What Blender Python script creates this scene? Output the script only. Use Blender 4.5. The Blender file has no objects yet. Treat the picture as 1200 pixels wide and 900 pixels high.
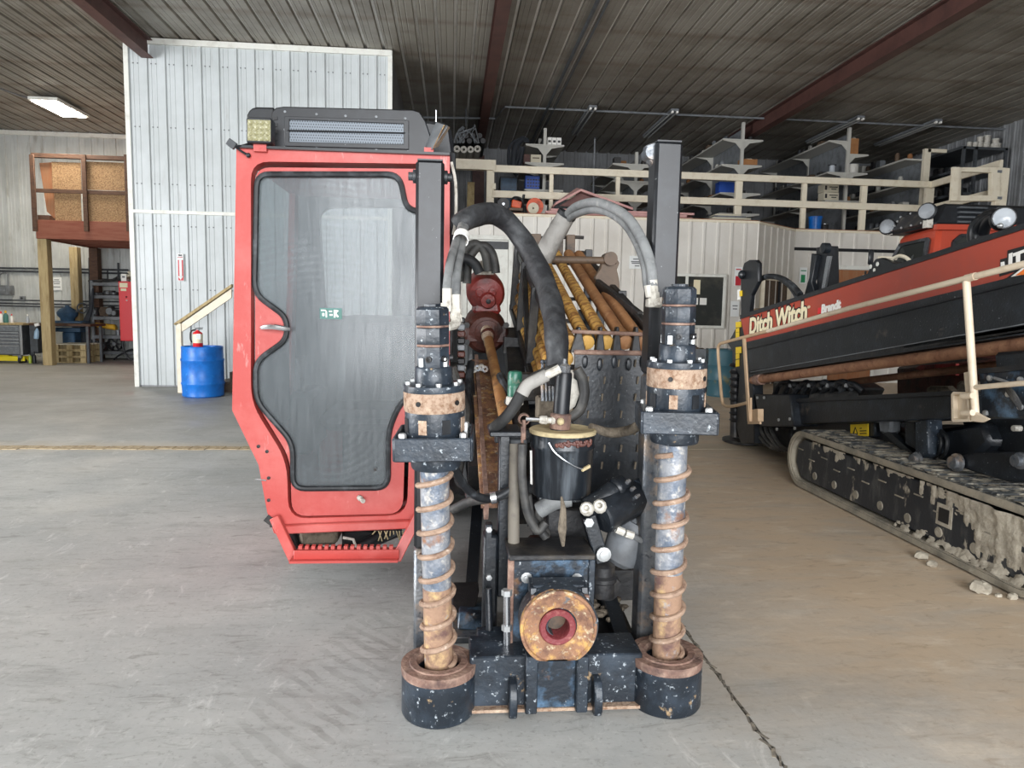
import bpy, bmesh, math, random
from mathutils import Vector, Matrix, Euler

S = bpy.context.scene
COL = S.collection
R = math.radians
random.seed(7)

# ------------------------------------------------------------------ camera
CAM_H, FPX, YAW, PITCH, ROLL = 1.5, 820.0, R(5), R(5.8), R(1.1)
_f0 = Vector((math.sin(YAW), math.cos(YAW), 0))
FW = Vector((_f0.x*math.cos(PITCH), _f0.y*math.cos(PITCH), -math.sin(PITCH)))
RT0 = Vector((math.cos(YAW), -math.sin(YAW), 0))
UP0 = RT0.cross(FW)
RT = RT0*math.cos(ROLL) + UP0*math.sin(ROLL)
UP = UP0*math.cos(ROLL) - RT0*math.sin(ROLL)
cd = bpy.data.cameras.new('camera')
cam = bpy.data.objects.new('camera', cd)
COL.objects.link(cam)
cd.sensor_fit = 'HORIZONTAL'
cd.sensor_width = 36.0
cd.lens = 36.0*FPX/1200.0
cd.clip_start, cd.clip_end = 0.05, 200
cam.matrix_world = Matrix(((RT.x, UP.x, -FW.x, 0), (RT.y, UP.y, -FW.y, 0), (RT.z, UP.z, -FW.z, CAM_H), (0, 0, 0, 1)))
S.camera = cam

def ray(px, py):
    return FW*FPX + RT*(px-600) - UP*(py-450)
def P(px, py, Y):                      # the point of the scene seen at a pixel, at depth Y
    d = ray(px, py)
    return Vector((0, 0, CAM_H)) + d*(Y/d.y)
def PZ(px, py, z=0.0):                 # the same on a level plane
    d = ray(px, py)
    return Vector((0, 0, CAM_H)) + d*((z-CAM_H)/d.z)
def PX(px, py, X):                     # the same on a plane of constant X
    d = ray(px, py)
    return Vector((0, 0, CAM_H)) + d*(X/d.x)

# ------------------------------------------------------------------ sky and daylight through the big doors
w = bpy.data.worlds.new('world')
S.world = w
w.use_nodes = True
bg = w.node_tree.nodes['Background']
bg.inputs[0].default_value = (0.86, 0.93, 1.0, 1)
bg.inputs[1].default_value = 1.0

def area(name, loc, target, sx, sy, watts, col):
    l = bpy.data.lights.new(name, 'AREA')
    l.shape = 'RECTANGLE'
    l.size, l.size_y, l.energy, l.color = sx, sy, watts, col
    o = bpy.data.objects.new(name, l)
    COL.objects.link(o)
    o.location = loc
    o.rotation_euler = (Vector(target)-Vector(loc)).to_track_quat('-Z', 'Z').to_euler()
    return o
area('daylight_front_door', (1.2, -6.3, 2.6), (1.6, 4, 1.6), 7.0, 4.6, 500, (0.97, 0.98, 1.0))
area('daylight_left_door', (-11.5, 3.0, 2.4), (0, 5.5, 1.2), 6.0, 4.4, 640, (0.97, 0.98, 1.0))
S.view_settings.view_transform = 'Standard'
S.view_settings.look = 'None'
S.view_settings.gamma = 1.0
S.view_settings.use_curve_mapping = False
S.view_settings.exposure = 1.45

# ------------------------------------------------------------------ materials
def C(r, g, b):
    f = lambda c: (c/255/12.92) if c <= 10 else (((c/255)+0.055)/1.055)**2.4
    return (f(r), f(g), f(b), 1)

def mat(name, col, rough=0.5, metal=0.0, layers=(), bump=None, emit=0, spec=0.5, coat=0):
    """layers: (colour, noise scale, from, to[, stretch xyz]) mixed over the base by noise in object space."""
    m = bpy.data.materials.new(name)
    m.use_nodes = True
    nt = m.node_tree
    n = nt.nodes
    L = nt.links.new
    b = n['Principled BSDF']
    b.inputs['Roughness'].default_value = rough
    b.inputs['Metallic'].default_value = metal
    b.inputs['Specular IOR Level'].default_value = spec
    if coat:
        b.inputs['Coat Weight'].default_value = coat
        b.inputs['Coat Roughness'].default_value = 0.15
    b.inputs['Base Color'].default_value = col
    geo = n.new('ShaderNodeNewGeometry')
    cur = None
    for ly in layers:
        c2, sc, lo, hi = ly[:4]
        st = ly[4] if len(ly) > 4 else (1, 1, 1)
        mp = n.new('ShaderNodeMapping')
        mp.inputs['Scale'].default_value = st
        mp.inputs['Location'].default_value = (sc*1.7, sc*0.9, sc*2.3)
        L(geo.outputs['Position'], mp.inputs['Vector'])
        nz = n.new('ShaderNodeTexNoise')
        nz.inputs['Scale'].default_value = sc
        nz.inputs['Detail'].default_value = 5
        nz.inputs['Roughness'].default_value = 0.62
        L(mp.outputs[0], nz.inputs['Vector'])
        mr = n.new('ShaderNodeMapRange')
        mr.inputs['From Min'].default_value = lo
        mr.inputs['From Max'].default_value = hi
        L(nz.outputs['Fac'], mr.inputs['Value'])
        mx = n.new('ShaderNodeMix')
        mx.data_type = 'RGBA'
        L(mr.outputs[0], mx.inputs['Factor'])
        if cur is None:
            mx.inputs[6].default_value = col
        else:
            L(cur, mx.inputs[6])
        mx.inputs[7].default_value = c2
        cur = mx.outputs[2]
    if cur is not None:
        L(cur, b.inputs['Base Color'])
    if bump:
        nz = n.new('ShaderNodeTexNoise')
        nz.inputs['Scale'].default_value = bump[0]
        nz.inputs['Detail'].default_value = 4
        L(geo.outputs['Position'], nz.inputs['Vector'])
        bp = n.new('ShaderNodeBump')
        bp.inputs['Strength'].default_value = bump[1]
        bp.inputs['Distance'].default_value = 0.01
        L(nz.outputs['Fac'], bp.inputs['Height'])
        L(bp.outputs[0], b.inputs['Normal'])
    if emit:
        b.inputs['Emission Color'].default_value = col
        b.inputs['Emission Strength'].default_value = emit
    return m

WHITE_SPECK = C(205, 208, 205)
M = {}
M['black'] = mat('black_machine_paint', C(23, 27, 32), 0.38, 0, [(C(42, 48, 55), 9, .5, .75), (C(150, 158, 160), 75, .67, .73), (C(110, 100, 88), 4, .64, .8)], (60, .15))
M['black_worn'] = mat('black_paint_chipped', C(29, 36, 44), 0.4, 0, [(C(54, 64, 75), 7, .45, .7), (C(170, 178, 184), 48, .61, .70), (C(190, 160, 120), 11, .66, .74)], (60, .2))
M['black_blue'] = mat('black_paint_blue_scuffed', C(26, 34, 43), 0.4, 0, [(C(80, 108, 134), 9, .48, .66), (C(190, 196, 200), 30, .66, .72), (C(120, 84, 50), 6, .64, .75)], (50, .2))
M['black_flat'] = mat('black_plastic', C(20, 22, 26), 0.42, 0, [(C(36, 40, 45), 14, .45, .8), (C(150, 154, 156), 60, .70, .75)])
M['dark'] = mat('dark_greasy_steel', C(30, 30, 32), 0.5, 0, [(C(72, 66, 58), 8, .5, .75), (C(14, 14, 15), 5, .5, .7)], (40, .3))
M['grey_steel'] = mat('worn_bare_steel', C(128, 130, 132), 0.38, 0.55, [(C(90, 96, 104), 12, .4, .65), (C(175, 150, 125), 6, .55, .72), (C(60, 66, 74), 34, .58, .7)], (70, .25))
M['auger_steel'] = mat('auger_tube_steel', C(150, 152, 156), 0.5, 0.25, [(C(96, 106, 120), 14, .42, .62), (C(190, 186, 180), 30, .55, .68), (C(140, 100, 72), 9, .56, .68)], (60, .4))
M['auger_rust'] = mat('auger_tube_rust', C(154, 124, 102), 0.8, 0.1, [(C(196, 166, 120), 16, .5, .68), (C(104, 78, 72), 11, .5, .66), (C(150, 152, 158), 20, .6, .7)], (50, .5))
M['flight'] = mat('auger_flight_rust', C(164, 138, 118), 0.75, 0.05, [(C(122, 96, 80), 25, .45, .7), (C(200, 182, 164), 40, .58, .75)], (80, .3))
M['rust'] = mat('brown_rust', C(128, 100, 88), 0.85, 0.05, [(C(164, 138, 122), 22, .45, .7), (C(84, 66, 62), 12, .5, .7)], (70, .5))
M['rust_dust'] = mat('dusty_rust_ring', C(170, 146, 126), 0.9, 0, [(C(128, 98, 76), 45, .45, .65), (C(205, 184, 160), 20, .55, .75)], (120, .6))
M['rust_orange'] = mat('orange_rust_disc', C(150, 112, 86), 0.85, 0.05, [(C(190, 150, 92), 22, .50, .62), (C(112, 82, 68), 13, .47, .62), (C(196, 180, 150), 34, .58, .68), (C(104, 108, 110), 24, .62, .69)], (70, .8))
M['maroon'] = mat('worn_maroon_ring', C(120, 48, 52), 0.6, 0, [(C(150, 90, 84), 30, .55, .7)], (80, .4))
M['rod_yellow'] = None
M['red_cab'] = mat('faded_red_cab_paint', C(180, 70, 64), 0.45, 0, [(C(192, 96, 90), 5, .45, .75), (C(216, 146, 140), 18, .64, .76, (1, 1, .3)), (C(160, 46, 42), 9, .66, .78)], (50, .08))
M['red_gear'] = mat('oily_red_casting', C(138, 48, 43), 0.4, 0, [(C(84, 30, 26), 7, .45, .65), (C(176, 70, 62), 12, .6, .75)], (40, .4))
M['red_gear_dark'] = mat('greasy_brown_casting', C(84, 42, 32), 0.5, 0, [(C(44, 26, 22), 8, .45, .65), (C(116, 66, 50), 14, .6, .75)], (40, .5))
M['red_panel'] = mat('orange_red_panel_paint', C(170, 66, 46), 0.35, 0, [(C(158, 66, 50), 4, .45, .7), (C(188, 96, 74), 22, .66, .76)])
M['red_tool'] = mat('bright_red_enamel', C(222, 40, 48), 0.35)
M['hose'] = mat('dusty_rubber_hose', C(46, 46, 46), 0.6, 0, [(C(86, 84, 80), 9, .45, .7)], (80, .15))
M['hose_grey'] = mat('grey_hydraulic_hose', C(126, 128, 128), 0.6, 0, [(C(96, 98, 100), 12, .45, .7), (C(160, 160, 156), 20, .6, .75)], (90, .15))
M['sleeve'] = mat('black_woven_sleeve', C(33, 34, 37), 0.62, 0, [(C(68, 70, 72), 7, .48, .72), (C(26, 26, 28), 11, .5, .7)], (28, .7))
M['sleeve_grey'] = mat('grey_dusty_sleeve', C(150, 147, 142), 0.7, 0, [(C(104, 102, 98), 8, .45, .7), (C(70, 68, 66), 15, .62, .75)], (24, .6))
M['fitting'] = mat('white_dusty_fitting', C(196, 192, 182), 0.6, 0.1, [(C(140, 132, 120), 30, .5, .7)], (80, .3))
M['chrome'] = mat('bright_steel', C(205, 208, 212), 0.22, 0.9)
M['bolt'] = mat('zinc_bolt', C(178, 180, 180), 0.4, 0.6)
M['rubber'] = mat('black_rubber_gasket', C(28, 30, 33), 0.5, 0, [(C(78, 82, 86), 10, .5, .7)])
M['green_lens'] = mat('dusty_green_lens', C(36, 92, 74), 0.35, 0, [(C(78, 128, 108), 14, .5, .7), (C(120, 126, 110), 30, .64, .74)])
M['tan_rail'] = mat('tan_enamel_rail', C(222, 206, 182), 0.4, 0, [(C(206, 186, 160), 8, .5, .75)])
M['tan_far'] = mat('tan_enamel_dusty', C(192, 164, 132), 0.5, 0, [(C(170, 140, 108), 8, .5, .75)])
M['mud'] = mat('dried_grey_mud', C(172, 164, 148), 0.95, 0, [(C(140, 132, 118), 12, .45, .7), (C(196, 190, 176), 30, .6, .75)], (45, .8))
M['track'] = mat('muddy_track_rubber', C(64, 66, 66), 0.7, 0, [(C(150, 144, 130), 9, .48, .6), (C(34, 38, 42), 22, .55, .7)], (50, .7))
M['track_band'] = mat('dusty_track_band', C(150, 142, 126), 0.85, 0, [(C(112, 108, 98), 6, .45, .7), (C(172, 166, 152), 20, .6, .75)], (60, .3))
M['track_frame'] = mat('track_frame_black', C(34, 38, 44), 0.42, 0, [(C(74, 76, 76), 11, .52, .7, (1, 1, .35)), (C(166, 158, 142), 8, .61, .66, (1, 1, .4))], (40, .15))
M['rust_pipe'] = mat('rusty_pipe', C(138, 98, 74), 0.7, 0.1, [(C(166, 124, 94), 10, .45, .7), (C(100, 60, 42), 16, .55, .72)], (60, .25))
M['yellow_decal'] = mat('yellow_decal', C(236, 200, 40), 0.45)
M['black_ink'] = mat('black_ink', C(24, 24, 26), 0.5)
M['white_ink'] = mat('white_vinyl', C(240, 238, 232), 0.45)
M['cream_ink'] = mat('cream_blind_patch', C(238, 226, 190), 0.45)
M['red_ink'] = mat('red_vinyl', C(190, 40, 52), 0.45)
M['orange_ink'] = mat('orange_vinyl', C(244, 124, 40), 0.45)
M['green_ink'] = mat('green_vinyl', C(40, 140, 90), 0.45)
M['teal_ink'] = mat('teal_vinyl', C(60, 112, 104), 0.45)
M['paper'] = mat('white_paper', C(232, 234, 232), 0.8)
M['grey_ink'] = mat('grey_ink', C(120, 122, 124), 0.8)
M['cream'] = mat('cream_painted_timber', C(232, 222, 200), 0.55, 0, [(C(214, 200, 174), 6, .5, .75)])
M['white_trim'] = mat('white_painted_timber', C(228, 228, 220), 0.55, 0, [(C(205, 202, 192), 6, .5, .75)])
M['wall_white'] = mat('white_ribbed_steel', C(198, 203, 204), 0.42, 0, [(C(184, 189, 189), 1.2, .4, .7), (C(168, 170, 168), 3, .62, .8, (2, 2, .3))])
M['wall_back'] = mat('aged_white_ribbed_steel', C(200, 203, 201), 0.5, 0, [(C(176, 178, 174), 1.1, .4, .65, (1, 1, .6)), (C(140, 134, 124), 2.2, .58, .8, (2, 2, .35))])
M['wall_office'] = mat('warm_white_ribbed_steel', C(222, 218, 210), 0.45, 0, [(C(206, 200, 190), 1.1, .4, .7)])
M['wall_dark'] = mat('grey_ribbed_steel', C(140, 142, 144), 0.5, 0, [(C(112, 112, 112), 1.5, .4, .7)])
M['beam'] = mat('oxide_red_beam', C(88, 58, 52), 0.6, 0, [(C(70, 46, 42), 4, .45, .7)])
M['timber'] = mat('yellow_timber', C(178, 158, 116), 0.75, 0, [(C(150, 128, 88), 5, .45, .65, (4, 4, .35)), (C(196, 180, 142), 14, .55, .7, (4, 4, .3))], (30, .2))
M['timber_brown'] = mat('brown_stained_timber', C(90, 64, 48), 0.75, 0, [(C(66, 46, 36), 6, .45, .7, (1, 4, 4))], (30, .2))
M['timber_red'] = mat('red_brown_beam', C(136, 82, 62), 0.7, 0, [(C(124, 62, 44), 5, .45, .7, (.4, 3, 3))], (30, .2))
M['osb'] = mat('strand_board', C(160, 128, 92), 0.8, 0, [(C(118, 88, 58), 26, .45, .6, (1, 1, 2.2)), (C(192, 166, 126), 30, .56, .68, (2, 1, 1))], (40, .3))
M['plywood'] = mat('orange_plywood', C(152, 108, 76), 0.75, 0, [(C(150, 92, 54), 4, .45, .7, (4, 1, .5))])
M['drum_blue'] = mat('blue_plastic_drum', C(24, 116, 208), 0.38, 0, [(C(16, 92, 176), 5, .45, .7), (C(70, 150, 220), 16, .62, .75)])
M['drum_teal'] = mat('teal_steel_drum', C(52, 92, 104), 0.45, 0, [(C(120, 112, 70), 5, .56, .7)])
M['steel_grey'] = mat('grey_enamel', C(122, 126, 130), 0.45, 0, [(C(96, 98, 100), 7, .45, .7)])
M['steel_dark'] = mat('dark_grey_enamel', C(74, 78, 82), 0.5, 0, [(C(52, 54, 56), 7, .45, .7)])
M['blue_machine'] = mat('blue_grey_machine_paint', C(58, 88, 116), 0.45, 0, [(C(42, 60, 78), 6, .45, .7)])
M['yellow'] = mat('bright_yellow_paint', C(240, 220, 40), 0.4)
M['amber'] = mat('amber_yellow', C(228, 178, 48), 0.5)
M['chest'] = mat('grey_drawer_front', C(120, 124, 128), 0.35, 0.3, [(C(150, 154, 158), 12, .5, .7)])
M['shelf_white'] = mat('white_shelf_steel', C(188, 186, 178), 0.5)
M['carton'] = mat('cardboard', C(160, 112, 70), 0.85, 0, [(C(138, 92, 56), 6, .45, .7)])
M['carton_pale'] = mat('pale_carton', C(206, 198, 176), 0.85)
M['clutter_dark'] = mat('dark_hardware', C(46, 46, 48), 0.5, 0, [(C(80, 76, 70), 14, .5, .7)])
M['clutter_brown'] = mat('brown_hardware', C(96, 78, 62), 0.6, 0, [(C(62, 54, 46), 14, .5, .7)])
M['blue_bin'] = mat('blue_plastic', C(36, 78, 168), 0.4)
M['pink_foam'] = mat('pink_foam_board', C(206, 160, 154), 0.85, 0, [(C(190, 140, 138), 4, .45, .7)])
M['pink_face'] = mat('brown_foam_face', C(116, 84, 80), 0.85, 0, [(C(98, 70, 68), 5, .45, .7)])
M['orange_tool'] = mat('orange_plastic', C(204, 84, 44), 0.45, 0, [(C(150, 66, 40), 8, .5, .7)])
M['glass_dark'] = mat('dark_window_glass', C(52, 54, 52), 0.08, 0, [(C(84, 82, 74), 1.5, .5, .7)])
M['mesh_grille'] = mat('perforated_grille', C(112, 120, 128), 0.5, 0.2)
M['amber_lens'] = mat('pale_yellow_led_lens', C(142, 138, 104), 0.25, 0, [(C(176, 172, 140), 60, .5, .65)])
M['lens_brown'] = mat('brown_led_lens', C(124, 92, 60), 0.3, 0, [(C(190, 160, 110), 60, .52, .66)])
M['lens_clear'] = mat('clear_lamp_lens', C(186, 192, 198), 0.15)
M['bucket'] = mat('black_bucket_plastic', C(28, 32, 37), 0.32, 0, [(C(86, 92, 98), 6, .5, .72, (3, 3, .3)), (C(150, 146, 136), 34, .66, .74)])
M['lid_tan'] = mat('dusty_tan_lid', C(186, 170, 132), 0.8, 0, [(C(130, 116, 88), 14, .5, .7)], (60, .4))
M['debris'] = mat('caked_dirt', C(116, 106, 92), 0.95, 0, [(C(78, 70, 60), 20, .45, .65)], (60, .8))
M['vinyl_seat'] = mat('grey_seat_vinyl', C(70, 72, 76), 0.6)
M['lit_panel'] = mat('lit_lamp_panel', (1, .93, .80, 1), 0.5, emit=14)
M['tube_dim'] = mat('unlit_tube', C(150, 150, 148), 0.3)
M['rope'] = mat('dark_cord', C(46, 50, 56), 0.7)

def wave_mat(name, base, line, scale, lo, hi, rough=.6, metal=.1, dist=3.0, layers=((C(120, 78, 44), 9, .5, .68),)):
    m = mat(name, base, rough, metal, layers, (70, .25))
    nt = m.node_tree
    b = nt.nodes['Principled BSDF']
    src = b.inputs['Base Color'].links[0].from_socket
    tc = nt.nodes.new('ShaderNodeTexCoord')
    wv = nt.nodes.new('ShaderNodeTexWave')
    wv.bands_direction = 'Y'
    wv.inputs['Scale'].default_value = scale
    wv.inputs['Distortion'].default_value = dist
    wv.inputs['Detail'].default_value = 3
    wv.inputs['Detail Scale'].default_value = 4
    nt.links.new(tc.outputs['Object'], wv.inputs['Vector'])
    mr = nt.nodes.new('ShaderNodeMapRange')
    mr.inputs['From Min'].default_value = lo
    mr.inputs['From Max'].default_value = hi
    nt.links.new(wv.outputs['Fac'], mr.inputs['Value'])
    mx = nt.nodes.new('ShaderNodeMix')
    mx.data_type = 'RGBA'
    nt.links.new(mr.outputs[0], mx.inputs['Factor'])
    nt.links.new(src, mx.inputs[6])
    mx.inputs[7].default_value = line
    nt.links.new(mx.outputs[2], b.inputs['Base Color'])
    return m
M['rod_yellow'] = wave_mat('yellow_drill_rod', C(204, 160, 84), C(138, 92, 46), 5, .6, .95, dist=7.0)
M['rod_brown'] = mat('brown_drill_rod', C(160, 114, 74), .55, .1, [(C(128, 84, 54), 7, .45, .7), (C(190, 150, 112), 16, .55, .75)], (70, .2))

def glass_mat(name, tint, haze, lo, hi, rough, sweep=None):
    m = bpy.data.materials.new(name)
    m.use_nodes = True
    nt = m.node_tree
    n = nt.nodes
    L = nt.links.new
    out = n['Material Output']
    b = n['Principled BSDF']
    b.inputs['Base Color'].default_value = haze
    b.inputs['Roughness'].default_value = rough
    tr = n.new('ShaderNodeBsdfTransparent')
    tr.inputs[0].default_value = tint
    geo = n.new('ShaderNodeNewGeometry')
    mp = n.new('ShaderNodeMapping')
    mp.inputs['Scale'].default_value = (14, 1, 1.6)
    nz = n.new('ShaderNodeTexNoise')
    nz.inputs['Scale'].default_value = 3.0
    nz.inputs['Detail'].default_value = 6
    nz.inputs['Roughness'].default_value = 0.7
    L(geo.outputs['Position'], mp.inputs[0])
    L(mp.outputs[0], nz.inputs['Vector'])
    mr = n.new('ShaderNodeMapRange')
    mr.inputs['From Min'].default_value = .25
    mr.inputs['From Max'].default_value = .75
    mr.inputs['To Min'].default_value = lo
    mr.inputs['To Max'].default_value = hi
    L(nz.outputs['Fac'], mr.inputs['Value'])
    fac = mr.outputs[0]
    if sweep:                                           # arcs rubbed into the pane round a centre
        mp2 = n.new('ShaderNodeMapping')
        mp2.inputs['Location'].default_value = (-sweep[0], -sweep[1], -sweep[2])
        L(geo.outputs['Position'], mp2.inputs[0])
        wv = n.new('ShaderNodeTexWave')
        wv.wave_type = 'RINGS'
        wv.rings_direction = 'Y'
        wv.inputs['Scale'].default_value = 9
        wv.inputs['Distortion'].default_value = 3
        wv.inputs['Detail'].default_value = 4
        L(mp2.outputs[0], wv.inputs['Vector'])
        n2 = n.new('ShaderNodeTexNoise')
        n2.inputs['Scale'].default_value = 2.4
        n2.inputs['Detail'].default_value = 3
        L(geo.outputs['Position'], n2.inputs['Vector'])
        m2 = n.new('ShaderNodeMapRange')
        m2.inputs['From Min'].default_value = .42
        m2.inputs['From Max'].default_value = .68
        m2.inputs['To Max'].default_value = .11
        L(n2.outputs['Fac'], m2.inputs['Value'])
        ml = n.new('ShaderNodeMath')
        ml.operation = 'MULTIPLY_ADD'
        L(wv.outputs['Fac'], ml.inputs[0])
        L(m2.outputs[0], ml.inputs[1])
        L(mr.outputs[0], ml.inputs[2])
        fac = ml.outputs[0]
    mx = n.new('ShaderNodeMixShader')
    L(fac, mx.inputs[0])
    L(tr.outputs[0], mx.inputs[1])
    L(b.outputs[0], mx.inputs[2])
    L(mx.outputs[0], out.inputs[0])
    return m
M['cab_glass'] = glass_mat('scratched_acrylic', (.80, .84, .85, 1), C(116, 121, 124), .28, .60, .16, sweep=(-.62, 3.6, .95))
M['window_glass'] = glass_mat('clear_glass', (.9, .93, .93, 1), C(120, 130, 136), .12, .2, .05)

# ------------------------------------------------------------------ mesh helpers
ORG = {}
def V(p): return p if isinstance(p, Vector) else Vector(p)
def frame(d, up=(0, 0, 1)):
    d = d.normalized()
    up = Vector(up)
    if abs(d.dot(up)) > 0.98: up = Vector((0, 1, 0)) if abs(d.y) < .9 else Vector((1, 0, 0))
    x = d.cross(up).normalized()
    return x, x.cross(d).normalized()
def spline(pts, k=6):
    pts = [V(p) for p in pts]
    if k <= 1 or len(pts) < 3: return pts
    out = []
    q = [pts[0]*2-pts[1]] + pts + [pts[-1]*2-pts[-2]]
    for i in range(1, len(q)-2):
        for j in range(k):
            t = j/k
            a, b, c, d = q[i-1], q[i], q[i+1], q[i+2]
            out.append(0.5*((2*b)+(c-a)*t+(2*a-5*b+4*c-d)*t*t+(3*b-a-3*c+d)*t**3))
    return out+[pts[-1]]

class MB:
    def __init__(s): s.v, s.f = [], []
    def add(s, vs, fs):
        o = len(s.v)
        s.v += [V(v) for v in vs]
        s.f += [tuple(i+o for i in f) for f in fs]
        return s
    def hexa(s, p):
        return s.add(p, [(0, 3, 2, 1), (4, 5, 6, 7), (0, 1, 5, 4), (1, 2, 6, 5), (2, 3, 7, 6), (3, 0, 4, 7)])
    def box(s, c, sz, rot=None):
        c = V(c)
        h = Vector(sz)*.5
        p = [Vector((x*h.x, y*h.y, z*h.z)) for z in (-1, 1) for x, y in ((-1, -1), (1, -1), (1, 1), (-1, 1))]
        if rot is not None:
            m = Euler(rot).to_matrix()
            p = [m @ q for q in p]
        return s.hexa([c+q for q in p])
    def bb(s, lo, hi):
        lo, hi = V(lo), V(hi)
        return s.box((lo+hi)/2, hi-lo)
    def bar(s, a, b, wd, ht, up=(0, 0, 1)):
        a, b = V(a), V(b)
        x, z = frame(b-a, up)
        x, z = x*wd/2, z*ht/2
        return s.hexa([a-x-z, a+x-z, a+x+z, a-x+z, b-x-z, b+x-z, b+x+z, b-x+z])
    def tube(s, pts, r, n=8, k=1, caps=True):
        pts = spline(pts, k)
        m = len(pts)
        rs = r if isinstance(r, (list, tuple)) else [r]*m
        if len(rs) != m:
            rs = [rs[min(len(rs)-2, int(i/(m-1)*(len(rs)-1)))]*(1-((i/(m-1)*(len(rs)-1)) - min(len(rs)-2, int(i/(m-1)*(len(rs)-1))))) + rs[min(len(rs)-2, int(i/(m-1)*(len(rs)-1)))+1]*((i/(m-1)*(len(rs)-1)) - min(len(rs)-2, int(i/(m-1)*(len(rs)-1)))) for i in range(m)]
        vs, fs = [], []
        x = None
        for i in range(m):
            d = (pts[min(i+1, m-1)]-pts[max(i-1, 0)])
            if d.length < 1e-9: d = Vector((0, 0, 1))
            d.normalize()
            if x is None: x, z = frame(d)
            else:
                x = (x-d*x.dot(d))
                if x.length < 1e-6: x, z = frame(d)
                x.normalize()
                z = x.cross(d)
            for j in range(n):
                a = 2*math.pi*j/n
                vs.append(pts[i]+x*math.cos(a)*rs[i]+z*math.sin(a)*rs[i])
        for i in range(m-1):
            for j in range(n):
                fs.append((i*n+j, i*n+(j+1) % n, (i+1)*n+(j+1) % n, (i+1)*n+j))
        if caps:
            fs.append(tuple(range(n-1, -1, -1)))
            fs.append(tuple(range((m-1)*n, m*n)))
        return s.add(vs, fs)
    def cyl(s, a, b, r0, r1=None, n=16):
        return s.tube([a, b], [r0, r0 if r1 is None else r1], n)
    def lathe(s, o, ax, prof, n=24, phase=0.0):
        o = V(o)
        ax = V(ax).normalized()
        x, z = frame(ax)
        vs, fs = [], []
        for r, h in prof:
            for j in range(n):
                a = 2*math.pi*j/n+phase
                vs.append(o+ax*h+(x*math.cos(a)+z*math.sin(a))*max(r, 1e-4))
        for i in range(len(prof)-1):
            for j in range(n):
                fs.append((i*n+j, i*n+(j+1) % n, (i+1)*n+(j+1) % n, (i+1)*n+j))
        if prof[0] != prof[-1]:
            fs.append(tuple(range(n-1, -1, -1)))
            fs.append(tuple(range((len(prof)-1)*n, len(prof)*n)))
        else:
            k = (len(prof)-1)*n
            fs = [tuple(i-k if i >= k else i for i in f) for f in fs]
        return s.add(vs, fs)
    def prism(s, pts, vec):
        pts = [V(p) for p in pts]
        vec = V(vec)
        n = len(pts)
        return s.add(pts+[p+vec for p in pts], [tuple(range(n-1, -1, -1)), tuple(range(n, 2*n))]+[(i, (i+1) % n, n+(i+1) % n, n+i) for i in range(n)])
    def ring(s, outer, inner, vec):
        """a plate with a hole: two closed loops of equal length, extruded"""
        n = len(outer)
        vec = V(vec)
        vs = [V(p) for p in outer]+[V(p) for p in inner]
        vs += [p+vec for p in vs]
        fs = []
        for i in range(n):
            j = (i+1) % n
            fs += [(i, j, n+j, n+i), (2*n+i, 3*n+i, 3*n+j, 2*n+j), (i, 2*n+i, 2*n+j, j), (n+i, n+j, 3*n+j, 3*n+i)]
        return s.add(vs, fs)
    def ball(s, c, r, n=10, m=6):
        c = V(c)
        r = (r, r, r) if not hasattr(r, '__len__') else r
        vs, fs = [], []
        for i in range(m+1):
            t = math.pi*i/m
            for j in range(n):
                a = 2*math.pi*j/n
                vs.append(c+Vector((r[0]*max(math.sin(t), .01)*math.cos(a), r[1]*max(math.sin(t), .01)*math.sin(a), r[2]*math.cos(t))))
        for i in range(m):
            for j in range(n):
                fs.append((i*n+j, (i+1)*n+j, (i+1)*n+(j+1) % n, i*n+(j+1) % n))
        return s.add(vs, fs)
    def build(s, name, m, parent=None, bevel=0.0, label=None, org=None, smooth=True, ang=38, kind=None):
        me = bpy.data.meshes.new(name)
        if parent is not None: o0 = ORG[parent]
        elif org is not None: o0 = V(org)
        else:
            xs = [p.x for p in s.v]; ys = [p.y for p in s.v]; zs = [p.z for p in s.v]
            o0 = Vector(((min(xs)+max(xs))/2, (min(ys)+max(ys))/2, min(zs)))
        bm = bmesh.new()
        bv = [bm.verts.new(p-o0) for p in s.v]
        for f in s.f:
            try: bm.faces.new([bv[i] for i in f])
            except ValueError: pass
        bmesh.ops.recalc_face_normals(bm, faces=bm.faces)
        if bevel > 0:
            ed = [e for e in bm.edges if len(e.link_faces) == 2 and e.calc_face_angle(0) > R(40)]
            bmesh.ops.bevel(bm, geom=ed, offset=bevel, segments=1, affect='EDGES', clamp_overlap=True)
        bm.to_mesh(me)
        bm.free()
        if smooth:
            me.polygons.foreach_set('use_smooth', [True]*len(me.polygons))
            me.set_sharp_from_angle(angle=R(ang))
        me.materials.append(M[m] if isinstance(m, str) else m)
        o = bpy.data.objects.new(name, me)
        COL.objects.link(o)
        if parent is not None: o.parent = parent
        else: o.location = o0
        ORG[o] = o0
        if label: o['label'] = label
        if kind: o['kind'] = kind
        return o

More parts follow.
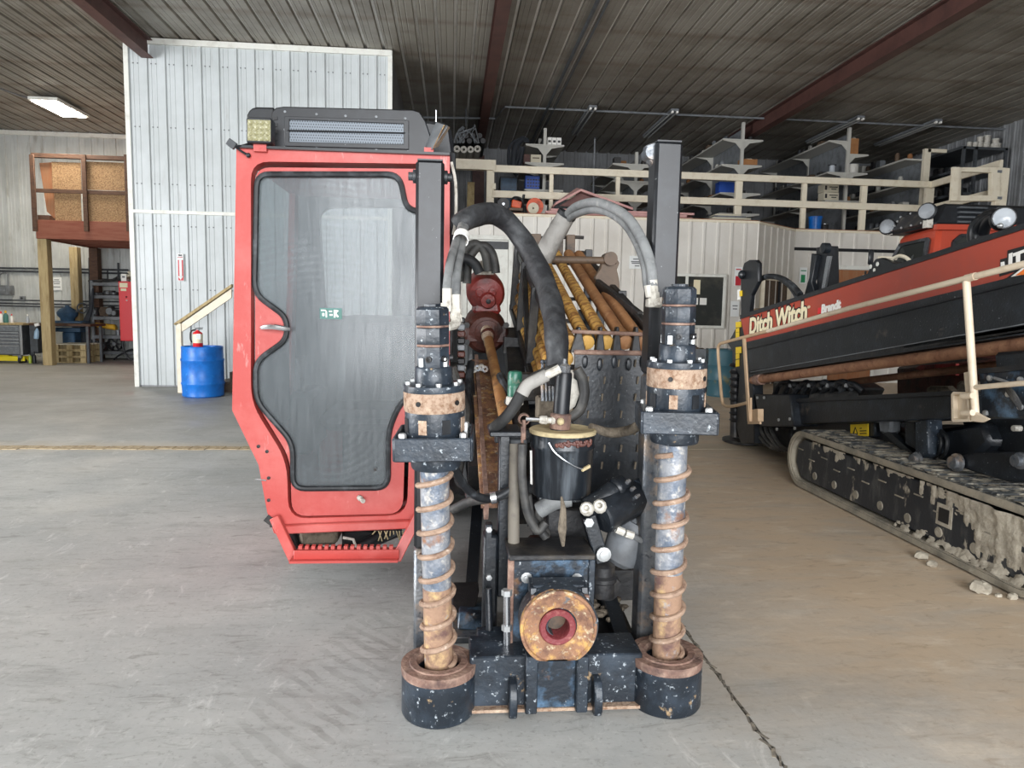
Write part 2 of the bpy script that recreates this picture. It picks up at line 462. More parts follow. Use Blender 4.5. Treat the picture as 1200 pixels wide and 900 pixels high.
def thing(name, label, cat, loc, group=None):
    o = bpy.data.objects.new(name, None)
    COL.objects.link(o)
    o.empty_display_size = .1
    o.location = loc
    ORG[o] = V(loc)
    return tag(o, label, cat, group)
def tag(o, label, cat, group=None):
    o['label'], o['category'] = label, cat
    if group: o['group'] = group
    return o
def struct(o):
    o['kind'] = 'structure'
    return o
def copy_tree(o, parent=None, loc=None):
    c = o.copy()
    COL.objects.link(c)
    c.parent = parent
    if loc is not None: c.location = loc
    ORG[c] = Vector(ORG[o]) if parent else V(loc)
    for ch in list(o.children):
        copy_tree(ch, c)
    return c
def text_mesh(name, txt, size, m, parent, origin, xdir, ydir, depth=.003, bold=0.0, shear=0.0, sx=1.0, label=None, align='LEFT', lift=0.0):
    cu = bpy.data.curves.new(name, 'FONT')
    cu.body = txt
    cu.size = size
    cu.extrude = depth
    cu.offset = bold
    cu.shear = shear
    cu.align_x = align
    cu.resolution_u = 3
    ob = bpy.data.objects.new(name, cu)
    COL.objects.link(ob)
    dg = bpy.context.evaluated_depsgraph_get()
    me = bpy.data.meshes.new_from_object(ob.evaluated_get(dg))
    bpy.data.objects.remove(ob)
    x, y = V(xdir).normalized(), V(ydir).normalized()
    z = x.cross(y).normalized()
    o0 = ORG[parent]
    for v in me.vertices:
        v.co = V(origin)-o0+x*v.co.x*sx+y*v.co.y+z*(v.co.z+lift)
    me.materials.clear()
    me.materials.append(M[m])
    me.name = name
    o = bpy.data.objects.new(name, me)
    COL.objects.link(o)
    o.parent = parent
    ORG[o] = o0
    if label: o['label'] = label
    return o

# ================================================================== THE SETTING
YB, YP, YO, YO2, ZC = 21.0, 13.55, 14.8, 15.9, 6.25      # back wall, partition, office front, recessed office front, ceiling
XL, XR, YF = -14.0, 13.3, -6.5

# floor: concrete slabs with sawn joints
def floor_mat(dust_x):
    m = mat('worn_concrete', C(160, 161, 158), 0.55, 0, [], (22, .12))
    nt = m.node_tree; n = nt.nodes; L = nt.links.new
    b = n['Principled BSDF']
    geo = n.new('ShaderNodeNewGeometry')
    def noise(scale, stretch=(1, 1, 1), det=6, rough=.6, dist=0):
        mp = n.new('ShaderNodeMapping'); mp.inputs['Scale'].default_value = stretch
        L(geo.outputs['Position'], mp.inputs[0])
        z = n.new('ShaderNodeTexNoise')
        z.inputs['Scale'].default_value = scale; z.inputs['Detail'].default_value = det; z.inputs['Roughness'].default_value = rough; z.inputs['Distortion'].default_value = dist
        L(mp.outputs[0], z.inputs['Vector'])
        return z.outputs['Fac']
    def rng(s, lo, hi, a=0., c=1.):
        r_ = n.new('ShaderNodeMapRange')
        r_.inputs['From Min'].default_value = lo; r_.inputs['From Max'].default_value = hi
        r_.inputs['To Min'].default_value = a; r_.inputs['To Max'].default_value = c
        L(s, r_.inputs['Value']); return r_.outputs[0]
    def mix(f, a, c2):
        x = n.new('ShaderNodeMix'); x.data_type = 'RGBA'
        L(f, x.inputs['Factor'])
        if isinstance(a, tuple): x.inputs[6].default_value = a
        else: L(a, x.inputs[6])
        x.inputs[7].default_value = c2
        return x.outputs[2]
    def mul(a, c):
        x = n.new('ShaderNodeMath'); x.operation = 'MULTIPLY'
        L(a, x.inputs[0])
        if isinstance(c, float): x.inputs[1].default_value = c
        else: L(c, x.inputs[1])
        return x.outputs[0]
    def addn(a, c):
        x = n.new('ShaderNodeMath'); x.operation = 'ADD'
        L(a, x.inputs[0])
        if isinstance(c, float): x.inputs[1].default_value = c
        else: L(c, x.inputs[1])
        return x.outputs[0]
    sp = n.new('ShaderNodeSeparateXYZ'); L(geo.outputs['Position'], sp.inputs[0])
    c = mix(rng(noise(.7, (1, 1.6, 1), 7, .65), .35, .65), C(160, 162, 161), C(184, 185, 182))
    c = mix(rng(noise(2.2, (1, 3.2, 1), 6, .7, .6), .54, .74, 0, .8), c, C(140, 140, 137))
    c = mix(rng(noise(9, (1.5, 6, 1), 4, .7), .58, .72, 0, .6), c, C(200, 201, 198))
    c = mix(rng(noise(5, (1, 3.5, 1), 8, .75, .8), .55, .66, 0, .55), c, C(118, 117, 112))
    c = mix(rng(noise(3.1, (2.2, 1, 1), 8, .75, 1.2), .57, .68, 0, .6), c, C(210, 211, 208))
    c = mix(rng(noise(40, (1, 1, 1), 3, .7), .56, .7, 0, .45), c, C(120, 118, 114))
    c = mix(mul(rng(sp.outputs[1], 7.4, 9.5), rng(noise(.5), .3, .6, .3, .75)), c, C(138, 135, 128))
    # tan mud dust tracked over the right-hand bay
    wob = addn(mul(noise(.8, (1, 1, 1), 5, .6), 2.6), -1.3)
    fx = rng(addn(sp.outputs[0], wob), dust_x-.8, dust_x+1.0)
    fy = rng(addn(sp.outputs[1], wob), 0.8, 2.9)
    f2 = mul(mul(fx, fy), rng(noise(1.7, (.6, 2.4, 1), 6, .65, .4), .22, .55, .45, .95))
    c = mix(f2, c, C(206, 184, 157))
    c = mix(mul(fx, rng(noise(2.6, (1, 2.6, 1), 6, .7, .5), .54, .7, 0, .7)), c, C(224, 212, 194))
    c = mix(mul(fx, rng(noise(6, (1, 3, 1), 8, .75, .8), .54, .66, 0, .5)), c, C(150, 128, 104))
    # dust along the cross joint
    d = addn(sp.outputs[1], addn(mul(noise(3), .5), -7.95))
    ab = n.new('ShaderNodeMath'); ab.operation = 'ABSOLUTE'; L(d, ab.inputs[0])
    c = mix(rng(ab.outputs[0], .35, .02, 0, .7), c, C(184, 172, 150))
    # faint tyre print in the foreground
    wv = n.new('ShaderNodeTexWave'); wv.wave_type = 'BANDS'; wv.bands_direction = 'DIAGONAL'
    wv.inputs['Scale'].default_value = 6; wv.inputs['Distortion'].default_value = 2.5
    L(geo.outputs['Position'], wv.inputs['Vector'])
    dx = n.new('ShaderNodeMath'); dx.operation = 'ABSOLUTE'
    sk = addn(sp.outputs[0], mul(sp.outputs[1], -.35)); L(addn(sk, 1.42), dx.inputs[0])
    tp = mul(mul(rng(dx.outputs[0], .24, .16), rng(sp.outputs[1], 3.6, 3.0)), mul(rng(wv.outputs['Fac'], .55, .75), rng(noise(4), .38, .62, 0, .42)))
    c = mix(tp, c, C(118, 118, 114))
    L(c, b.inputs['Base Color'])
    L(rng(noise(1.4), .3, .7, .38, .72), b.inputs['Roughness'])
    return m
FM = floor_mat(1.25)
fl = struct(MB().bb((XL, YF, -.2), (XR, YB+.3, -.012)).build('floor', M['debris'], org=(0, 0, 0)))
JX, JY = 1.13, 7.62
xs = [XL, JX, XR]
ys = [YF, JY, YB+.3]
for i in range(2):
    for j in range(2):
        g = .006
        MB().bb((xs[i]+g, ys[j]+g, -.012), (xs[i+1]-g, ys[j+1]-g, 0)).build('floor_slab', FM, fl, smooth=False)
# strip of packed dirt lying in the cross joint
mb = MB()
for i in range(60):
    x = -11+i*.17
    mb.box((x, JY+.01*math.sin(i*2.3), .003), (.16, .17+.03*math.sin(i*1.7), .006))
o = mb.build('dirt_strip', mat('packed_tan_dirt', C(186, 168, 138), .95, 0, [(C(150, 132, 104), 20, .45, .65)], (60, .6)), fl)
o['kind'] = 'stuff'
mb = MB()
for i in range(70):                                     # crumbled edge of the long joint
    y = 2.0+i*.05
    mb.box((JX+random.uniform(-.008, .008), y, .000), (random.uniform(.006, .016), .06, .003), (0, 0, random.uniform(-.5, .5)))
o = mb.build('joint_crumbs', mat('dark_joint_filler', C(110, 104, 94), .95, 0, [(C(150, 140, 124), 30, .5, .65)]), fl); o['kind'] = 'stuff'

# ribbed sheets -----------------------------------------------------
def ribbed(npitch, pitch, length, rib=.03, minor=True):
    """profile across x, extruded along z; ribs point to -y"""
    pf = []
    for k in range(npitch):
        x0 = k*pitch
        pf += [(x0, 0), (x0+.010, -rib), (x0+.055, -rib), (x0+.068, 0)]
        if minor:
            for q in (.38, .66):
                xx = x0+pitch*q
                pf += [(xx-.012, 0), (xx, -.007), (xx+.012, 0)]
    pf.append((npitch*pitch, 0))
    n = len(pf)
    vs = [Vector((x, y, 0)) for x, y in pf]+[Vector((x, y, length)) for x, y in pf]
    return vs, [(i, i+1, n+i+1, n+i) for i in range(n-1)]
def sheet_mesh(name, m, *a, **k):
    vs, fs = ribbed(*a, **k)
    me = bpy.data.meshes.new(name)
    me.from_pydata(vs, [], fs)
    me.materials.append(M[m])
    return me
def lay_sheets(parent, me, start, step, n, rot, name='wall_panel'):
    for i in range(n):
        o = bpy.data.objects.new(name, me)
        COL.objects.link(o)
        o.parent = parent
        o.location = V(start)+V(step)*i-ORG[parent]
        o.rotation_euler = rot
        ORG[o] = V(start)+V(step)*i

def wall(name, lo, hi, m='wall_dark'):
    return struct(MB().bb(lo, hi).build(name, m, smooth=False))

PT = .325
# ceiling
cl = struct(MB().bb((XL, YF, ZC+.12), (XR, YB+.3, ZC+.2)).build('ceiling', 'wall_dark', smooth=False))
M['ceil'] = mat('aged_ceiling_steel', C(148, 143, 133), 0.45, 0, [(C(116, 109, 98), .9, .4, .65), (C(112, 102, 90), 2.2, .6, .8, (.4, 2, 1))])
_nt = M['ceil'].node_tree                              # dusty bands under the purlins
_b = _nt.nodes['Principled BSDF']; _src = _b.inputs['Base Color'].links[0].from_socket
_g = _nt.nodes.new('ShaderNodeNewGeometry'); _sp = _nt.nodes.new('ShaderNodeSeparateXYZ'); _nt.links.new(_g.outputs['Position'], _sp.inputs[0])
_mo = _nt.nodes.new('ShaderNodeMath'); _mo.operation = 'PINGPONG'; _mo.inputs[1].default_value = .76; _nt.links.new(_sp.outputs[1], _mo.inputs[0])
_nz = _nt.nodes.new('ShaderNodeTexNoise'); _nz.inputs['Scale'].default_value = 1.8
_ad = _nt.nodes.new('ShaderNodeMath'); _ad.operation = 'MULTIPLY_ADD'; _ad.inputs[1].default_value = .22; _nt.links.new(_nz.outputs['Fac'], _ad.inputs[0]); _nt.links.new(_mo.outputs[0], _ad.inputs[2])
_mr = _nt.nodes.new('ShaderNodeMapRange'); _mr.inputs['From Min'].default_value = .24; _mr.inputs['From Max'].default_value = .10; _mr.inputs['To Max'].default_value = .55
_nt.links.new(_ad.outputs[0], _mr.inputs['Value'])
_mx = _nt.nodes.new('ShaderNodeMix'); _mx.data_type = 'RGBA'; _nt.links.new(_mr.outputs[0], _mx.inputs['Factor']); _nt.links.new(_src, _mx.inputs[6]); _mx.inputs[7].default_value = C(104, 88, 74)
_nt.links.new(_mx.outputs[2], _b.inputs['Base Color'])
M['ceil_rib'] = mat('lit_ceiling_rib', C(236, 234, 228), .35, 0, [(C(206, 200, 190), 1.5, .45, .7)])  # light catching the rib crowns, put into a paler colour than the pans
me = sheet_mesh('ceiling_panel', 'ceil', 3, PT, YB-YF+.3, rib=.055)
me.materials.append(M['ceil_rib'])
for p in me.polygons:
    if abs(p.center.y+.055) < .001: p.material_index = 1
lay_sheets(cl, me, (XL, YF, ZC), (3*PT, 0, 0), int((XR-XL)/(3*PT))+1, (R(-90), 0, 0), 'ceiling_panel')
# rafters under the ceiling
for i, x in enumerate((-5.45, .70, 7.25)):
    y1 = YP-.05 if i == 0 else YB
    mb = MB()
    mb.bb((x-.10, YF, ZC-.36), (x+.10, y1, ZC-.345)).bb((x-.10, YF, ZC-.06), (x+.10, y1, ZC-.045)).bb((x-.008, YF, ZC-.35), (x+.008, y1, ZC-.05))
    struct(mb.build('ceiling_beam', 'beam', smooth=False))
mb = MB()                                               # tapered post foot of the middle frame
mb.bb((.55, YB-.5, 3.4), (.88, YB-.1, ZC-.3))
struct(mb.build('ceiling_beam', 'beam'))

# back wall, left bay and right bay
wb = wall('wall_back', (XL, YB, 0), (XR, YB+.15, ZC+.1))
me = sheet_mesh('wall_panel', 'wall_back', 3, PT, ZC)
lay_sheets(wb, me, (XL, YB-.005, 0), (3*PT, 0, 0), 9, (0, 0, 0))
me = sheet_mesh('wall_panel', 'wall_dark', 3, PT, ZC)
lay_sheets(wb, me, (XL+9*3*PT, YB-.005, 0), (3*PT, 0, 0), int((XR-XL)/(3*PT))-9, (0, 0, 0))
struct(MB().bb((XL, YB-.06, ZC-.13), (-5.4, YB, ZC-.02)).build('trim_1', 'white_trim'))
# side walls and front wall with the daylight openings
wr = wall('wall_right', (XR, YF, 0), (XR+.15, YB, ZC+.1))
me = sheet_mesh('wall_panel', 'wall_dark', 3, PT, ZC)
lay_sheets(wr, me, (XR-.005, YB, 0), (0, -3*PT, 0), 16, (0, 0, R(-90)))
wl = wall('wall_left', (XL-.15, 6.5, 0), (XL, YB, ZC+.1), 'wall_back')
me = sheet_mesh('wall_panel', 'wall_back', 3, PT, ZC)
lay_sheets(wl, me, (XL+.005, 6.6, 0), (0, 3*PT, 0), 14, (0, 0, R(90)))
mb = MB().bb((XL-.15, YF, 0), (XL, -1.0, ZC)).bb((XL-.15, -1.0, 5.0), (XL, 6.5, ZC))
struct(mb.build('wall_left_front', 'wall_back', smooth=False))
mb = MB().bb((XL, YF-.15, 0), (-4.5, YF, ZC)).bb((6.0, YF-.15, 0), (XR, YF, ZC)).bb((-4.5, YF-.15, 5.2), (6.0, YF, ZC))
struct(mb.build('wall_front', 'wall_back', smooth=False))

# partition box (room in the left bay) with its ribbed face
xp0, xp1 = P(147, 49, YP).x, P(458, 64, YP).x
zt = P(300, 52, YP).z
wp = wall('wall_partition', (xp0, YP, 0), (xp1, YB, zt), 'wall_dark')
npn = int((xp1-xp0)/(3*PT))+1
pt2 = (xp1-xp0)/15.0
zm = P(200, 249, YP).z
me_lo = sheet_mesh('wall_panel', 'wall_white', 3, pt2, zm-.03)
me_hi = sheet_mesh('wall_panel', 'wall_white', 3, pt2, zt-zm-.06)
lay_sheets(wp, me_lo, (xp0, YP-.004, 0.03), (3*pt2, 0, 0), 5, (0, 0, 0))
lay_sheets(wp, me_hi, (xp0, YP-.006, zm+.02), (3*pt2, 0, 0), 5, (0, 0, 0))
MB().bb((xp0-.02, YP-.06, zt-.10), (xp1+.02, YP, zt)).build('top_trim', 'white_trim', wp)
MB().bb((xp0, YP-.05, zm-.03), (xp1, YP, zm+.03)).build('mid_trim', 'white_trim', wp)
MB().bb((xp0-.03, YP-.045, 0), (xp0+.05, YP, zt)).build('corner_trim', 'white_trim', wp)
MB().bb((xp1-.05, YP-.045, 0), (xp1+.03, YP, zt)).build('corner_trim', 'white_trim', wp)
mb = MB()
for row in (zm-.25, zm-1.4, zm+.5, zm+1.5, zm+2.6):     # screw heads
    for k in range(15):
        mb.box((xp0+pt2*k+.12, YP-.01, row), (.02, .02, .02)).box((xp0+pt2*k+.2, YP-.01, row), (.02, .02, .02))
mb.build('screws', 'grey_ink', wp, kind='stuff')

# office block under the mezzanine
zo = P(760, 257, YO).z
xo0, xo1 = .18, P(888, 259, YO).x
xo2 = P(932, 268, YO2).x
wo = wall('wall_office', (xo0, YO, 0), (xo1, YO+.12, zo), 'wall_office')
me = sheet_mesh('wall_panel', 'wall_office', 3, .31, zo-.02)
n_of = int((xo1-xo0)/(.93))
pto = (xo1-xo0)/(3*(n_of+1))
me = sheet_mesh('wall_panel', 'wall_office', 3, pto, zo-.02, rib=.022, minor=False)
lay_sheets(wo, me, (xo0, YO-.004, 0), (3*pto, 0, 0), n_of+1, (0, 0, 0))
MB().bb((xo0, YO-.04, zo-.02), (xo1+.03, YO+.02, zo+.03)).build('top_trim', 'cream', wo)
# chamfered corner
dv = Vector((xo2-xo1, YO2-YO, 0)); dl = dv.length; an = math.atan2(dv.y, dv.x)
wc = struct(MB().hexa([(xo1, YO, 0), (xo2, YO2, 0), (xo2+.1, YO2+.1, 0), (xo1, YO+.14, 0), (xo1, YO, zo), (xo2, YO2, zo), (xo2+.1, YO2+.1, zo), (xo1, YO+.14, zo)]).build('wall_corner', 'wall_office', smooth=False))
me = sheet_mesh('wall_panel', 'wall_office', 2, dl/6, zo-.02, rib=.03, minor=False)
nrm = Vector((dv.y, -dv.x, 0)).normalized()*.005
lay_sheets(wc, me, Vector((xo1, YO, 0))+nrm, dv/3, 3, (0, 0, an))
MB().bar(Vector((xo1, YO, zo))+nrm, Vector((xo2, YO2, zo))+nrm, .05, .05).build('top_trim', 'cream', wc)
wo2 = wall('wall_office_right', (xo2, YO2, 0), (XR, YO2+.12, zo), 'wall_office')
npz = int((XR-xo2)/.93)
zs_ = P(1010, 293, YO2).z
me = sheet_mesh('wall_panel', 'wall_office', 3, (XR-xo2)/(3*npz), zo-zs_-.03, rib=.022, minor=False)
lay_sheets(wo2, me, (xo2, YO2-.004, zs_+.02), ((XR-xo2)/npz, 0, 0), npz, (0, 0, 0))
me = sheet_mesh('wall_panel', 'wall_office', 3, (XR-xo2)/(3*npz), zs_-.06, rib=.022, minor=False)
lay_sheets(wo2, me, (xo2, YO2-.004, 0), ((XR-xo2)/npz, 0, 0), npz, (0, 0, 0))
MB().bb((xo2, YO2-.04, zo-.02), (XR, YO2+.02, zo+.03)).build('top_trim', 'cream', wo2)
MB().bb((xo2, YO2-.03, zs_-.05), (XR, YO2-.004, zs_+.02)).build('dark_rail', 'black_flat', wo2)
# left return wall of the office and the mezzanine floor
wall('wall_office_left', (xo0, YO+.12, 0), (xo0+.12, YB, zo), 'wall_office')
mb = MB().prism([(xo0, YO, zo), (xo1, YO, zo), (xo2, YO2, zo), (XR, YO2, zo), (XR, YB, zo), (xo0, YB, zo)], (0, 0, .05))
struct(mb.build('floor_mezzanine', 'plywood', smooth=False))

# office window: sliding, two panes
def window(name, x0, x1, z0, z1, Y, split=None, fr='white_trim', glass='glass_dark', t=.06, parent=None):
    o = MB()
    o.bb((x0, Y-.05, z0), (x1, Y, z0+t)).bb((x0, Y-.05, z1-t), (x1, Y, z1)).bb((x0, Y-.05, z0+t), (x0+t, Y, z1-t)).bb((x1-t, Y-.05, z0+t), (x1, Y, z1-t))
    if split: o.bb((split-t/2, Y-.05, z0+t), (split+t/2, Y, z1-t))
    w_ = struct(o.build(name, fr, bevel=.004))
    ed = [x0+t]+([split-t/2, split+t/2] if split else [])+[x1-t]
    for i in range(0, len(ed), 2):
        MB().bb((ed[i], Y-.025, z0+t), (ed[i+1], Y-.015, z1-t)).build('window_pane', glass, w_)
    return w_
a, b_ = P(770, 320, YO), P(847, 385, YO)
win = window('window_1', a.x, b_.x, b_.z, a.z, YO-.03, split=P(803, 350, YO).x)
# blind strip and reflected lamp shape, painted as flat patches on the pane
p0, p1 = P(812, 328, YO), P(819, 345, YO)
MB().bb((p0.x, YO-.062, p1.z), (p1.x, YO-.058, p0.z)).build('blind_strip', 'cream_ink', win)
MB().bb((P(811, 350, YO).x, YO-.062, P(811, 357, YO).z), (P(817, 350, YO).x, YO-.058, P(811, 349, YO).z)).bb((P(819, 350, YO).x, YO-.062, P(811, 357, YO).z), (P(827, 350, YO).x, YO-.058, P(811, 349, YO).z)).build('lamp_reflection', 'white_ink', win)
# doors
def door(name, x0, x1, z1, Y, leaf, fr='white_trim', t=.09):
    f = MB().bb((x0-t, Y-.05, 0), (x0, Y, z1+t)).bb((x1, Y-.05, 0), (x1+t, Y, z1+t)).bb((x0, Y-.05, z1), (x1, Y, z1+t))
    d = struct(f.build(name, fr, bevel=.004))
    MB().bb((x0+.01, Y-.03, .01), (x1-.01, Y-.005, z1-.01)).build('door_leaf', leaf, d)
    MB().cyl((x1-.1, Y-.09, 1.0), (x1-.1, Y-.03, 1.0), .03, n=10).build('door_knob', 'chrome', d)
    return d
x0, x1 = P(548, 280, YO).x, P(596, 280, YO).x
d1 = door('door_1', x0, x1, P(570, 281, YO).z, YO-.03, 'white_trim')
MB().bb((x0+.01, YO-.07, P(570, 292, YO).z), (x1-.01, YO-.055, P(570, 283, YO).z)).build('dark_lintel', 'black_flat', d1)
x0, x1 = P(975, 320, YO2).x, P(1012, 320, YO2).x
d2 = door('door_2', x0, x1+.3, P(990, 316, YO2).z, YO2-.03, 'plywood')
# door in the chamfered corner: dark glass panel between white jambs
q0 = Vector((xo1, YO, 0))+dv*.16; q1 = Vector((xo1, YO, 0))+dv*.86; zd = P(905, 327, 15.3).z; off = nrm*8
f = MB()
for q in (q0, q1): f.bar(q+off, q+off+Vector((0, 0, zd)), .09, .07)
f.bar(q0+off+Vector((0, 0, zd)), q1+off+Vector((0, 0, zd)), .07, .08)
d3 = struct(f.build('door_3', 'cream'))
MB().hexa([q0+off*.8, q1+off*.8, q1+off*.3, q0+off*.3]+[p+Vector((0, 0, zd)) for p in (q0+off*.8, q1+off*.8, q1+off*.3, q0+off*.3)]).build('door_leaf', 'clutter_brown', d3)
qm = q0+(q1-q0)*.62
MB().bar(qm+off*1.05, qm+off*1.05+Vector((0, 0, zd)), .05, .04).build('door_mullion', 'black_flat', d3)

# wall signs
def sign(label, cx, cy, hw, hh, Y, lines, cols=('paper', 'grey_ink'), name='paper_sign', cat='sign', group=None):
    c = P(cx, cy, Y); s_ = c.y and (P(cx+hw, cy, Y)-P(cx-hw, cy, Y)).length/2; h = (P(cx, cy-hh, Y)-P(cx, cy+hh, Y)).length/2
    t = thing(name, label, cat, (c.x, Y, c.z-h), group)
    MB().bb((c.x-s_, Y-.012, c.z-h), (c.x+s_, Y-.004, c.z+h)).build('sheet', cols[0], t)
    if lines:
        mb = MB()
        for q, wl_ in lines:
            mb.bb((c.x-s_*wl_, Y-.015, c.z+h*q-.012), (c.x+s_*wl_, Y-.012, c.z+h*q+.012))
        mb.build('printed_lines', cols[1], t)
    return t
sign('white paper notice on the white office wall right of the drill rods', 746.5, 307.5, 9, 7.5, YO-.035, [(.5, .55), (.1, .8), (-.15, .7), (-.55, .3)])
t = sign('white and green notice on the recessed office wall', 941, 323, 4.5, 9.5, YO2-.035, [(.6, .7)], ('paper', 'green_ink'))
c = P(941, 326, YO2-.05)
MB().bb((c.x-.05, YO2-.055, c.z-.1), (c.x+.05, YO2-.05, c.z+.08)).build('green_symbol', 'green_ink', t)
t = sign('red and white notice at the office corner beside the black plate', 865, 324, 4.5, 11, YO-.035, [(.75, .7)], ('paper', 'red_ink'))
c = P(865, 328, YO-.05)
MB().bb((c.x-.06, YO-.055, c.z-.12), (c.x+.06, YO-.05, c.z+.08)).build('red_symbol', 'red_ink', t)
sign('white paper pinned low on the office wall left of the second machine', 861, 362, 5, 9, YO-.035, [(.4, .6), (0, .5)])
# ceiling lamps
lc = PZ(70, 127, ZC-.16)
t = thing('ceiling_light', 'lit square lamp under the left bay ceiling', 'light', (lc.x, lc.y, ZC-.18))
pts = [PZ(42, 116, ZC-.17), PZ(75, 115.5, ZC-.17), PZ(102, 138.5, ZC-.17), PZ(74, 139, ZC-.17)]
MB().bb((lc.x-.32, lc.y-.70, ZC-.17), (lc.x+.32, lc.y+.70, ZC-.10)).build('housing', 'white_trim', t)
MB().bb((lc.x-.27, lc.y-.65, ZC-.19), (lc.x+.27, lc.y+.65, ZC-.172)).build('diffuser', 'lit_panel', t)
l_ = area('lamp_left_bay', (lc.x, lc.y, ZC-.25), (lc.x, lc.y, 0), .7, 1.7, 70, (1, .90, .76))
MB().tube([(lc.x-.25, lc.y+.2, ZC-.05), (lc.x-.6, lc.y-.6, ZC-.05), (lc.x-1.2, lc.y-3, ZC-.05)], .02, 6).build('supply_conduit', 'steel_grey', t)
gl = 'unlit twin tube light fixtures under the dark ceiling'
for kk, (a, b_) in enumerate((((645, 192), (695, 127)), ((754, 168), (791, 131)), ((965, 167), (1009, 139)), ((1055, 172), (1100, 143)))):
    A, B = PZ(*a, ZC-.12), PZ(*b_, ZC-.12)
    L_ = A.y-B.y
    t = thing('strip_light', ['leftmost', 'second from left', 'third from left', 'rightmost'][kk]+' unlit twin tube light fixture under the dark ceiling', 'light', (B.x, B.y, ZC-.14), gl)
    MB().bb((B.x-.09, B.y, ZC-.10), (B.x+.09, B.y+2.4, ZC-.05)).build('housing', 'steel_grey', t)
    for s_ in (-.055, .055):
        MB().cyl((B.x+s_, B.y+.03, ZC-.125), (B.x+s_, B.y+2.37, ZC-.125), .02, n=8).build('tube', 'tube_dim', t)
        MB().cyl((B.x+s_, B.y-.01, ZC-.125), (B.x+s_, B.y+.05, ZC-.125), .028, n=8).build('end_cap', 'white_ink', t)
# conduits
zc = ZC-.1
pts = [PZ(x, y, zc) for x, y in ((459, 104), (535, 106), (542, 117))]
mb = MB().tube([(xp1+.05, 17.6, zc), (1.0, 17.4, zc), (1.15, 16.4, zc), (XR, 16.4, zc)], .025, 6)
struct(mb.build('trim_2', 'steel_grey'))
mb = MB().tube([(2.12, YF, zc), (2.12, YB, zc)], .035, 6).tube([(2.28, YF, zc), (2.28, YB, zc)], .02, 6)
struct(mb.build('trim_3', 'steel_dark'))

# ================================================================== LEFT BAY
# timber mezzanine
YF1, YF2 = 18.05, YB-.12
c0 = PZ(52, 428)
t = thing('timber_platform', 'raised timber storage platform with strand board railing in the far left bay', 'platform', (c0.x+2, 18.5, 0))
TP = t
zb0, zb1 = P(90, 281, YF1).z, P(90, 259, YF1).z
xa = P(43, 270, YF1).x
xe = xp0-.02 if xp0 > xa else xa+3
def post(px0, px1, Y, ztop, m='timber', nm='post'):
    x0, x1 = P(px0, 350, Y).x, P(px1, 350, Y).x
    return MB().bb((x0, Y, 0), (x1, Y+(x1-x0), ztop)).build(nm, m, TP, bevel=.008)
post(46.5, 57.5, YF1, zb0)
post(83, 92.5, 20.3, zb0)
post(106, 116, YB-.5, zb0, 'timber_brown')
MB().bb((xa, YF1-.04, zb0), (xe, YF1, zb1)).build('rim_beam', 'timber_red', t, bevel=.006)
MB().bb((xa, YF1, zb0), (xa+.05, YF2, zb1)).build('side_beam', 'timber_red', t)
for k in range(7):
    MB().bb((xa+.05, YF1+.1+k*.42, zb0+.02), (xe, YF1+.14+k*.42, zb1-.03)).build('joist', 'timber_red', t)
MB().bb((xa, YF1, zb1-.03), (xe, YF2, zb1)).build('deck', 'plywood', t)
zr1, zr0, zrm = P(90, 182, YF1).z, P(90, 271, YF1).z, P(90, 225, YF1).z
def prect(px0, px1, y0, y1, Y, d, nm, m, bev=.004):
    a, b = P(px0, (y0+y1)/2, Y), P(px1, (y0+y1)/2, Y)
    z1, z0 = P((px0+px1)/2, y0, Y).z, P((px0+px1)/2, y1, Y).z
    return MB().bb((a.x, Y, z0), (b.x, Y+d, z1)).build(nm, m, TP, bevel=bev)
for k, px in enumerate((38.5, 99, 149)):
    prect(px-2.6, px+2.6, 181, 271, YF1-.10, .05, 'rail_post', 'timber_brown')
prect(36, 151, 181, 186, YF1-.06, .12, 'top_rail', 'timber_brown')
prect(41, 151, 222.5, 227, YF1-.04, .04, 'mid_rail', 'timber_brown')
for a, b in ((61, 95), (101, 150)):
    prect(a, b, 190, 223, YF1+.02, .015, 'strand_board', 'osb')
    prect(a+3 if a < 70 else a, b, 226, 260, YF1+.02, .015, 'strand_board', 'osb')
mb = MB()
mb.prism([P(46, 191, YF1+.1), P(62, 190, YF1+.1), P(64, 256, YF1+.1), P(55, 248, YF1+.1)], (0, .02, 0))
mb.build('leaning_board', 'plywood', t)
prect(44, 58, 252, 260, YF1+.05, .3, 'floor_block', 'timber_brown')

# tool chest
c = PZ(12, 424.5)
YT = 18.55
x0, x1 = P(-28, 400, YT).x, P(26.5, 400, YT).x
xs1 = P(47, 400, YT+.62).x
zt_, zb_ = P(10, 378.5, YT).z, P(10, 416, YT).z
t = thing('tool_chest', 'grey rolling tool chest with wooden top and steel drawer edges', 'tool chest', ((x0+x1)/2, YT+.35, 0))
MB().bb((x0, YT, zb_), (x1, YT+.7, zt_-.05)).build('body', 'steel_dark', t, bevel=.01)
MB().bb((x0-.02, YT-.03, zt_-.05), (x1+.05, YT+.75, zt_)).build('worktop', 'timber', t, bevel=.008)
MB().bb((x1-.06, YT-.02, zb_), (x1+.005, YT, zt_-.05)).build('corner_post', 'chrome', t, bevel=.004)
zz = [P(10, y, YT).z for y in (381, 388.5, 392, 396, 400, 404, 415)]
for k in range(6):
    d = MB().bb((x0+.03, YT-.02, zz[k+1]+.006), (x1-.07, YT, zz[k]-.006)).build('drawer', 'chest', t, bevel=.004)
    MB().bb((x0+.03, YT-.045, zz[k]-.035), (x1-.07, YT-.02, zz[k]-.012)).build('drawer_pull', 'chrome', d)
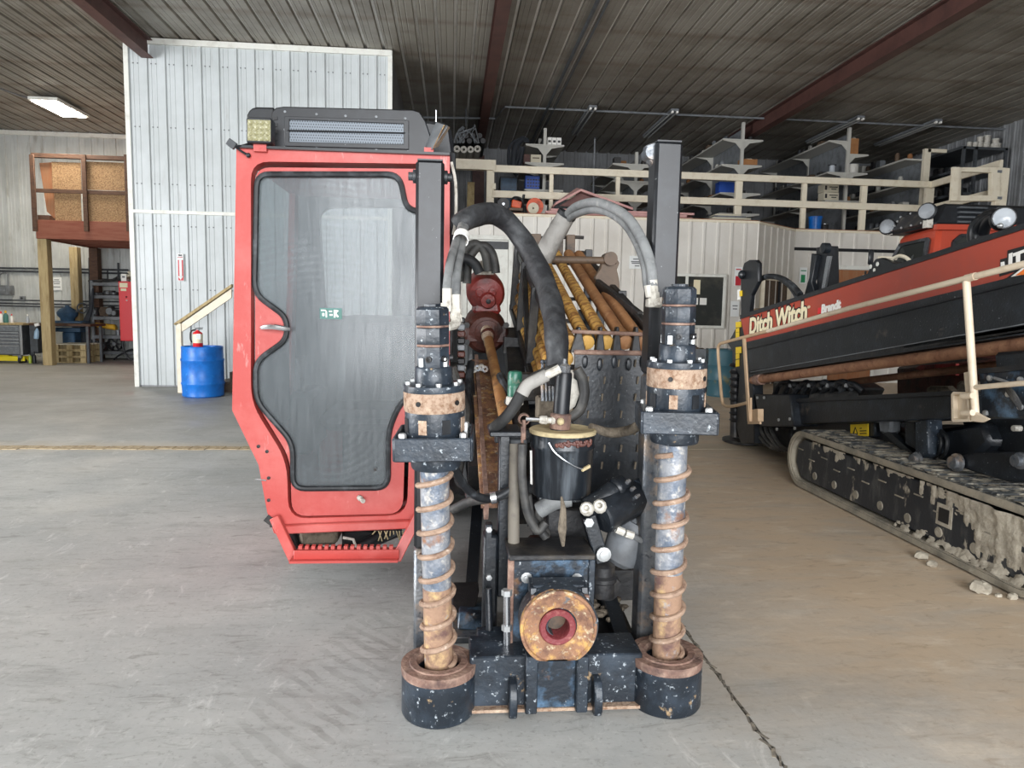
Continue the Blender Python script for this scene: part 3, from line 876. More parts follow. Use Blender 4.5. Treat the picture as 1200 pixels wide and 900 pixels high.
for x in (x0+.12, x1-.12):
    for y in (YT+.08, YT+.6):
        w_ = MB().cyl((x-.025, y, .075), (x+.025, y, .075), .075, n=14).build('caster', 'rubber', t)
        MB().cyl((x-.03, y, .075), (x+.03, y, .075), .035, n=10).build('hub', 'chrome', w_)
        MB().bb((x-.04, y-.04, .12), (x+.04, y+.04, zb_)).build('caster_fork', 'steel_grey', t)
# side workbench panel to the right of the chest
t = thing('work_bench', 'brown work bench with dark panel end right of the tool chest', 'bench', (P(38, 400, 19).x, 19.0, 0))
xa_, xb_ = x1+.08, P(49, 400, 18.9).x
MB().bb((xa_, 18.7, zt_-.06), (xb_+1.3, 19.5, zt_)).build('bench_top', 'timber_brown', t, bevel=.006)
MB().bb((xa_, 18.72, .25), (xb_, 19.45, zt_-.06)).build('end_panel', 'steel_dark', t)
for x in (xa_+.03, xb_+1.2):
    for y in (18.76, 19.42):
        MB().bb((x-.03, y-.03, 0), (x+.03, y+.03, zt_-.06)).build('leg', 'steel_dark', t)
# bottles on the chest
def bottle(px, py0, py1, Y, body, cap, label, wpx=5, cat='bottle', name='bottle', z0=None):
    b0 = P(px, py1, Y); s = (P(px+1, py1, Y)-P(px, py1, Y)).length
    if z0 is None: z0 = b0.z
    h = (py1-py0)*s; r = wpx*s/2
    t = thing(name, label, cat, (b0.x, Y, z0))
    MB().lathe((b0.x, Y, z0), (0, 0, 1), [(r*.95, 0), (r, h*.05), (r, h*.58), (r*.8, h*.68), (r*.4, h*.76), (r*.38, h*.82)], 14).build('bottle_body', body, t)
    MB().lathe((b0.x, Y, z0), (0, 0, 1), [(r*.45, h*.80), (r*.45, h*.96), (r*.3, h)], 10).build('cap', cap, t)
    return t
ZT = zt_
bottle(1.5, 362, 376, YT+.2, 'white_ink', 'red_tool', 'white bottle with red cap at the left edge of the tool chest top', 4.5, z0=ZT)
t = bottle(7, 361, 376, YT+.22, 'teal_ink', 'amber', 'teal bottle with yellow cap on the tool chest top', 5.5, z0=ZT)
bottle(14, 365, 376, YT+.25, 'white_ink', 'red_tool', 'white squeeze bottle with red nozzle right of the teal bottle', 3.6, z0=ZT)
bottle(32.5, 365, 376, YT+.3, 'lens_clear', 'white_ink', 'small clear spray bottle on the right corner of the chest', 3.6, z0=ZT)
# spray bottle hanging on the bench end
t = thing('spray_bottle', 'pale blue spray bottle hanging on the dark bench end', 'bottle', P(43, 397, 18.66))
s = (P(44, 390, 18.66)-P(43, 390, 18.66)).length
MB().lathe(P(42.5, 397, 18.66), P(44, 380, 18.66)-P(42.5, 397, 18.66), [(2.6*s, 0), (2.9*s, 2*s), (2.7*s, 9*s), (1.2*s, 12*s), (1*s, 13*s)], 12).build('bottle_body', mat('pale_blue_plastic', C(160, 190, 214), .3), t)
MB().bar(P(41, 381, 18.66), P(46, 380, 18.66), 2.4*s, 3.5*s).build('trigger_head', 'white_ink', t)
# yellow trolley jack under the chest
t = thing('floor_jack', 'yellow steel floor jack lying under the tool chest', 'jack', (P(12, 424, 18.7).x, 18.72, 0))
xq0, xq1 = P(-20, 422, 18.7).x, P(30, 422, 18.7).x
MB().bb((xq0, 18.66, .05), (xq1, 18.70, .17)).bb((xq0, 18.86, .05), (xq1, 18.90, .17)).bb((xq0+.2, 18.66, .05), (xq0+.3, 18.9, .1)).build('side_plates', 'yellow', t, bevel=.006)
MB().bb((xq0+.4, 18.70, .1), (xq0+.62, 18.86, .24)).build('pump_block', 'yellow', t, bevel=.01)
for x in (xq0+.1, xq1-.1):
    MB().cyl((x, 18.70, .05), (x, 18.86, .05), .05, n=12).build('roller', 'steel_dark', t)
# green/black bottles beside the chest
bottle(35.5, 412, 424.5, 18.65, mat('lime_plastic', C(170, 190, 70), .4), 'black_flat', 'lime green jug on the floor right of the chest caster', 3.5, 'jug', 'jug', 0)
bottle(40.5, 410, 424.8, 18.62, 'black_flat', 'black_flat', 'tall black jug on the floor beside the timber post', 4.2, 'jug', 'jug', 0)
# electrical box and wall conduits
t = thing('electrical_box', 'grey electrical box on the far left wall above the tool chest', 'electrical box', P(3, 346, YB-.2))
A, B = P(-6, 334, YB-.25), P(11.5, 346, YB-.25)
MB().bb((A.x, YB-.25, B.z), (B.x, YB-.035, A.z)).build('enclosure', 'steel_grey', t, bevel=.008)
MB().bb((A.x+.1, YB-.27, B.z+.05), (A.x+.28, YB-.25, A.z-.05)).build('cover', 'chest', t)
MB().tube([P(0, 334, YB-.1), P(0, 322, YB-.1), P(8, 320, YB-.1), P(9.5, 330, YB-.1), P(9.5, 336, YB-.1)], .02, 6, 3).build('conduit_bend', 'steel_grey', t)
for y0, y1, nm in ((313.5, 315, 4), (317, 319, 4), (351, 352.5, 6), (354.5, 357, 6), (357.5, 360, 6)):
    mb = MB().tube([P(-30, y0, YB-.07), P(150, y1+1.5, YB-.07)], .03 if nm == 4 else .022, 6)
    struct(mb.build('trim_%d' % nm, 'steel_dark'))
mb = MB().tube([P(104.5, 302, YB-.06), P(105.5, 400, YB-.06)], .025, 6).tube([P(138.5, 308, YB-.06), P(139, 330, YB-.06)], .03, 6).tube([P(126, 316, YB-.06), P(126, 327, YB-.06), P(118, 327, YB-.06)], .02, 6)
struct(mb.build('trim_7', 'steel_dark'))
t = thing('outlet_box', 'small grey outlet box on the far left wall by the conduit', 'outlet', P(26, 351.5, YB-.1))
A, B = P(23, 347, YB-.1), P(29, 352, YB-.1)
MB().bb((A.x, YB-.12, B.z), (B.x, YB-.035, A.z)).build('box_body', 'steel_grey', t, bevel=.006)
MB().bb((A.x+.04, YB-.13, B.z+.03), (B.x-.04, YB-.12, A.z-.03)).build('face_plate', 'clutter_dark', t)
sign('white paper notice on the far left wall between the timber posts', 66.8, 332.5, 5.8, 7.5, YB-.04, [(.6, .5), (.3, .7), (0, .6), (-.5, .7)])
# bench vise machine (blue grinder on a stand) behind the posts
t = thing('bench_machine', 'blue grey workshop machine on a pedestal behind the timber posts', 'machine', (P(74, 405, 20).x, 20.0, 0))
def pbox(mb, px0, px1, y0, y1, Y, d):
    a, b = P(px0, (y0+y1)/2, Y), P(px1, (y0+y1)/2, Y)
    z1, z0 = P((px0+px1)/2, y0, Y).z, P((px0+px1)/2, y1, Y).z
    return mb.bb((a.x, Y, max(z0, 0)), (b.x, Y+d, z1))
pbox(MB(), 60, 96, 376, 383, 19.8, .5).build('machine_bed', 'blue_machine', t, bevel=.02)
pbox(MB(), 60, 94, 384, 389, 19.85, .4).build('lower_rail', 'blue_machine', t, bevel=.01)
pbox(MB(), 73, 88, 389, 425, 19.9, .35).build('pedestal', 'blue_machine', t, bevel=.03)
cc = P(79, 368, 20)
MB().lathe((cc.x, 20, P(79, 377, 20).z), (0, 0, 1), [(.16, 0), (.18, .1), (.24, .16), (.26, .24), (.18, .34), (.07, .4), (.05, .44)], 16).build('motor_head', 'blue_machine', t)
MB().lathe(P(96, 361, 19.9), (0, 1, 0), [(.13, 0), (.15, .02), (.13, .04), (.11, .02), (.13, 0)], 20).build('hand_wheel', 'steel_dark', t)
MB().cyl(P(88, 366, 20), P(96, 361, 19.92), .02, n=8).build('wheel_shaft', 'steel_grey', t)
pbox(MB(), 66, 71, 366, 376, 19.95, .2).build('casting', 'carton_pale', t, bevel=.02)
# stack of pallets
yp0 = 18.9
for k in range(3):
    a, b = P(61, 410, yp0).x, P(103, 410, yp0+.1).x
    z0 = k*.165
    t = thing('pallet', ['bottom pallet of the stack of three behind the timber post', 'middle pallet of the stack of three behind the timber post', 'topmost wooden pallet of the stack behind the timber post'][k], 'pallet', ((a+b)/2, yp0+.4, z0), 'wooden pallets stacked behind the timber post')
    for j in range(3):
        for xx in (a+.08, (a+b)/2, b-.08):
            MB().box((xx, yp0+.06+j*.36, z0+.075), (.14, .1, .11)).build('block', 'timber', t)
    for j in range(5):
        MB().box(((a+b)/2, yp0+.06+j*.18, z0+.145), (b-a, .12, .02)).build('deck_board', 'timber' if k < 2 else 'carton_pale', t)
    for j in range(3):
        MB().box(((a+b)/2, yp0+.06+j*.36, z0+.01), (b-a, .1, .02)).build('bottom_board', 'timber', t)
# hanging hoses left of the rack
t = thing('hose_bundle', 'dark hoses hanging from the left end of the grey shelving', 'hose', P(104, 400, 20.2))
for k in range(5):
    xk = 107.5-k*.5
    MB().tube([P(109, 338, 20.25), P(107-k*.8, 365, 20.25+.02*k), P(100-k*2, 390, 20.25+.02*k), P(103-k, 408, 20.25+.02*k), P(107, 398, 20.3)], .028, 6, 5).build('hose', 'rope', t)
# grey shelving with its contents
YS = 20.35
t = thing('storage_rack', 'grey steel storage rack against the back wall under the platform', 'rack', (P(127, 412, YS).x, YS+.2, 0))
xr0, xr1 = P(107.5, 380, YS).x, P(160, 380, YS).x
for x in (xr0, xr1-.06):
    for y in (YS, YS+.42):
        MB().bb((x, y, 0), (x+.06, y+.05, P(115, 329, YS).z)).build('upright', 'steel_grey', t)
shz = [P(125, y, YS).z for y in (331, 346, 371, 393, 411.5)]
for z in shz:
    MB().bb((xr0, YS-.01, max(z-.09, .02)), (xr1, YS+.47, max(z, .08))).build('shelf', 'steel_grey', t, bevel=.004)
def item(name, label, cat, mb, m, group=None):
    o = mb.build(name, m, bevel=0)
    return tag(o, label, cat, group)
# contents
A = P(115, 383, YS+.1)
def onshelf(px, zi, dy=.12): return Vector((P(px, 380, YS+dy).x, YS+dy, shz[zi]))
q = onshelf(125, 3)
t = thing('guard_cover', 'yellow slotted chain guard on the fourth shelf of the grey rack', 'guard', q)
MB().hexa([q+Vector(v) for v in ((-.26, -.08, .22), (.26, -.08, .14), (.26, .12, .14), (-.26, .12, .22), (-.3, -.08, .34), (.22, -.08, .3), (.22, .12, .3), (-.3, .12, .34))]).build('yellow_shell', 'amber', t, bevel=.03)
MB().cyl(q+Vector((-.13, 0, 0)), q+Vector((-.13, 0, .2)), .07, n=12).cyl(q+Vector((.3, 0, 0)), q+Vector((.3, 0, .15)), .06, n=12).build('feet', 'chest', t)
q = onshelf(134, 4)
t = thing('hose_reel', 'black flat hose reel on the bottom shelf of the grey rack', 'reel', q)
rr = .20
MB().lathe(q+Vector((0, -.05, rr)), (0, 1, 0), [(rr, 0), (rr, .14), (rr*.9, .14), (rr*.9, 0), (rr, 0)], 20).build('rim', 'black_flat', t)
for k in range(6):
    a = k*math.pi/3
    MB().bar(q+Vector((0, 0, rr)), q+Vector((rr*.92*math.cos(a), 0, rr+rr*.92*math.sin(a))), .03, .07, (0, 1, 0)).build('spoke', 'black_flat', t)
MB().cyl(q+Vector((0, -.07, rr)), q+Vector((0, .1, rr)), .05, n=12).build('hub', 'steel_grey', t)
q = onshelf(124, 2)
item('machine_bracket', 'tan cast bracket on the middle shelf of the grey rack', 'bracket', MB().prism([q+Vector(v) for v in ((-.14, 0, .02), (.1, 0, 0), (.18, 0, .1), (.12, 0, .25), (-.12, 0, .27), (-.18, 0, .15))], (0, .12, 0)), 'clutter_brown')
for k, (px, zi, sz) in enumerate(((112, 2, (.2, .2, .26)), (131, 2, (.12, .2, .3)), (136, 2, (.14, .2, .2)), (117, 1, (.3, .2, .08)), (130, 1, (.26, .2, .14)), (137, 1, (.14, .2, .1)), (113, 4, (.2, .2, .3)), (121, 4, (.16, .2, .26)))):
    q = onshelf(px, zi)
    t = thing('machine_part', ['dark part at the left of the middle shelf of the grey rack', 'dark part right of the tan bracket on the grey rack', 'dark part at the right end of the middle shelf of the grey rack', 'flat dark part at the left of the second shelf of the grey rack', 'dark part in the middle of the second shelf of the grey rack', 'small dark part at the right of the second shelf of the grey rack', 'dark part at the left end of the bottom shelf of the grey rack', 'dark part left of the black reel on the grey rack'][k], 'machine part', q, 'dark machine parts on the grey storage rack')
    MB().box(q+Vector((0, 0, sz[2]/2)), (sz[0], sz[1], sz[2]*.9)).build('part_block', 'clutter_dark', t, bevel=.02)
    MB().cyl(q+Vector((0, -.14, sz[2]*.5)), q+Vector((0, .1, sz[2]*.5)), sz[2]*.3, n=12).build('part_flange', 'steel_grey', t)
q = onshelf(128, 0)
t = thing('clamp_bar', 'dark steel bars lying across the top of the grey rack', 'bar', q)
MB().tube([q+Vector((-.5, 0, .03)), q+Vector((.1, 0, .06)), q+Vector((.28, 0, .16))], .03, 8, 1).build('bent_bar', 'clutter_dark', t)
MB().tube([q+Vector((-.3, .05, .05)), q+Vector((.35, .05, .09))], .035, 8, 1).build('straight_bar', 'clutter_dark', t)
# red wall cabinet
YC = 19.6
t = thing('wall_cabinet', 'tall red steel cabinet beside the white partition', 'cabinet', (P(150, 400, YC).x, YC+.2, P(150, 400, YC).z))
A, B = P(139.5, 329.5, YC), P(176, 400, YC)
a2 = P(141.5, 400, YC)
MB().bb((a2.x-.01, YC, B.z), (B.x, YC+.45, A.z)).build('body', 'red_tool', t, bevel=.01)
MB().bb((a2.x+.02, YC-.02, B.z+.03), (B.x-.02, YC, A.z-.03)).build('door', 'red_tool', t, bevel=.006)
A2, B2 = P(140.5, 331.5, YC), P(150, 337, YC)
MB().bb((A2.x, YC-.026, B2.z), (B2.x, YC-.02, A2.z)).bb((P(142, 340, YC).x, YC-.026, P(142, 341, YC).z), (P(148.5, 340, YC).x, YC-.02, P(142, 338, YC).z)).build('pale_labels', 'cream_ink', t)
MB().ball(P(148, 348, YC-.03), .02).build('keyhole', 'black_ink', t)
MB().ball(P(148.6, 352, YC-.03), .02).build('latch_button', 'white_ink', t)
for (px, lab, m, hh) in ((145, 'white carton with faint print on top of the red cabinet', 'white_ink', .2),):
    q = Vector((P(px, 325, YC+.1).x, YC+.15, A.z))
    o = thing('carton', lab, 'box', q)
    MB().box(q+Vector((0, 0, hh/2)), (.14, .12, hh)).build('box_body', m, o, bevel=.006)
    MB().box(q+Vector((0, -.062, hh*.6)), (.07, .004, .05)).build('print_patch', 'grey_ink', o)
q = Vector((P(152, 325, YC+.1).x, YC+.15, A.z))
t = thing('parts_pile', 'small pale fittings heaped on top of the red cabinet', 'fitting', q)
for k in range(7):
    MB().cyl(q+Vector((random.uniform(-.09, .09), random.uniform(-.05, .05), .03+k*.03)), q+Vector((random.uniform(-.09, .09), random.uniform(-.05, .05), .07+k*.03)), .035, n=8).build('fitting', ('carton_pale', 'clutter_brown')[k % 2], t)
t = thing('cable_loop', 'black cable looped on the floor below the red cabinet', 'cable', (P(150, 412, 20).x, 20.1, 0))
x_ = P(151, 405, 20).x
MB().tube([(x_-.1, 20.1, .75), (x_-.18, 20.05, .4), (x_+.0, 20.0, .05), (x_+.3, 20, .02), (x_+.1, 20.05, .3), (x_-.25, 20, .15), (x_-.4, 20.0, .02)], .025, 8, 6).build('cable', 'black_flat', t)

# fire extinguisher arrow sign on the partition
c = P(211.5, 313, YP-.05)
t = thing('extinguisher_sign', 'narrow red and white arrow sign on the white partition', 'sign', c)
s = (P(212.5, 313, YP)-P(211.5, 313, YP)).length
def sbox(mb, x0, x1, y0, y1, lift): return mb.bb((c.x+(x0-211.5)*s, c.y-lift-.003, c.z-(y1-313)*s), (c.x+(x1-211.5)*s, c.y-lift, c.z-(y0-313)*s))
sbox(MB(), 208.2, 215.2, 297, 329.5, 0).build('white_plate', 'paper', t)
sbox(MB(), 208.8, 214.8, 304.5, 329, .004).build('red_field', 'red_ink', t)
mb = sbox(MB(), 210.4, 213.2, 304, 324.5, .008)
mb.prism([(c.x-2.9*s, c.y-.011, c.z-11*s), (c.x+2.9*s, c.y-.011, c.z-11*s), (c.x, c.y-.011, c.z-15.4*s)], (0, .003, 0))
mb.build('white_arrow', 'paper', t)
text_mesh('lettering', 'FIRE', 2.4*s, 'black_ink', t, (c.x, c.y-.006, c.z+13.2*s), (1, 0, 0), (0, 0, 1), .001, .002, align='CENTER')
text_mesh('lettering', 'EXTINGUISHER', 1.1*s, 'red_ink', t, (c.x, c.y-.006, c.z+11.2*s), (1, 0, 0), (0, 0, 1), .001, .001, sx=.78, align='CENTER')

# stair handrail by the partition
t = thing('stair_rail', 'cream painted stair handrail and newel post beside the blue drum', 'handrail', (P(211, 460, 12.6).x, 12.62, 0))
cpst = PZ(211, 460.5)
Yq = cpst.y
xq0, xq1 = P(207, 420, Yq).x, P(213, 420, Yq).x
MB().bb((xq0, Yq, 0), (xq1, Yq+.09, P(210, 379, Yq).z)).build('newel_post', 'cream', t, bevel=.004)
for (a, b, c_, d) in (((206, 380), (214, 386), (271, 343), (271, 336)),):
    pts = [P(203, 379.5, Yq), P(271, 333, Yq), P(271, 336.5, Yq), P(206, 381.5, Yq)]
    MB().prism(pts, (0, .12, 0)).build('hand_rail', 'timber', t)
    pts = [P(212, 380, Yq+.02), P(271, 338.5, Yq+.02), P(271, 349, Yq+.02), P(212, 389.5, Yq+.02)]
    MB().prism(pts, (0, .05, 0)).build('skirt_board', 'cream', t)
# concrete stairs hinted behind the drum
t = thing('stair_flight', 'brown stepped stair end between the blue drum and the red cab', 'stairs', (P(268, 455, 12.9).x, 13.0, 0))
xs0 = P(262, 430, 12.9).x
for k in range(6):
    MB().bb((xs0-.1+k*.25, 12.75, 0), (xs0+.15+k*.25, 13.45, .18*(k+1))).build('step', 'clutter_brown', t)
# blue drum
c = PZ(238.5, 464)
rd = (P(262.6, 430, c.y)-P(213.8, 430, c.y)).length/2
hd = P(238, 405.5, c.y).z
t = thing('drum', 'blue plastic drum standing by the white partition', 'drum', (c.x, c.y, 0))
MB().lathe((c.x, c.y, 0), (0, 0, 1), [(rd*.90, 0), (rd*.97, .02), (rd*.96, hd*.08), (rd*.985, hd*.24), (rd*1.01, hd*.255), (rd*1.01, hd*.275), (rd*.985, hd*.29), (rd*.985, hd*.70), (rd*1.01, hd*.715), (rd*1.01, hd*.745), (rd*.975, hd*.77), (rd*.96, hd*.94), (rd*.97, hd*.985), (rd*.94, hd), (rd*.9, hd-.005), (rd*.9, hd-.03), (.001, hd-.03)], 40).build('drum_body', 'drum_blue', t)
for k in (-.5, .5):
    MB().cyl((c.x+k*rd, c.y, hd-.03), (c.x+k*rd, c.y, hd-.005), .035, n=12).build('bung', 'drum_blue', t)
# fire extinguisher on the drum
ce = Vector((P(234, 404, c.y).x, c.y-.08, hd-.028))
s = (P(235, 400, c.y)-P(234, 400, c.y)).length
t = thing('fire_extinguisher', 'red fire extinguisher with white label standing on the blue drum', 'fire extinguisher', ce)
rE, hE = 5.6*s, 23*s
MB().lathe(ce, (0, 0, 1), [(rE*.9, 0), (rE, .01), (rE, hE*.74), (rE*.9, hE*.8), (rE*.45, hE*.87), (rE*.3, hE*.9), (rE*.3, hE*.94)], 20).build('cylinder_body', 'red_tool', t)
MB().lathe(ce, (0, 0, 1), [(rE*1.01, hE*.26), (rE*1.01, hE*.72)], 20).build('label_band', 'cream_ink', t)
MB().box(ce+Vector((rE*.45, -rE*.93, hE*.6)), (rE*.9, .004, hE*.3), (.1, 0, .3)).build('tag_card', 'paper', t)
MB().box(ce+Vector((0, 0, hE*.95)), (rE*.6, rE*.5, hE*.08)).build('valve', 'chrome', t, bevel=.003)
MB().bar(ce+Vector((-rE*.5, 0, hE*1.01)), ce+Vector((rE*1.1, 0, hE*1.06)), .03, .012).build('lever', 'black_flat', t)
MB().bar(ce+Vector((-rE*.2, 0, hE*.95)), ce+Vector((rE*1.0, 0, hE*.99)), .03, .012).build('handle', 'black_flat', t)
MB().tube([ce+Vector((-rE*.3, 0, hE*.95)), ce+Vector((-rE*1.2, -.03, hE*.86)), ce+Vector((-rE*1.35, -.04, hE*.5)), ce+Vector((-rE*1.1, -.04, hE*.28))], .013, 8, 6).build('discharge_hose', 'black_flat', t)

# teal drum and grey box by the office (right of the machine)
c = Vector((P(847, 440, 12.9).x, 12.9, 0)); rd = .29; hd = P(847, 409, 12.9).z
t = thing('drum', 'teal steel drum with yellow rust streaks behind the tan handrail', 'drum', c)
MB().lathe(c, (0, 0, 1), [(rd*.98, 0), (rd, .02), (rd*.97, .03), (rd*.97, hd*.33), (rd, hd*.345), (rd*.97, hd*.36), (rd*.97, hd*.64), (rd, hd*.655), (rd*.97, hd*.67), (rd*.97, hd*.97), (rd, hd*.98), (rd*.98, hd), (rd*.93, hd-.02), (.001, hd-.02)], 36).build('drum_body', 'drum_teal', t)
MB().cyl(c+Vector((.1, 0, hd-.02)), c+Vector((.1, 0, hd)), .03, n=10).build('bung', 'steel_grey', t)
x0, x1 = P(806, 440, 13.4).x, P(829, 440, 13.4).x
t = thing('metal_bin', 'open grey metal bin full of scrap against the office wall', 'bin', ((x0+x1)/2, 13.7, 0))
zt2 = P(815, 409, 13.4).z
MB().bb((x0, 13.4, .1), (x1, 13.42, zt2)).bb((x0, 14.0, .1), (x1, 14.02, zt2)).bb((x0, 13.4, .1), (x0+.02, 14.02, zt2)).bb((x1-.02, 13.4, .1), (x1, 14.02, zt2)).bb((x0, 13.4, .1), (x1, 14.02, .12)).build('bin_walls', 'steel_grey', t)
for x in (x0+.03, x1-.03):
    MB().bb((x-.03, 13.38, 0), (x+.03, 13.40, zt2+.02)).build('corner_strip', 'chrome', t)
    MB().bb((x-.03, 13.98, 0), (x+.03, 14.04, .1)).build('foot', 'steel_grey', t)
mb = MB()
for k in range(26):
    mb.box((random.uniform(x0+.05, x1-.08), random.uniform(13.45, 13.95), zt2-.05+random.uniform(0, .1)), (random.uniform(.05, .14), .06, .06), (random.random(), random.random(), random.random()))
mb.build('scrap', 'clutter_brown', t, kind='stuff')

# ================================================================== MEZZANINE
ZM = zo+.05
# cream guard rail
YR = YO2-.04
t = thing('guard_rail', 'cream painted timber guard rail along the mezzanine edge', 'railing', (5.5, YR, ZM))
zt1, zt0 = P(800, 202, YR).z, P(800, 210, YR).z
zm1, zm0 = P(800, 231, YR).z, P(800, 239, YR).z
xA, xB = P(577, 210, YR).x, P(1091, 210, YR).x
MB().bb((xA, YR-.06, zt0), (xB, YR, zt1)).build('top_rail', 'cream', t, bevel=.006)
MB().bb((xA, YR-.06, zm0), (xB, YR, zm1)).build('mid_rail', 'cream', t, bevel=.006)
for px, wd in ((574.5, .17), (646, .09), (724, .09), (866, .16), (943, .11), (1013, .14), (1090, .2)):
    x = P(px, 230, YR).x
    MB().bb((x-wd/2, YR, ZM), (x+wd/2, YR+.09, zt1 if px != 574.5 else P(575, 190, YR).z)).build('post', 'cream', t, bevel=.006)
# return rails towards the front at the right end
xr_ = xB
pts = ((1092, 213, YR), (1172, 187, 13.2))
e = PX(1172, 191, xr_+1.2)
for z0, z1, nm in ((zt0, zt1, 'return_rail'), (zm0, zm1, 'return_rail')):
    MB().bar((xr_, YR-.03, (z0+z1)/2), (P(1174, 205, 13.5).x-.02, 13.5, (z0+z1)/2), .06, z1-z0).build(nm, 'cream', t, bevel=.005)
# stair-head frame on the left
z1_ = P(550, 187, YR).z; z0_ = P(550, 199, YR).z
MB().bb((P(505, 190, YR).x, YR-.08, z0_), (P(581, 190, YR).x, YR+.08, z1_)).build('head_beam', 'cream', t, bevel=.006)
MB().bb((P(577, 214, YR).x, YR-.04, P(577, 222, YR).z), (P(581, 214, YR).x, YR+.04, P(577, 215, YR).z)).build('rail_bracket', 'cream', t)
# swing gate frame and end post, carried by the corner of the mezzanine
Yg = 13.3
t = thing('swing_gate', 'cream timber swing gate frame and end post above the second machine', 'gate', P(1175, 262, Yg))
MB().hexa([P(1164, 262, Yg), P(1177, 262, Yg), P(1177, 262, Yg)+Vector((0, .12, 0)), P(1164, 262, Yg)+Vector((0, .12, 0)), P(1171, 196, Yg), P(1184, 197, Yg), P(1184, 197, Yg)+Vector((0, .12, 0)), P(1171, 196, Yg)+Vector((0, .12, 0))]).build('end_post', 'cream', t, bevel=.005)
g0 = [P(1117, 235.5, Yg-.02), P(1172, 235.5, Yg-.02), P(1172, 196, Yg-.02), P(1119, 196, Yg-.02)]
g1 = [P(1126, 229, Yg-.02), P(1162, 229, Yg-.02), P(1162.5, 202, Yg-.02), P(1127, 201, Yg-.02)]
MB().ring(g0, g1, (0, .1, 0)).build('gate_frame', 'cream', t, bevel=.004)
MB().bar(P(1117, 235.5, Yg-.04), P(1119.5, 196, Yg-.04), .14, .05, (0, 1, 0)).build('gate_stile', 'cream', t)
for yy in (232, 201):
    MB().bb((P(1168, yy, Yg).x, Yg-.03, P(1166, yy+1.5, Yg).z), (P(1173, yy, Yg).x, Yg, P(1166, yy-1.5, Yg).z)).build('hinge', 'steel_grey', t)
# ledge the gate post stands on
zl = P(1175, 262, Yg).z
struct(MB().bb((P(1150, 262, Yg).x, Yg-.1, zl-.12), (XR, YO2, zl)).build('floor_gate_landing', 'cream', smooth=False))

# gondola shelving: double sided units running to the back
clut = ('clutter_dark', 'clutter_brown', 'steel_grey', 'clutter_dark', 'carton', 'shelf_white')
def gondola(label, px, ytop, Y0, levels, half, Y1=20.4, right=True, left=True):
    x = P(px, 220, Y0).x
    t = thing('shelving_unit', label, 'shelving', (x, (Y0+Y1)/2, ZM))
    zt_ = P(px, ytop, Y0).z
    ys = [Y0, (Y0+Y1)/2, Y1]
    for y in ys:
        MB().bb((x-.035, y, ZM), (x+.035, y+.07, zt_)).build('upright', 'shelf_white', t)
    MB().bb((x-.012, Y0+.07, ZM), (x+.012, Y1, zt_-.15)).build('back_panel', 'steel_grey', t)
    out = []
    for (py, sides, wpx) in levels:
        z = P(px, py, Y0).z
        for sd in sides:
            wd = wpx*(P(px+1, py, Y0)-P(px, py, Y0)).length
            xa, xb = (x+.035, x+.035+wd) if sd > 0 else (x-.035-wd, x-.035)
            MB().bb((xa, Y0, z-.035), (xb, Y1, z)).build('shelf', 'shelf_white', t)
            xi = xa if sd > 0 else xb
            xo = xb if sd > 0 else xa
            for y in ys:
                MB().prism([(xi, y+.02, z-.035), (xo, y+.02, z-.035), (xi+(xo-xi)*.3, y+.02, z-.09), (xi, y+.02, z-.24)], (0, .012, 0)).build('bracket', 'shelf_white', t)
            out.append((z, min(xa, xb), max(xa, xb), sd))
    return out, x
ORD = ['first', 'second', 'third', 'fourth', 'fifth', 'sixth', 'seventh', 'eighth', 'ninth', 'tenth', 'eleventh', 'twelfth', 'last']
CNAME = {'clutter_dark': 'dark', 'clutter_brown': 'brown', 'steel_grey': 'grey', 'carton': 'cardboard', 'shelf_white': 'pale', 'steel_dark': 'charcoal'}
clut = ('clutter_dark', 'clutter_brown', 'steel_grey', 'clutter_dark', 'clutter_dark', 'steel_dark', 'carton', 'shelf_white')
def clutter(levels, Y0, Y1, n, unit, hmax=.22):
    zs_all = sorted({round(l[0], 3) for l in levels}, reverse=True)
    for (z, xa, xb, sd) in levels:
        zi = zs_all.index(round(z, 3))
        lv = ['top', 'second', 'third', 'bottom'][zi]+(' left' if sd < 0 else ' right')
        for k in range(n):
            y = Y0+.15+(Y1-Y0-.3)*(k+random.uniform(.3, .7))/n
            h = random.uniform(.07, hmax)
            m = random.choice(clut)
            dy = (Y1-Y0-.3)/n*.34
            if random.random() < .4:
                x = random.uniform(xa+.08, xb-.08)
                o = MB().lathe((x, y, z+.002), (0, 0, 1), [(.055, 0), (.06, h*.1), (.06, h*.8), (.045, h*.9), (.045, h)], 10).build('storage_can', m)
                what = 'can'
            else:
                x = random.uniform(xa+.1, xb-.1)
                o = MB().box((x, y, z+h/2+.002), (random.uniform(.1, .17), min(random.uniform(.14, .3), dy*2), h)).build('storage_box', m, bevel=.006)
                what = 'box'
            tag(o, '%s %s, %s from the front on the %s shelf of the %s' % (CNAME[m], what, ORD[k], lv, unit), what, 'small stock on the shelves of the '+unit)
def pthing(name, label, cat, px, py, Y, z=None, group=None):
    p = P(px, py, Y)
    if z is not None: p.z = z
    return thing(name, label, cat, p, group), p
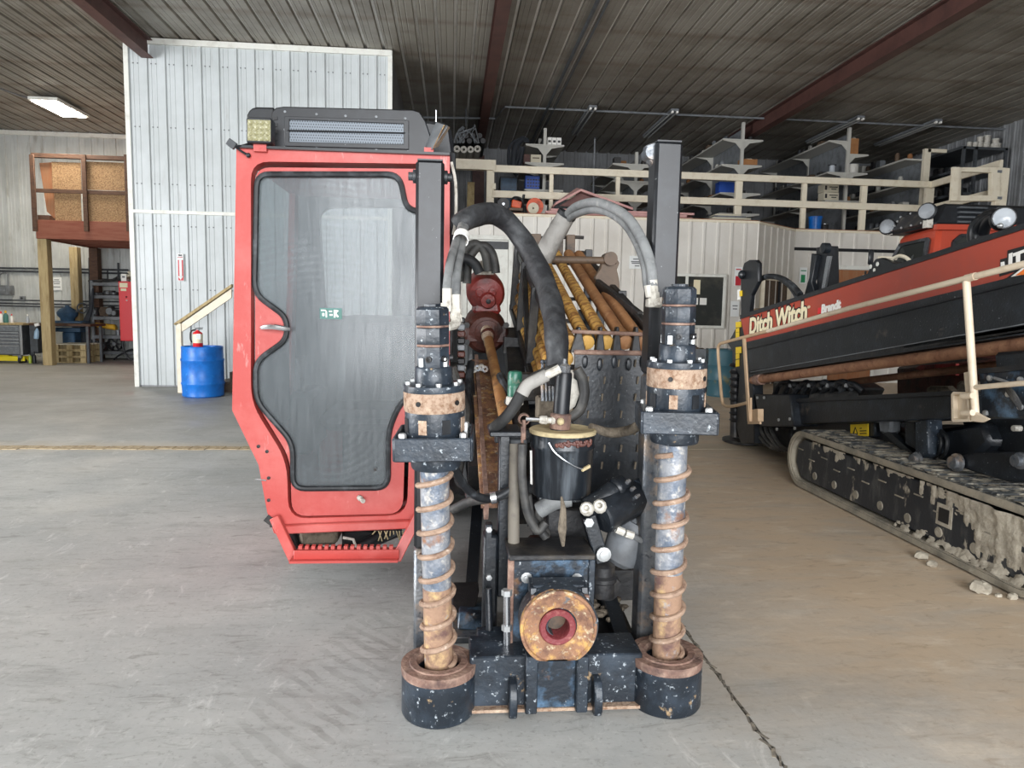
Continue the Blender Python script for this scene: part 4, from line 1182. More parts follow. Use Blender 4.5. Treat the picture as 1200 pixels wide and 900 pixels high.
# first unit (with the hose coil and white boxes)
L1, x1_ = gondola('first cream shelving unit on the mezzanine, behind the grey hose loop', 637.5, 150, 16.6, ((169, (-1, 1), 21), (190.5, (-1, 1), 21), (222, (-1, 1), 21)), .4, 18.6)
s = (P(638, 180, 16.6)-P(637, 180, 16.6)).length
for k in range(3):
    px = 644+k*5.6
    t, p = pthing('carton', ['first', 'middle', 'third'][k]+' of three small white boxes on the top shelf near the hose coil', 'box', px, 168, 16.65, L1[1][0], 'three white boxes on the top shelf')
    MB().box(p+Vector((0, .1, 4.4*s)), (5.2*s, .2, 8.8*s)).build('box_body', 'white_ink', t, bevel=.004)
    MB().box(p+Vector((0, -.003, 4.2*s)), (3*s, .006, 2.4*s)).build('dark_print', 'clutter_dark', t)
t, p = pthing('plastic_crate', 'blue perforated plastic crate on the lower shelf of the first unit', 'crate', 625, 222, 16.62, L1[4][0])
MB().box(p+Vector((-1*s, .15, 8*s)), (17*s, .26, 15*s)).build('crate_body', 'blue_bin', t, bevel=.01)
mb = MB()
for i in range(5):
    for j in range(3): mb.box(p+Vector(((i-2)*3.2*s, -.002, (3.5+j*3.6)*s)), (1.8*s, .006, 1.6*s))
mb.build('crate_slots', 'clutter_dark', t, kind='stuff')
t, p = pthing('carton', 'pale carton on the second shelf of the first mezzanine unit', 'box', 628, 190, 16.62, L1[2][0])
MB().box(p+Vector((0, .12, 4.5*s)), (12*s, .24, 9*s)).build('box_body', 'carton_pale', t, bevel=.004)
MB().box(p+Vector((0, -.002, 5*s)), (8*s, .006, 1.2*s)).build('print_line', 'clutter_brown', t)
t, p = pthing('carton', 'red brown carton behind the pale carton on the first unit', 'box', 618, 190, 16.8, L1[2][0])
MB().box(p+Vector((0, .12, 5.5*s)), (9*s, .24, 11*s)).build('box_body', 'red_gear_dark', t, bevel=.004)
clutter(L1[:2]+L1[3:4], 17.0, 18.5, 4, 'first shelving unit', .14)
# hose coil hanging at the left of unit one
t, p = pthing('hose_coil', 'dark coiled cords hanging left of the first mezzanine shelving unit', 'cord', 606, 200, 16.7)
for k in range(11):
    o = random.uniform(-6, 6)
    MB().tube([P(618+o*.3, 166, 16.75), P(612+o, 161+abs(o)*.5, 16.7+k*.012), P(602+o, 172, 16.68+k*.012), P(600+o*.8, 192, 16.68+k*.012), P(603+o*.7, 203+random.uniform(-4, 6), 16.7+k*.012), P(608+o*.6, 190, 16.72+k*.012), P(612+o*.4, 172, 16.75)], .03, 6, 4).build('cord', 'rope', t)
# bundle of rolled pipe hanging under the ceiling, in a wire sling
t, p = pthing('pipe_bundle', 'bundle of pale pipe ends hanging in a wire sling left of the beam', 'pipe', 546, 178, 16.8)
sb = (P(547, 170, 16.8)-P(546, 170, 16.8)).length
for k in range(4):
    q = P(535.5+k*8, 174.5-(.6 if k in (1, 2) else 0)*-1, 16.8)
    o = MB().lathe(q, (0, 1, 0), [(4*sb, 0), (4*sb, 1.6), (1.5*sb, 1.6), (1.5*sb, 0), (4*sb, 0)], 14).build('pipe', 'fitting', t)
for k in range(9):
    q = P(534+k*4, 165-(k % 2)*6, 16.85)
    MB().cyl(q, q+Vector((0, 1.5, 0)), 3.2*sb, n=10).build('pipe', 'clutter_dark', t)
mb = MB()
for k in range(12):
    a, b = P(532+random.uniform(0, 30), 168, 16.75), P(540+random.uniform(-8, 18), 146+random.uniform(0, 8), 16.8)
    mb.tube([a, (a+b)/2+Vector((random.uniform(-.15, .15), 0, .05)), b], .014, 5, 3)
mb.build('wire_sling', 'steel_grey', t, kind='stuff')
MB().tube([P(546, 148, 16.9), Vector((P(546, 148, 16.9).x, 16.9, ZC-.04))], .015, 6).build('hanging_chain', 'steel_dark', t)
# tools on the mezzanine edge
ze = ZM
def edge(px): return Vector((P(px, 245, YO2-.5).x, YO2-.5, ze))
Yt_ = 15.2
t, p = pthing('cut_off_saw', 'orange cut off saw with a round blade guard on the office roof edge', 'saw', 600, 249, Yt_, ze)
s = (P(600, 240, Yt_)-P(599, 240, Yt_)).length
MB().lathe(P(590, 239, Yt_-.05), (0, 1, 0), [(7*s, 0), (7*s, .02), (2*s, .03), (2*s, 0)], 24).build('cutting_disc', 'clutter_dark', t)
MB().lathe(P(590, 239, Yt_-.06), (0, 1, 0), [(1.6*s, 0), (1.6*s, .06)], 10).build('disc_hub', 'chrome', t)
MB().box(P(605, 240, Yt_+.1), (12*s, .2, 9*s), (0, .2, 0)).build('engine_body', 'orange_tool', t, bevel=.02)
MB().tube([P(598, 236, Yt_+.1), P(603, 231, Yt_+.1), P(611, 233, Yt_+.1), P(613, 240, Yt_+.1)], .02, 8, 5).build('front_handle', 'black_flat', t)
MB().box(P(604, 246, Yt_+.1), (16*s, .24, 3*s)).build('skid_base', 'clutter_brown', t)
t, p = pthing('cut_off_saw', 'orange saw with half round guard facing out, beside the white post', 'saw', 627, 249, Yt_, ze)
MB().lathe(P(627, 242, Yt_), (0, 1, 0), [(10*s, 0), (10*s, .05), (3*s, .06), (3*s, 0)], 24).build('blade_guard', 'orange_tool', t)
MB().lathe(P(625, 244, Yt_-.04), (0, 1, 0), [(6.5*s, 0), (6.5*s, .04), (1*s, .04), (1*s, 0)], 24).build('blade', 'carton_pale', t)
MB().prism([P(618, 250, Yt_+.06), P(640, 250, Yt_+.06), P(641, 241, Yt_+.06), P(634, 238, Yt_+.06)], (0, .2, 0)).build('motor_housing', 'shelf_white', t)
MB().tube([P(612, 249, Yt_+.15), P(613, 235, Yt_+.15), P(614, 228, Yt_+.15)], .03, 8, 3).build('handle', 'black_flat', t)
# foam boards: flat stack and two tented sheets
fy = YO+.25
t = thing('foam_board_stack', 'flat stack of pink foam boards lying on the office roof edge', 'board', (P(730, 255, fy).x, fy, ze))
for k, (a, b, o) in enumerate(((642, 812, 0), (640, 806, .03), (646, 815, .06))):
    xa, xb = P(a, 248, fy).x, P(b, 248, fy).x
    MB().bb((xa, fy+o, ze+.001+k*.055), (xb, fy+.68+o, ze+.05+k*.055)).build('foam_board', 'pink_foam', t, bevel=.004)
zf = ze+.17
t = thing('foam_sheet_tent', 'pair of brown faced foam sheets folded like a tent on the pink boards', 'board', (P(680, 246, fy).x, fy+.2, zf))
a, b, c_ = P(651, 240, fy), P(681, 224, fy), P(742, 240, fy)
a.z = max(a.z, zf); c_.z = zf
for u, v_ in ((a, b), (b, c_)):
    MB().hexa([u, v_, v_+Vector((0, .6, .12)), u+Vector((0, .6, 0)), u+Vector((0, 0, .05)), v_+Vector((0, 0, .05)), v_+Vector((0, .6, .17)), u+Vector((0, .6, .05))]).build('foam_sheet', 'pink_foam', t)
MB().prism([a+Vector((.1, .12, 0)), c_+Vector((-.1, .12, 0)), b+Vector((0, .12, -.02))], (0, .03, 0)).build('brown_backing', 'pink_face', t)
# grey sacks on the roof edge
xa, xb = P(833, 252, fy).x, P(886, 252, fy).x
t = thing('grey_board_pile', 'low pile of grey boards at the right end of the office roof edge', 'board', ((xa+xb)/2, fy+.3, ze))
for k in range(4):
    MB().bb((xa+.06*k, fy+.05*k, ze+.001+k*.045), (xb-.09*k, fy+.6, ze+.04+k*.045)).build('board', ('steel_grey', 'carton_pale')[k % 2], t, bevel=.006)
# thin pole
t, p = pthing('pole', 'thin grey pole standing on the mezzanine between the shelving units', 'pole', 695, 236, 17.2, ZM)
MB().cyl(p, (p.x, p.y, P(694.5, 163, 17.2).z), .022, n=8).build('pole_tube', 'steel_grey', t)
MB().cyl(p, p+Vector((0, 0, .015)), .12, n=16).build('base_disc', 'steel_grey', t)
MB().cyl((p.x, p.y, P(694.5, 163, 17.2).z), (p.x, p.y, P(694.5, 161, 17.2).z), .028, n=8).build('end_cap', 'rubber', t)
# shelving behind the tall mast
L2, _ = gondola('dark shelving unit partly behind the tall right mast', 745, 178, 17.2, ((192, (-1, 1), 26), (212, (-1, 1), 26), (232, (-1, 1), 26)), .4, 20)
clutter(L2, 17.2, 19.8, 7, 'mast side unit', .2)
# unit two
L3, _ = gondola('second cream shelving unit, right of the tall mast', 868, 143, 16.8, ((163, (-1, 1), 22), (193, (-1, 1), 22), (226, (-1, 1), 22), (250, (-1, 1), 22)), .4, 20.6)
clutter(L3, 16.8, 20.3, 9, 'second shelving unit', .2)
Z3 = [l for l in L3 if l[3] > 0]; Z3l = [l for l in L3 if l[3] < 0]
s = (P(870, 190, 16.8)-P(869, 190, 16.8)).length
t, p = pthing('carton', 'long brown carton on the right side of the second shelving unit', 'box', 878, 190, 16.82, Z3[1][0])
MB().box(p+Vector((0, .1, 3.5*s)), (19*s, .22, 6.5*s)).build('box_body', 'carton', t, bevel=.004)
MB().box(p+Vector((0, .1, 6.9*s)), (5*s, .225, .4*s)).build('tape', 'carton_pale', t)
t, p = pthing('plastic_crate', 'bright blue crate on the left of the second shelving unit', 'crate', 852, 224, 16.83, Z3l[2][0])
MB().box(p+Vector((0, .15, 5.5*s)), (18*s, .26, 11*s)).build('crate_body', 'blue_bin', t, bevel=.01)
MB().box(p+Vector((0, .15, 11.4*s)), (18.6*s, .28, 1.2*s)).build('crate_rim', 'blue_bin', t)
# unit three
L4, _ = gondola('third cream shelving unit, with a cardboard box near its top', 992, 149, 16.8, ((165, (-1,), 22), (180, (1,), 22), (202, (-1, 1), 22), (235, (-1, 1), 22)), .4, 20.6)
clutter(L4, 17.2, 20.3, 9, 'third shelving unit', .2)
R4 = [l for l in L4 if l[3] > 0]; R4l = [l for l in L4 if l[3] < 0]
t, p = pthing('carton', 'tall cardboard box beside the top of the third shelving post', 'box', 1000, 179, 16.82, R4[0][0])
MB().box(p+Vector((0, .12, 8.8*s)), (11.5*s, .25, 17.6*s)).build('box_body', 'carton', t, bevel=.004)
MB().box(p+Vector((0, .12, 17.8*s)), (3*s, .26, .5*s)).build('tape', 'carton_pale', t)
t, p = pthing('plate_stack', 'stack of round white plates on the right of the third shelving unit', 'plate', 1001, 201, 16.84, R4[1][0])
for k in range(6):
    MB().lathe(p+Vector((0, .14, .001+k*1.7*s)), (0, 0, 1), [(6*s, 0), (8*s, 1.2*s), (8*s, 1.5*s), (6*s, 1.2*s)], 18).build('plate', 'white_ink', t)
t, p = pthing('paint_tin', 'shiny pale tin on the left of the third shelving unit', 'tin', 977, 200, 16.83, R4l[1][0])
MB().lathe(p+Vector((0, .08, 0)), (0, 0, 1), [(3.2*s, 0), (3.2*s, 7.5*s), (3*s, 8*s), (2.8*s, 8*s)], 16).build('tin_body', 'lens_clear', t)
MB().lathe(p+Vector((0, .08, 0)), (0, 0, 1), [(3*s, 8*s), (3*s, 8.6*s), (.1, 8.6*s)], 16).build('tin_lid', 'chrome', t)
for k, (py, lb) in enumerate(((234, 'lower'), (224.5, 'upper'))):
    t = thing('carton', lb+' of two pale printed cartons left of the third shelving post', 'box', P(974, py, 16.82), 'pale printed cartons on the third unit')
    p = P(974, py, 16.82); p.z = R4l[2][0]+k*9.2*s
    t.location = p; ORG[t] = p
    MB().box(p+Vector((0, .14, 4.5*s)), (18*s, .28, 8.9*s)).build('box_body', 'carton_pale', t, bevel=.004)
    MB().box(p+Vector((-6.5*s, -.003, 4.6*s)), (2.4*s, .006, 4.8*s)).box(p+Vector((2.5*s, -.003, 5.6*s)), (10*s, .006, 1*s)).box(p+Vector((3*s, -.003, 3.2*s)), (6*s, .006, 1*s)).build('dark_print', 'clutter_dark', t)
t, p = pthing('bucket', 'blue lidded bucket on the mezzanine floor behind the guard rail', 'bucket', 955, 266, 16.4, ZM)
s2 = (P(956, 250, 16.4)-P(955, 250, 16.4)).length
MB().lathe(p, (0, 0, 1), [(6.2*s2, 0), (7*s2, 14*s2), (7.3*s2, 14*s2), (7.3*s2, 15*s2)], 20).build('bucket_body', 'drum_blue', t)
MB().lathe(p, (0, 0, 1), [(7.6*s2, 15*s2), (7.6*s2, 16.5*s2), (.1, 16.8*s2)], 20).build('lid', 'drum_blue', t)
t, p = pthing('paint_tin', 'dark tin right of the blue lidded bucket on the mezzanine', 'tin', 966, 266, 16.45, ZM)
MB().lathe(p, (0, 0, 1), [(4.5*s2, 0), (4.5*s2, 8*s2), (4.2*s2, 8.5*s2)], 16).build('tin_body', 'clutter_dark', t)
MB().lathe(p, (0, 0, 1), [(4.2*s2, 8.5*s2), (4.2*s2, 9*s2), (.1, 9*s2)], 16).build('tin_lid', 'chrome', t)
# unit four: single sided, with a pale post
Y0 = 16.5
x = P(1086, 200, Y0).x
t = thing('shelving_unit', 'fourth shelving unit with a pale timber end post behind the rail corner', 'shelving', (x, 18.4, ZM))
ztp = P(1086, 174, Y0).z
MB().bb((x-.08, Y0, ZM), (x+.08, Y0+.1, ztp)).build('end_post', 'cream', t, bevel=.004)
MB().bb((x-.08, 20.3, ZM), (x+.08, 20.4, ztp)).build('end_post', 'cream', t)
MB().bb((x, Y0, ztp-.08), (P(1108, 200, Y0).x, Y0+.1, ztp)).build('top_arm', 'cream', t)
MB().bb((x-.015, Y0+.1, ZM), (x+.015, 20.3, ztp-.1)).build('back_panel', 'steel_grey', t)
L5 = []
for py in (186, 216, 240, 262):
    z = P(1086, py, Y0).z
    MB().bb((x-.55, Y0+.05, z-.04), (x-.02, 20.3, z)).build('shelf', 'shelf_white', t)
    L5.append((z, x-.53, x-.03, -1))
clutter(L5, Y0, 20.2, 11, 'fourth shelving unit', .24)
# far right dark rack with white tubs
Y0 = 16.05
xa, xb = P(1128, 190, Y0).x, P(1180, 190, Y0).x
t = thing('storage_rack', 'dark steel rack in the right corner of the mezzanine', 'rack', ((xa+xb)/2, Y0+1.4, ZM))
zt4 = P(1150, 172, Y0).z
for xx in (xa, P(1142, 190, Y0).x, xb-.06):
    for y in (Y0, Y0+2.0):
        MB().bb((xx, y, ZM), (xx+.06, y+.06, zt4)).build('upright', 'steel_dark', t)
zs4 = [zt4, P(1150, 198, Y0).z, P(1150, 226, Y0).z, ZM+.1]
for z in zs4:
    MB().bb((xa-.05, Y0, z-.06), (xb, Y0+2.1, z)).build('shelf', 'steel_dark', t)
s = (P(1151, 170, Y0)-P(1150, 170, Y0)).length
gt = 'pale round tubs on the far right rack'
for k, (px, w_, h, zz_) in enumerate(((1136, 2.6, 8, 0), (1142.5, 3.2, 8, 0), (1148, 3.6, 8, 0), (1155, 4, 8, 0), (1166, 6, 7, 0), (1148, 3.2, 6, 8.2), (1156, 3.6, 7.6, 8.2), (1166, 4, 5.5, 7.2))):
    p = P(px, 170, Y0+.3)
    t = thing('tub', ['pale slim tub at the left end of the far right rack top', 'pale tub, second from the left on the far right rack top', 'pale tub under a smaller tub, third on the rack top', 'tall pale tub under another, fourth on the rack top', 'widest pale tub at the right end of the rack top', 'small tub stacked third from the left on the rack top', 'tallest stacked tub on the far right rack top', 'tub stacked on the widest tub at the rack end'][k], 'tub', (p.x, Y0+.3, zt4+zz_*s+.001), gt)
    q = Vector((p.x, Y0+.3, zt4+zz_*s+.001))
    MB().lathe(q, (0, 0, 1), [(w_*s*.9, 0), (w_*s, h*s*.85), (w_*s*.9, h*s*.86)], 16).build('tub_body', 'fitting', t)
    MB().lathe(q, (0, 0, 1), [(w_*s*1.04, h*s*.85), (w_*s*1.04, h*s), (.05, h*s)], 16).build('lid', 'shelf_white', t)
clutter([(zs4[1], xa, xb-.1, 1), (zs4[2], xa, xb-.1, 1), (zs4[3], xa, xb-.1, 1)], Y0+.3, Y0+1.9, 6, 'corner rack', .33)
# two timbers and a dark cabinet seen through the stair-head frame
t, p = pthing('timber_plank', 'yellow timber planks leaning behind the stair head frame', 'plank', 551, 246, 17.5, ZM)
for k in range(2):
    MB().bar(Vector((P(549+k*4, 250, 17.5).x, 17.5, ZM+.02)), P(550+k*4, 214, 17.9), .09, .05, (0, 1, 0)).build('plank', 'timber', t)
t, p = pthing('cabinet', 'dark cabinet standing on the mezzanine left of the first unit', 'cabinet', 600, 247, 17.3, ZM)
MB().bb((p.x-.3, 17.3, ZM), (p.x+.12, 17.9, P(600, 207, 17.3).z)).build('cabinet_body', 'steel_dark', t, bevel=.01)
MB().bb((p.x-.28, 17.28, ZM+.05), (p.x+.10, 17.3, P(600, 209, 17.3).z)).build('door', 'blue_machine', t, bevel=.004)

# ================================================================== FOREGROUND DIRECTIONAL DRILL
D = thing('directional_drill', 'foreground red and black drilling machine with twin rusty augers and a big cab', 'drilling machine', (.4, 2.6, 0))
def pxm(px, py, Y): return (P(px+1, py, Y)-P(px, py, Y)).length      # metres per pixel there

# --- ground anchor assemblies -------------------------------------------------
YA = 2.53
def anchor(px_b, py_b, px_t, py_t, pot, ys, tray, axis_top):
    """pot, auger and hydraulic drive of one side"""
    base = V(pot)
    rp = .139
    zt = P(px_b, py_b, base.y).z
    po = MB().lathe(base, (0, 0, 1), [(rp*.97, .002), (rp, .01), (rp, zt-.004), (rp*.86, zt-.004), (rp*.55, zt-.02), (rp*.55, .02)], 40).build('anchor_pot', 'black_worn', D)
    MB().lathe(base, (0, 0, 1), [(rp*1.015, zt-.008), (rp*1.015, zt+.004), (rp*.80, zt+.005), (rp*.78, zt+.010), (rp*.60, zt+.010), (rp*.57, zt), (rp*.57, zt-.03), (rp*1.0, zt-.03), (rp*1.015, zt-.008)], 40).build('top_ring', 'rust', po, label='rust brown top ring')
    MB().lathe(base, (0, 0, 1), [(rp*.56, .012), (rp*.56, zt-.05), (.01, zt-.06)], 24).build('inner_core', 'dark', po)
    b0 = Vector((base.x, base.y, zt-.03))
    b1 = P(px_t, py_t, axis_top)
    ax = (b1-b0); L = ax.length; ax.normalize()
    rt = .053
    sp = .42
    tb = MB().lathe(b0, ax, [(rt, L*sp), (rt, L)], 28).build('auger_tube', 'auger_steel', D, label='scuffed bare steel upper tube')
    MB().lathe(b0, ax, [(rt*1.0, 0), (rt, L*sp)], 28).build('rusty_tube', 'auger_rust', tb, label='rusty lower tube')
    x, z = frame(ax)
    if x.dot(Vector((1, 0, 0))) < 0: x, z = -x, -z
    yv = ax.cross(x)
    pts = []
    turns = (L-.05)/.0915
    n = int(turns*26)
    for i in range(n+1):
        a = 2*math.pi*turns*i/n - .9
        h = .03+(L-.06)*i/n
        wob = 1+.03*math.sin(i*.7)
        pts.append(b0+ax*h+(x*math.cos(a)+yv*math.sin(a))*(rt+.007)*wob)
    MB().tube(pts, .0105, 7).build('flight', 'flight', tb, label='tan rusted spiral flight')
    return b0, b1, ax, x, yv
def drive(o, ax, x, yv, sc, tray_rot, label=None):
    """o: point on the axis at the underside of the tray; builds upward along ax"""
    def q(h, a=0, r=0): return o+ax*h+(x*math.cos(a)+yv*math.sin(a))*r
    dr = MB().lathe(o, ax, [(.06, -.052), (.086, -.05), (.090, -.04), (.090, -.008), (.055, 0)], 28).build('drive_flange', 'black_worn', D)
    # tray: a square open box round the gearbox
    m = Matrix.Rotation(tray_rot, 3, ax)
    tx, ty = m @ x, m @ yv
    W, Dp, Hh, th = .132, .125, .082, .012
    def bx(cx, cy, h0, h1, wx, wy):
        c = o+tx*cx+ty*cy
        p = []
        for h in (h0, h1):
            for sx, sy in ((-1, -1), (1, -1), (1, 1), (-1, 1)):
                p.append(c+ax*h+tx*sx*wx/2+ty*sy*wy/2)
        return p
    tr = MB().hexa(bx(0, 0, 0, .012, 2*W, 2*Dp)).build('tray_floor', 'black_worn', D)
    for (cx, cy, wx, wy) in ((0, -Dp, 2*W, th), (0, Dp, 2*W, th), (-W, 0, th, 2*Dp), (W, 0, th, 2*Dp)):
        MB().hexa(bx(cx, cy, 0, Hh, wx, wy)).build('tray_wall', 'black_worn', tr, bevel=.004)
    for sx in (-1, 1):
        for sy in (-1, 1):
            c = o+tx*sx*.105+ty*sy*.098
            MB().lathe(c, ax, [(.014, .012), (.014, .09), (.010, .095), (.001, .096)], 6).build('tray_bolt', 'bolt', tr)
    g = MB().lathe(o, ax, [(.098, .012), (.104, .02), (.106, .15), (.104, .16)], 36).build('gearbox', 'black_worn', D)
    for k in range(8):                                  # recessed windows round the case
        a = -math.pi/2+.4+k*math.pi/4
        MB().hexa([q(.088+dh, a+da, rr) for dh in (0, .05) for (da, rr) in ((-.14, .098), (.14, .098), (.14, .109), (-.14, .109))]).build('case_window', ('black_flat', 'rust_dust')[k % 2], g)
    MB().lathe(o, ax, [(.107, .16), (.109, .165), (.109, .225), (.107, .23)], 36).build('rusty_ring', 'rust_dust', g, label='tan rusty ring')
    for k in range(4):
        a = -math.pi/2-.5+k*1.3
        MB().lathe(q(.195, a, .105), (x*math.cos(a)+yv*math.sin(a)), [(.009, 0), (.009, .008), (.004, .008)], 10).build('port_plug', 'dark', g)
    MB().lathe(o, ax, [(.109, .23), (.110, .235), (.108, .252), (.085, .256), (.07, .256)], 36).build('top_plate', 'black_worn', g)
    for k in range(8):
        a = k*math.pi/4+.2
        MB().lathe(q(.252, a, .092), ax, [(.010, 0), (.010, .012), (.001, .013)], 6).build('plate_bolt', 'bolt', g)
    mo = MB().lathe(o, ax, [(.066, .25), (.068, .26), (.066, .31), (.062, .315)], 20).build('motor_base', 'black_worn', D)
    oc = [(.058, .315), (.060, .33), (.060, .385)]
    MB().lathe(o, ax, oc, 8, R(22.5)).build('motor_section', 'black_worn', mo)
    MB().lathe(o, ax, [(.056, .385), (.061, .388), (.061, .392), (.058, .395)], 8, R(22.5)).build('joint_ring', 'rust', mo)
    MB().lathe(o, ax, [(.059, .395), (.061, .40), (.061, .448), (.059, .452)], 8, R(22.5)).build('motor_section', 'black_worn', mo)
    MB().lathe(o, ax, [(.056, .452), (.061, .455), (.061, .458), (.058, .461)], 8, R(22.5)).build('joint_ring', 'rust', mo)
    MB().lathe(o, ax, [(.060, .461), (.062, .466), (.061, .515), (.053, .524), (.03, .526), (.03, .534), (.001, .535)], 8, R(22.5)).build('motor_cap', 'black_worn', mo)
    for k in range(4):
        a = R(45)+k*math.pi/2
        MB().lathe(q(.318, a, .058), ax, [(.010, 0), (.010, .03), (.001, .032)], 6).build('motor_bolt', 'bolt', mo)
    for k in range(3):
        a = -math.pi/2-.25+k*.9
        MB().lathe(q(.345, a, .056), (x*math.cos(a)+yv*math.sin(a)), [(.011, 0), (.011, .012), (.006, .013), (.006, .004)], 10).build('motor_port', 'dark', mo)
    return q
b0, b1, axl, xl, yl = anchor(514, 776, 509, 545, (-.035, YA, 0), None, None, 2.50)
ol = P(510.5, 531, 2.495)
ql = drive(ol, axl, xl, yl, 1, R(-3))
b0r, b1r, axr, xr, yr = anchor(778, 765, 789, 520, (.845, 2.545, 0), None, None, 2.53)
orr = P(790.5, 502, 2.525)
qr = drive(orr, axr, xr, yr, 1, R(-10))

# --- masts ---------------------------------------------------------------------
def mast(pxc, pytop, Y, w_, zlo, zsplit, name='mast_tube'):
    c = P(pxc, pytop, Y)
    o = MB().bb((c.x-w_/2, Y, zsplit), (c.x+w_/2, Y+w_, c.z)).build(name, 'black_flat', D, bevel=.012)
    o2 = MB().bb((c.x-w_/2, Y, zlo), (c.x+w_/2, Y+w_, zsplit)).build('mast_leg', 'grey_steel', D, bevel=.012)
    MB().bb((c.x-w_/2+.006, Y+.006, c.z-.002), (c.x+w_/2-.006, Y+w_-.006, c.z+.004)).build('mast_cap', 'black_flat', o)
    return c, o
cl_, ml = mast(504, 187, 2.74, .108, .03, .55)
cr_, mr_ = mast(785.5, 165, 2.72, .108, .03, P(762, 440, 2.72).z)
for (c, sd) in ((cl_, -1), (cl_, 1)):
    MB().lathe(c+Vector((sd*.054, .05, -.055)), (sd, 0, 0), [(.026, 0), (.026, .012), (.016, .014), (.016, .03), (.001, .031)], 14).build('pivot_bolt', 'rubber', ml)
MB().prism([P(757, 170, 2.76), P(772, 165, 2.76), P(772, 196, 2.76), P(765, 194, 2.76), P(759, 184, 2.76)], (0, .05, 0)).build('pulley_bracket', 'grey_steel', mr_, bevel=.004)
MB().lathe(P(765, 178, 2.75), (0, 1, 0), [(.028, 0), (.028, .07), (.01, .072)], 16).build('pulley', 'grey_steel', mr_)

# --- base frame between the pots -------------------------------------------------
zB = P(650, 765, 2.52).z
bf = MB().bb((.08, 2.50, .012), (.74, 2.68, zB)).build('base_beam', 'black_worn', D, bevel=.006)
MB().bb((.08, 2.47, .012), (.74, 2.71, .024)).build('base_flange', 'rust_dust', bf)
def pv(px, py, Y): return P(px, py, Y)
c = P(654, 800, 2.47)
for px in (622, 681):
    p0, p1 = P(px, 828, 2.46), P(px, 768, 2.46)
    MB().bb((p0.x-.022, 2.445, .016), (p0.x+.022, 2.50, p1.z)).build('hub_gusset', 'black_worn', bf, bevel=.004)
p0, p1 = P(622, 800, 2.47), P(681, 800, 2.47)
MB().bb((p0.x+.022, 2.478, .016), (p1.x-.022, 2.50, P(650, 772, 2.47).z)).build('hub_web', 'black_blue', bf)
for px in (601, 700):
    a = P(px, 833, 2.45)
    MB().prism([(a.x-.015, 2.52, .004), (a.x-.015, 2.44, .004), (a.x-.015, 2.425, .03), (a.x-.015, 2.425, .10), (a.x-.015, 2.45, .135), (a.x-.015, 2.52, .14)], (.03, 0, 0)).build('tow_lug', 'black_worn', bf, bevel=.004)
# --- hub with the rusty guide disc --------------------------------------------
h = P(655, 737, 2.42); s = pxm(655, 737, 2.42)
ro = 45*s
zcut = P(655, 774, 2.42).z
def cut(mb):
    for v in mb.v: v.z = max(v.z, zcut)
    return mb
hub = cut(MB().lathe(h+Vector((.006, .0, -.002)), (0, 1, 0), [(ro*1.02, .02), (ro*1.02, .12), (ro*.3, .12), (ro*.3, .03), (ro*1.02, .02)], 72)).build('hub_housing', 'black_worn', D)
cut(MB().lathe(h, (0, 1, 0), [(ro*1.0, .03), (ro*1.0, 0), (ro*.93, -.004), (ro*.90, .006), (ro*.62, .018), (ro*.50, .020), (ro*.50, .05), (ro*1.0, .03)], 72)).build('guide_disc', 'rust_orange', hub, label='orange rusted disc face')
MB().lathe(h+Vector((-.003, 0, 0)), (0, 1, 0), [(21*s, .03), (21.5*s, .010), (20*s, .006), (14.5*s, .008), (13*s, .02), (13*s, .09), (21*s, .09), (21*s, .03)], 36).build('bushing', 'maroon', hub, label='worn dark red bushing')
MB().lathe(h, (0, 1, 0), [(12.8*s, .085), (12.8*s, .10), (.005, .10)], 20).build('bore_end', 'clutter_brown', hub)
# bracket on the disc
zb1, zb0 = P(655, 683, 2.52).z, P(655, 701, 2.47).z
xa, xb = P(622, 700, 2.47).x, P(690, 700, 2.47).x
br = MB().bb((xa, 2.455, zb0-.012), (xb, 2.475, zb0+.014)).build('hub_bracket', 'rust', D, bevel=.004)
for x in (xa+.012, xb-.012):
    MB().hexa([(x-.010, 2.475, zb0-.01), (x+.010, 2.475, zb0-.01), (x+.010, 2.58, zb0-.01), (x-.010, 2.58, zb0-.01), (x-.010, 2.49, zb0+.03), (x+.010, 2.49, zb0+.03), (x+.010, 2.58, zb1), (x-.010, 2.58, zb1)]).build('bracket_cheek', 'black_worn', br)
MB().bb((xa+.012, 2.50, zb1-.03), (xb-.012, 2.58, zb1)).build('bracket_bridge', 'black_worn', br, bevel=.003)
MB().bb((xa+.025, 2.48, zb0-.01), (xb-.025, 2.52, zb0+.03)).build('bracket_core', 'black_worn', br, bevel=.003)
for x in (xa+.012, xb-.012):
    MB().lathe((x, 2.455, zb0), (0, -1, 0), [(.009, 0), (.009, .008), (.001, .009)], 8).build('bracket_bolt', 'bolt', br)
# --- vise block behind the hub ---------------------------------------------------
xa, xb = P(598, 700, 2.62).x, P(692, 700, 2.62).x
zt, zl = P(645, 655, 2.62).z, .12
vb = MB().bb((xa, 2.62, zl), (xb, 2.80, zt)).build('vise_block', 'black_blue', D, bevel=.008)
MB().bb((xa-.01, 2.60, zt), (xb+.01, 2.82, zt+.022)).build('vise_lid', 'dark', vb, bevel=.004, label='grimy top plate')
MB().bb((xa-.012, 2.605, zl), (xa+.012, 2.63, zt)).build('vise_edge', 'rust', vb, bevel=.003)
MB().bb((xb-.012, 2.605, zl+.05), (xb+.012, 2.63, zt)).build('vise_edge', 'black_worn', vb, bevel=.003)
for px, py in ((617, 677), (676, 678)):
    p = P(px, py, 2.62)
    MB().lathe(p, (0, -1, 0), [(.022, 0), (.022, .003), (.010, .004), (.010, .012), (.001, .013)], 10).build('vise_bolt', 'bolt', vb)
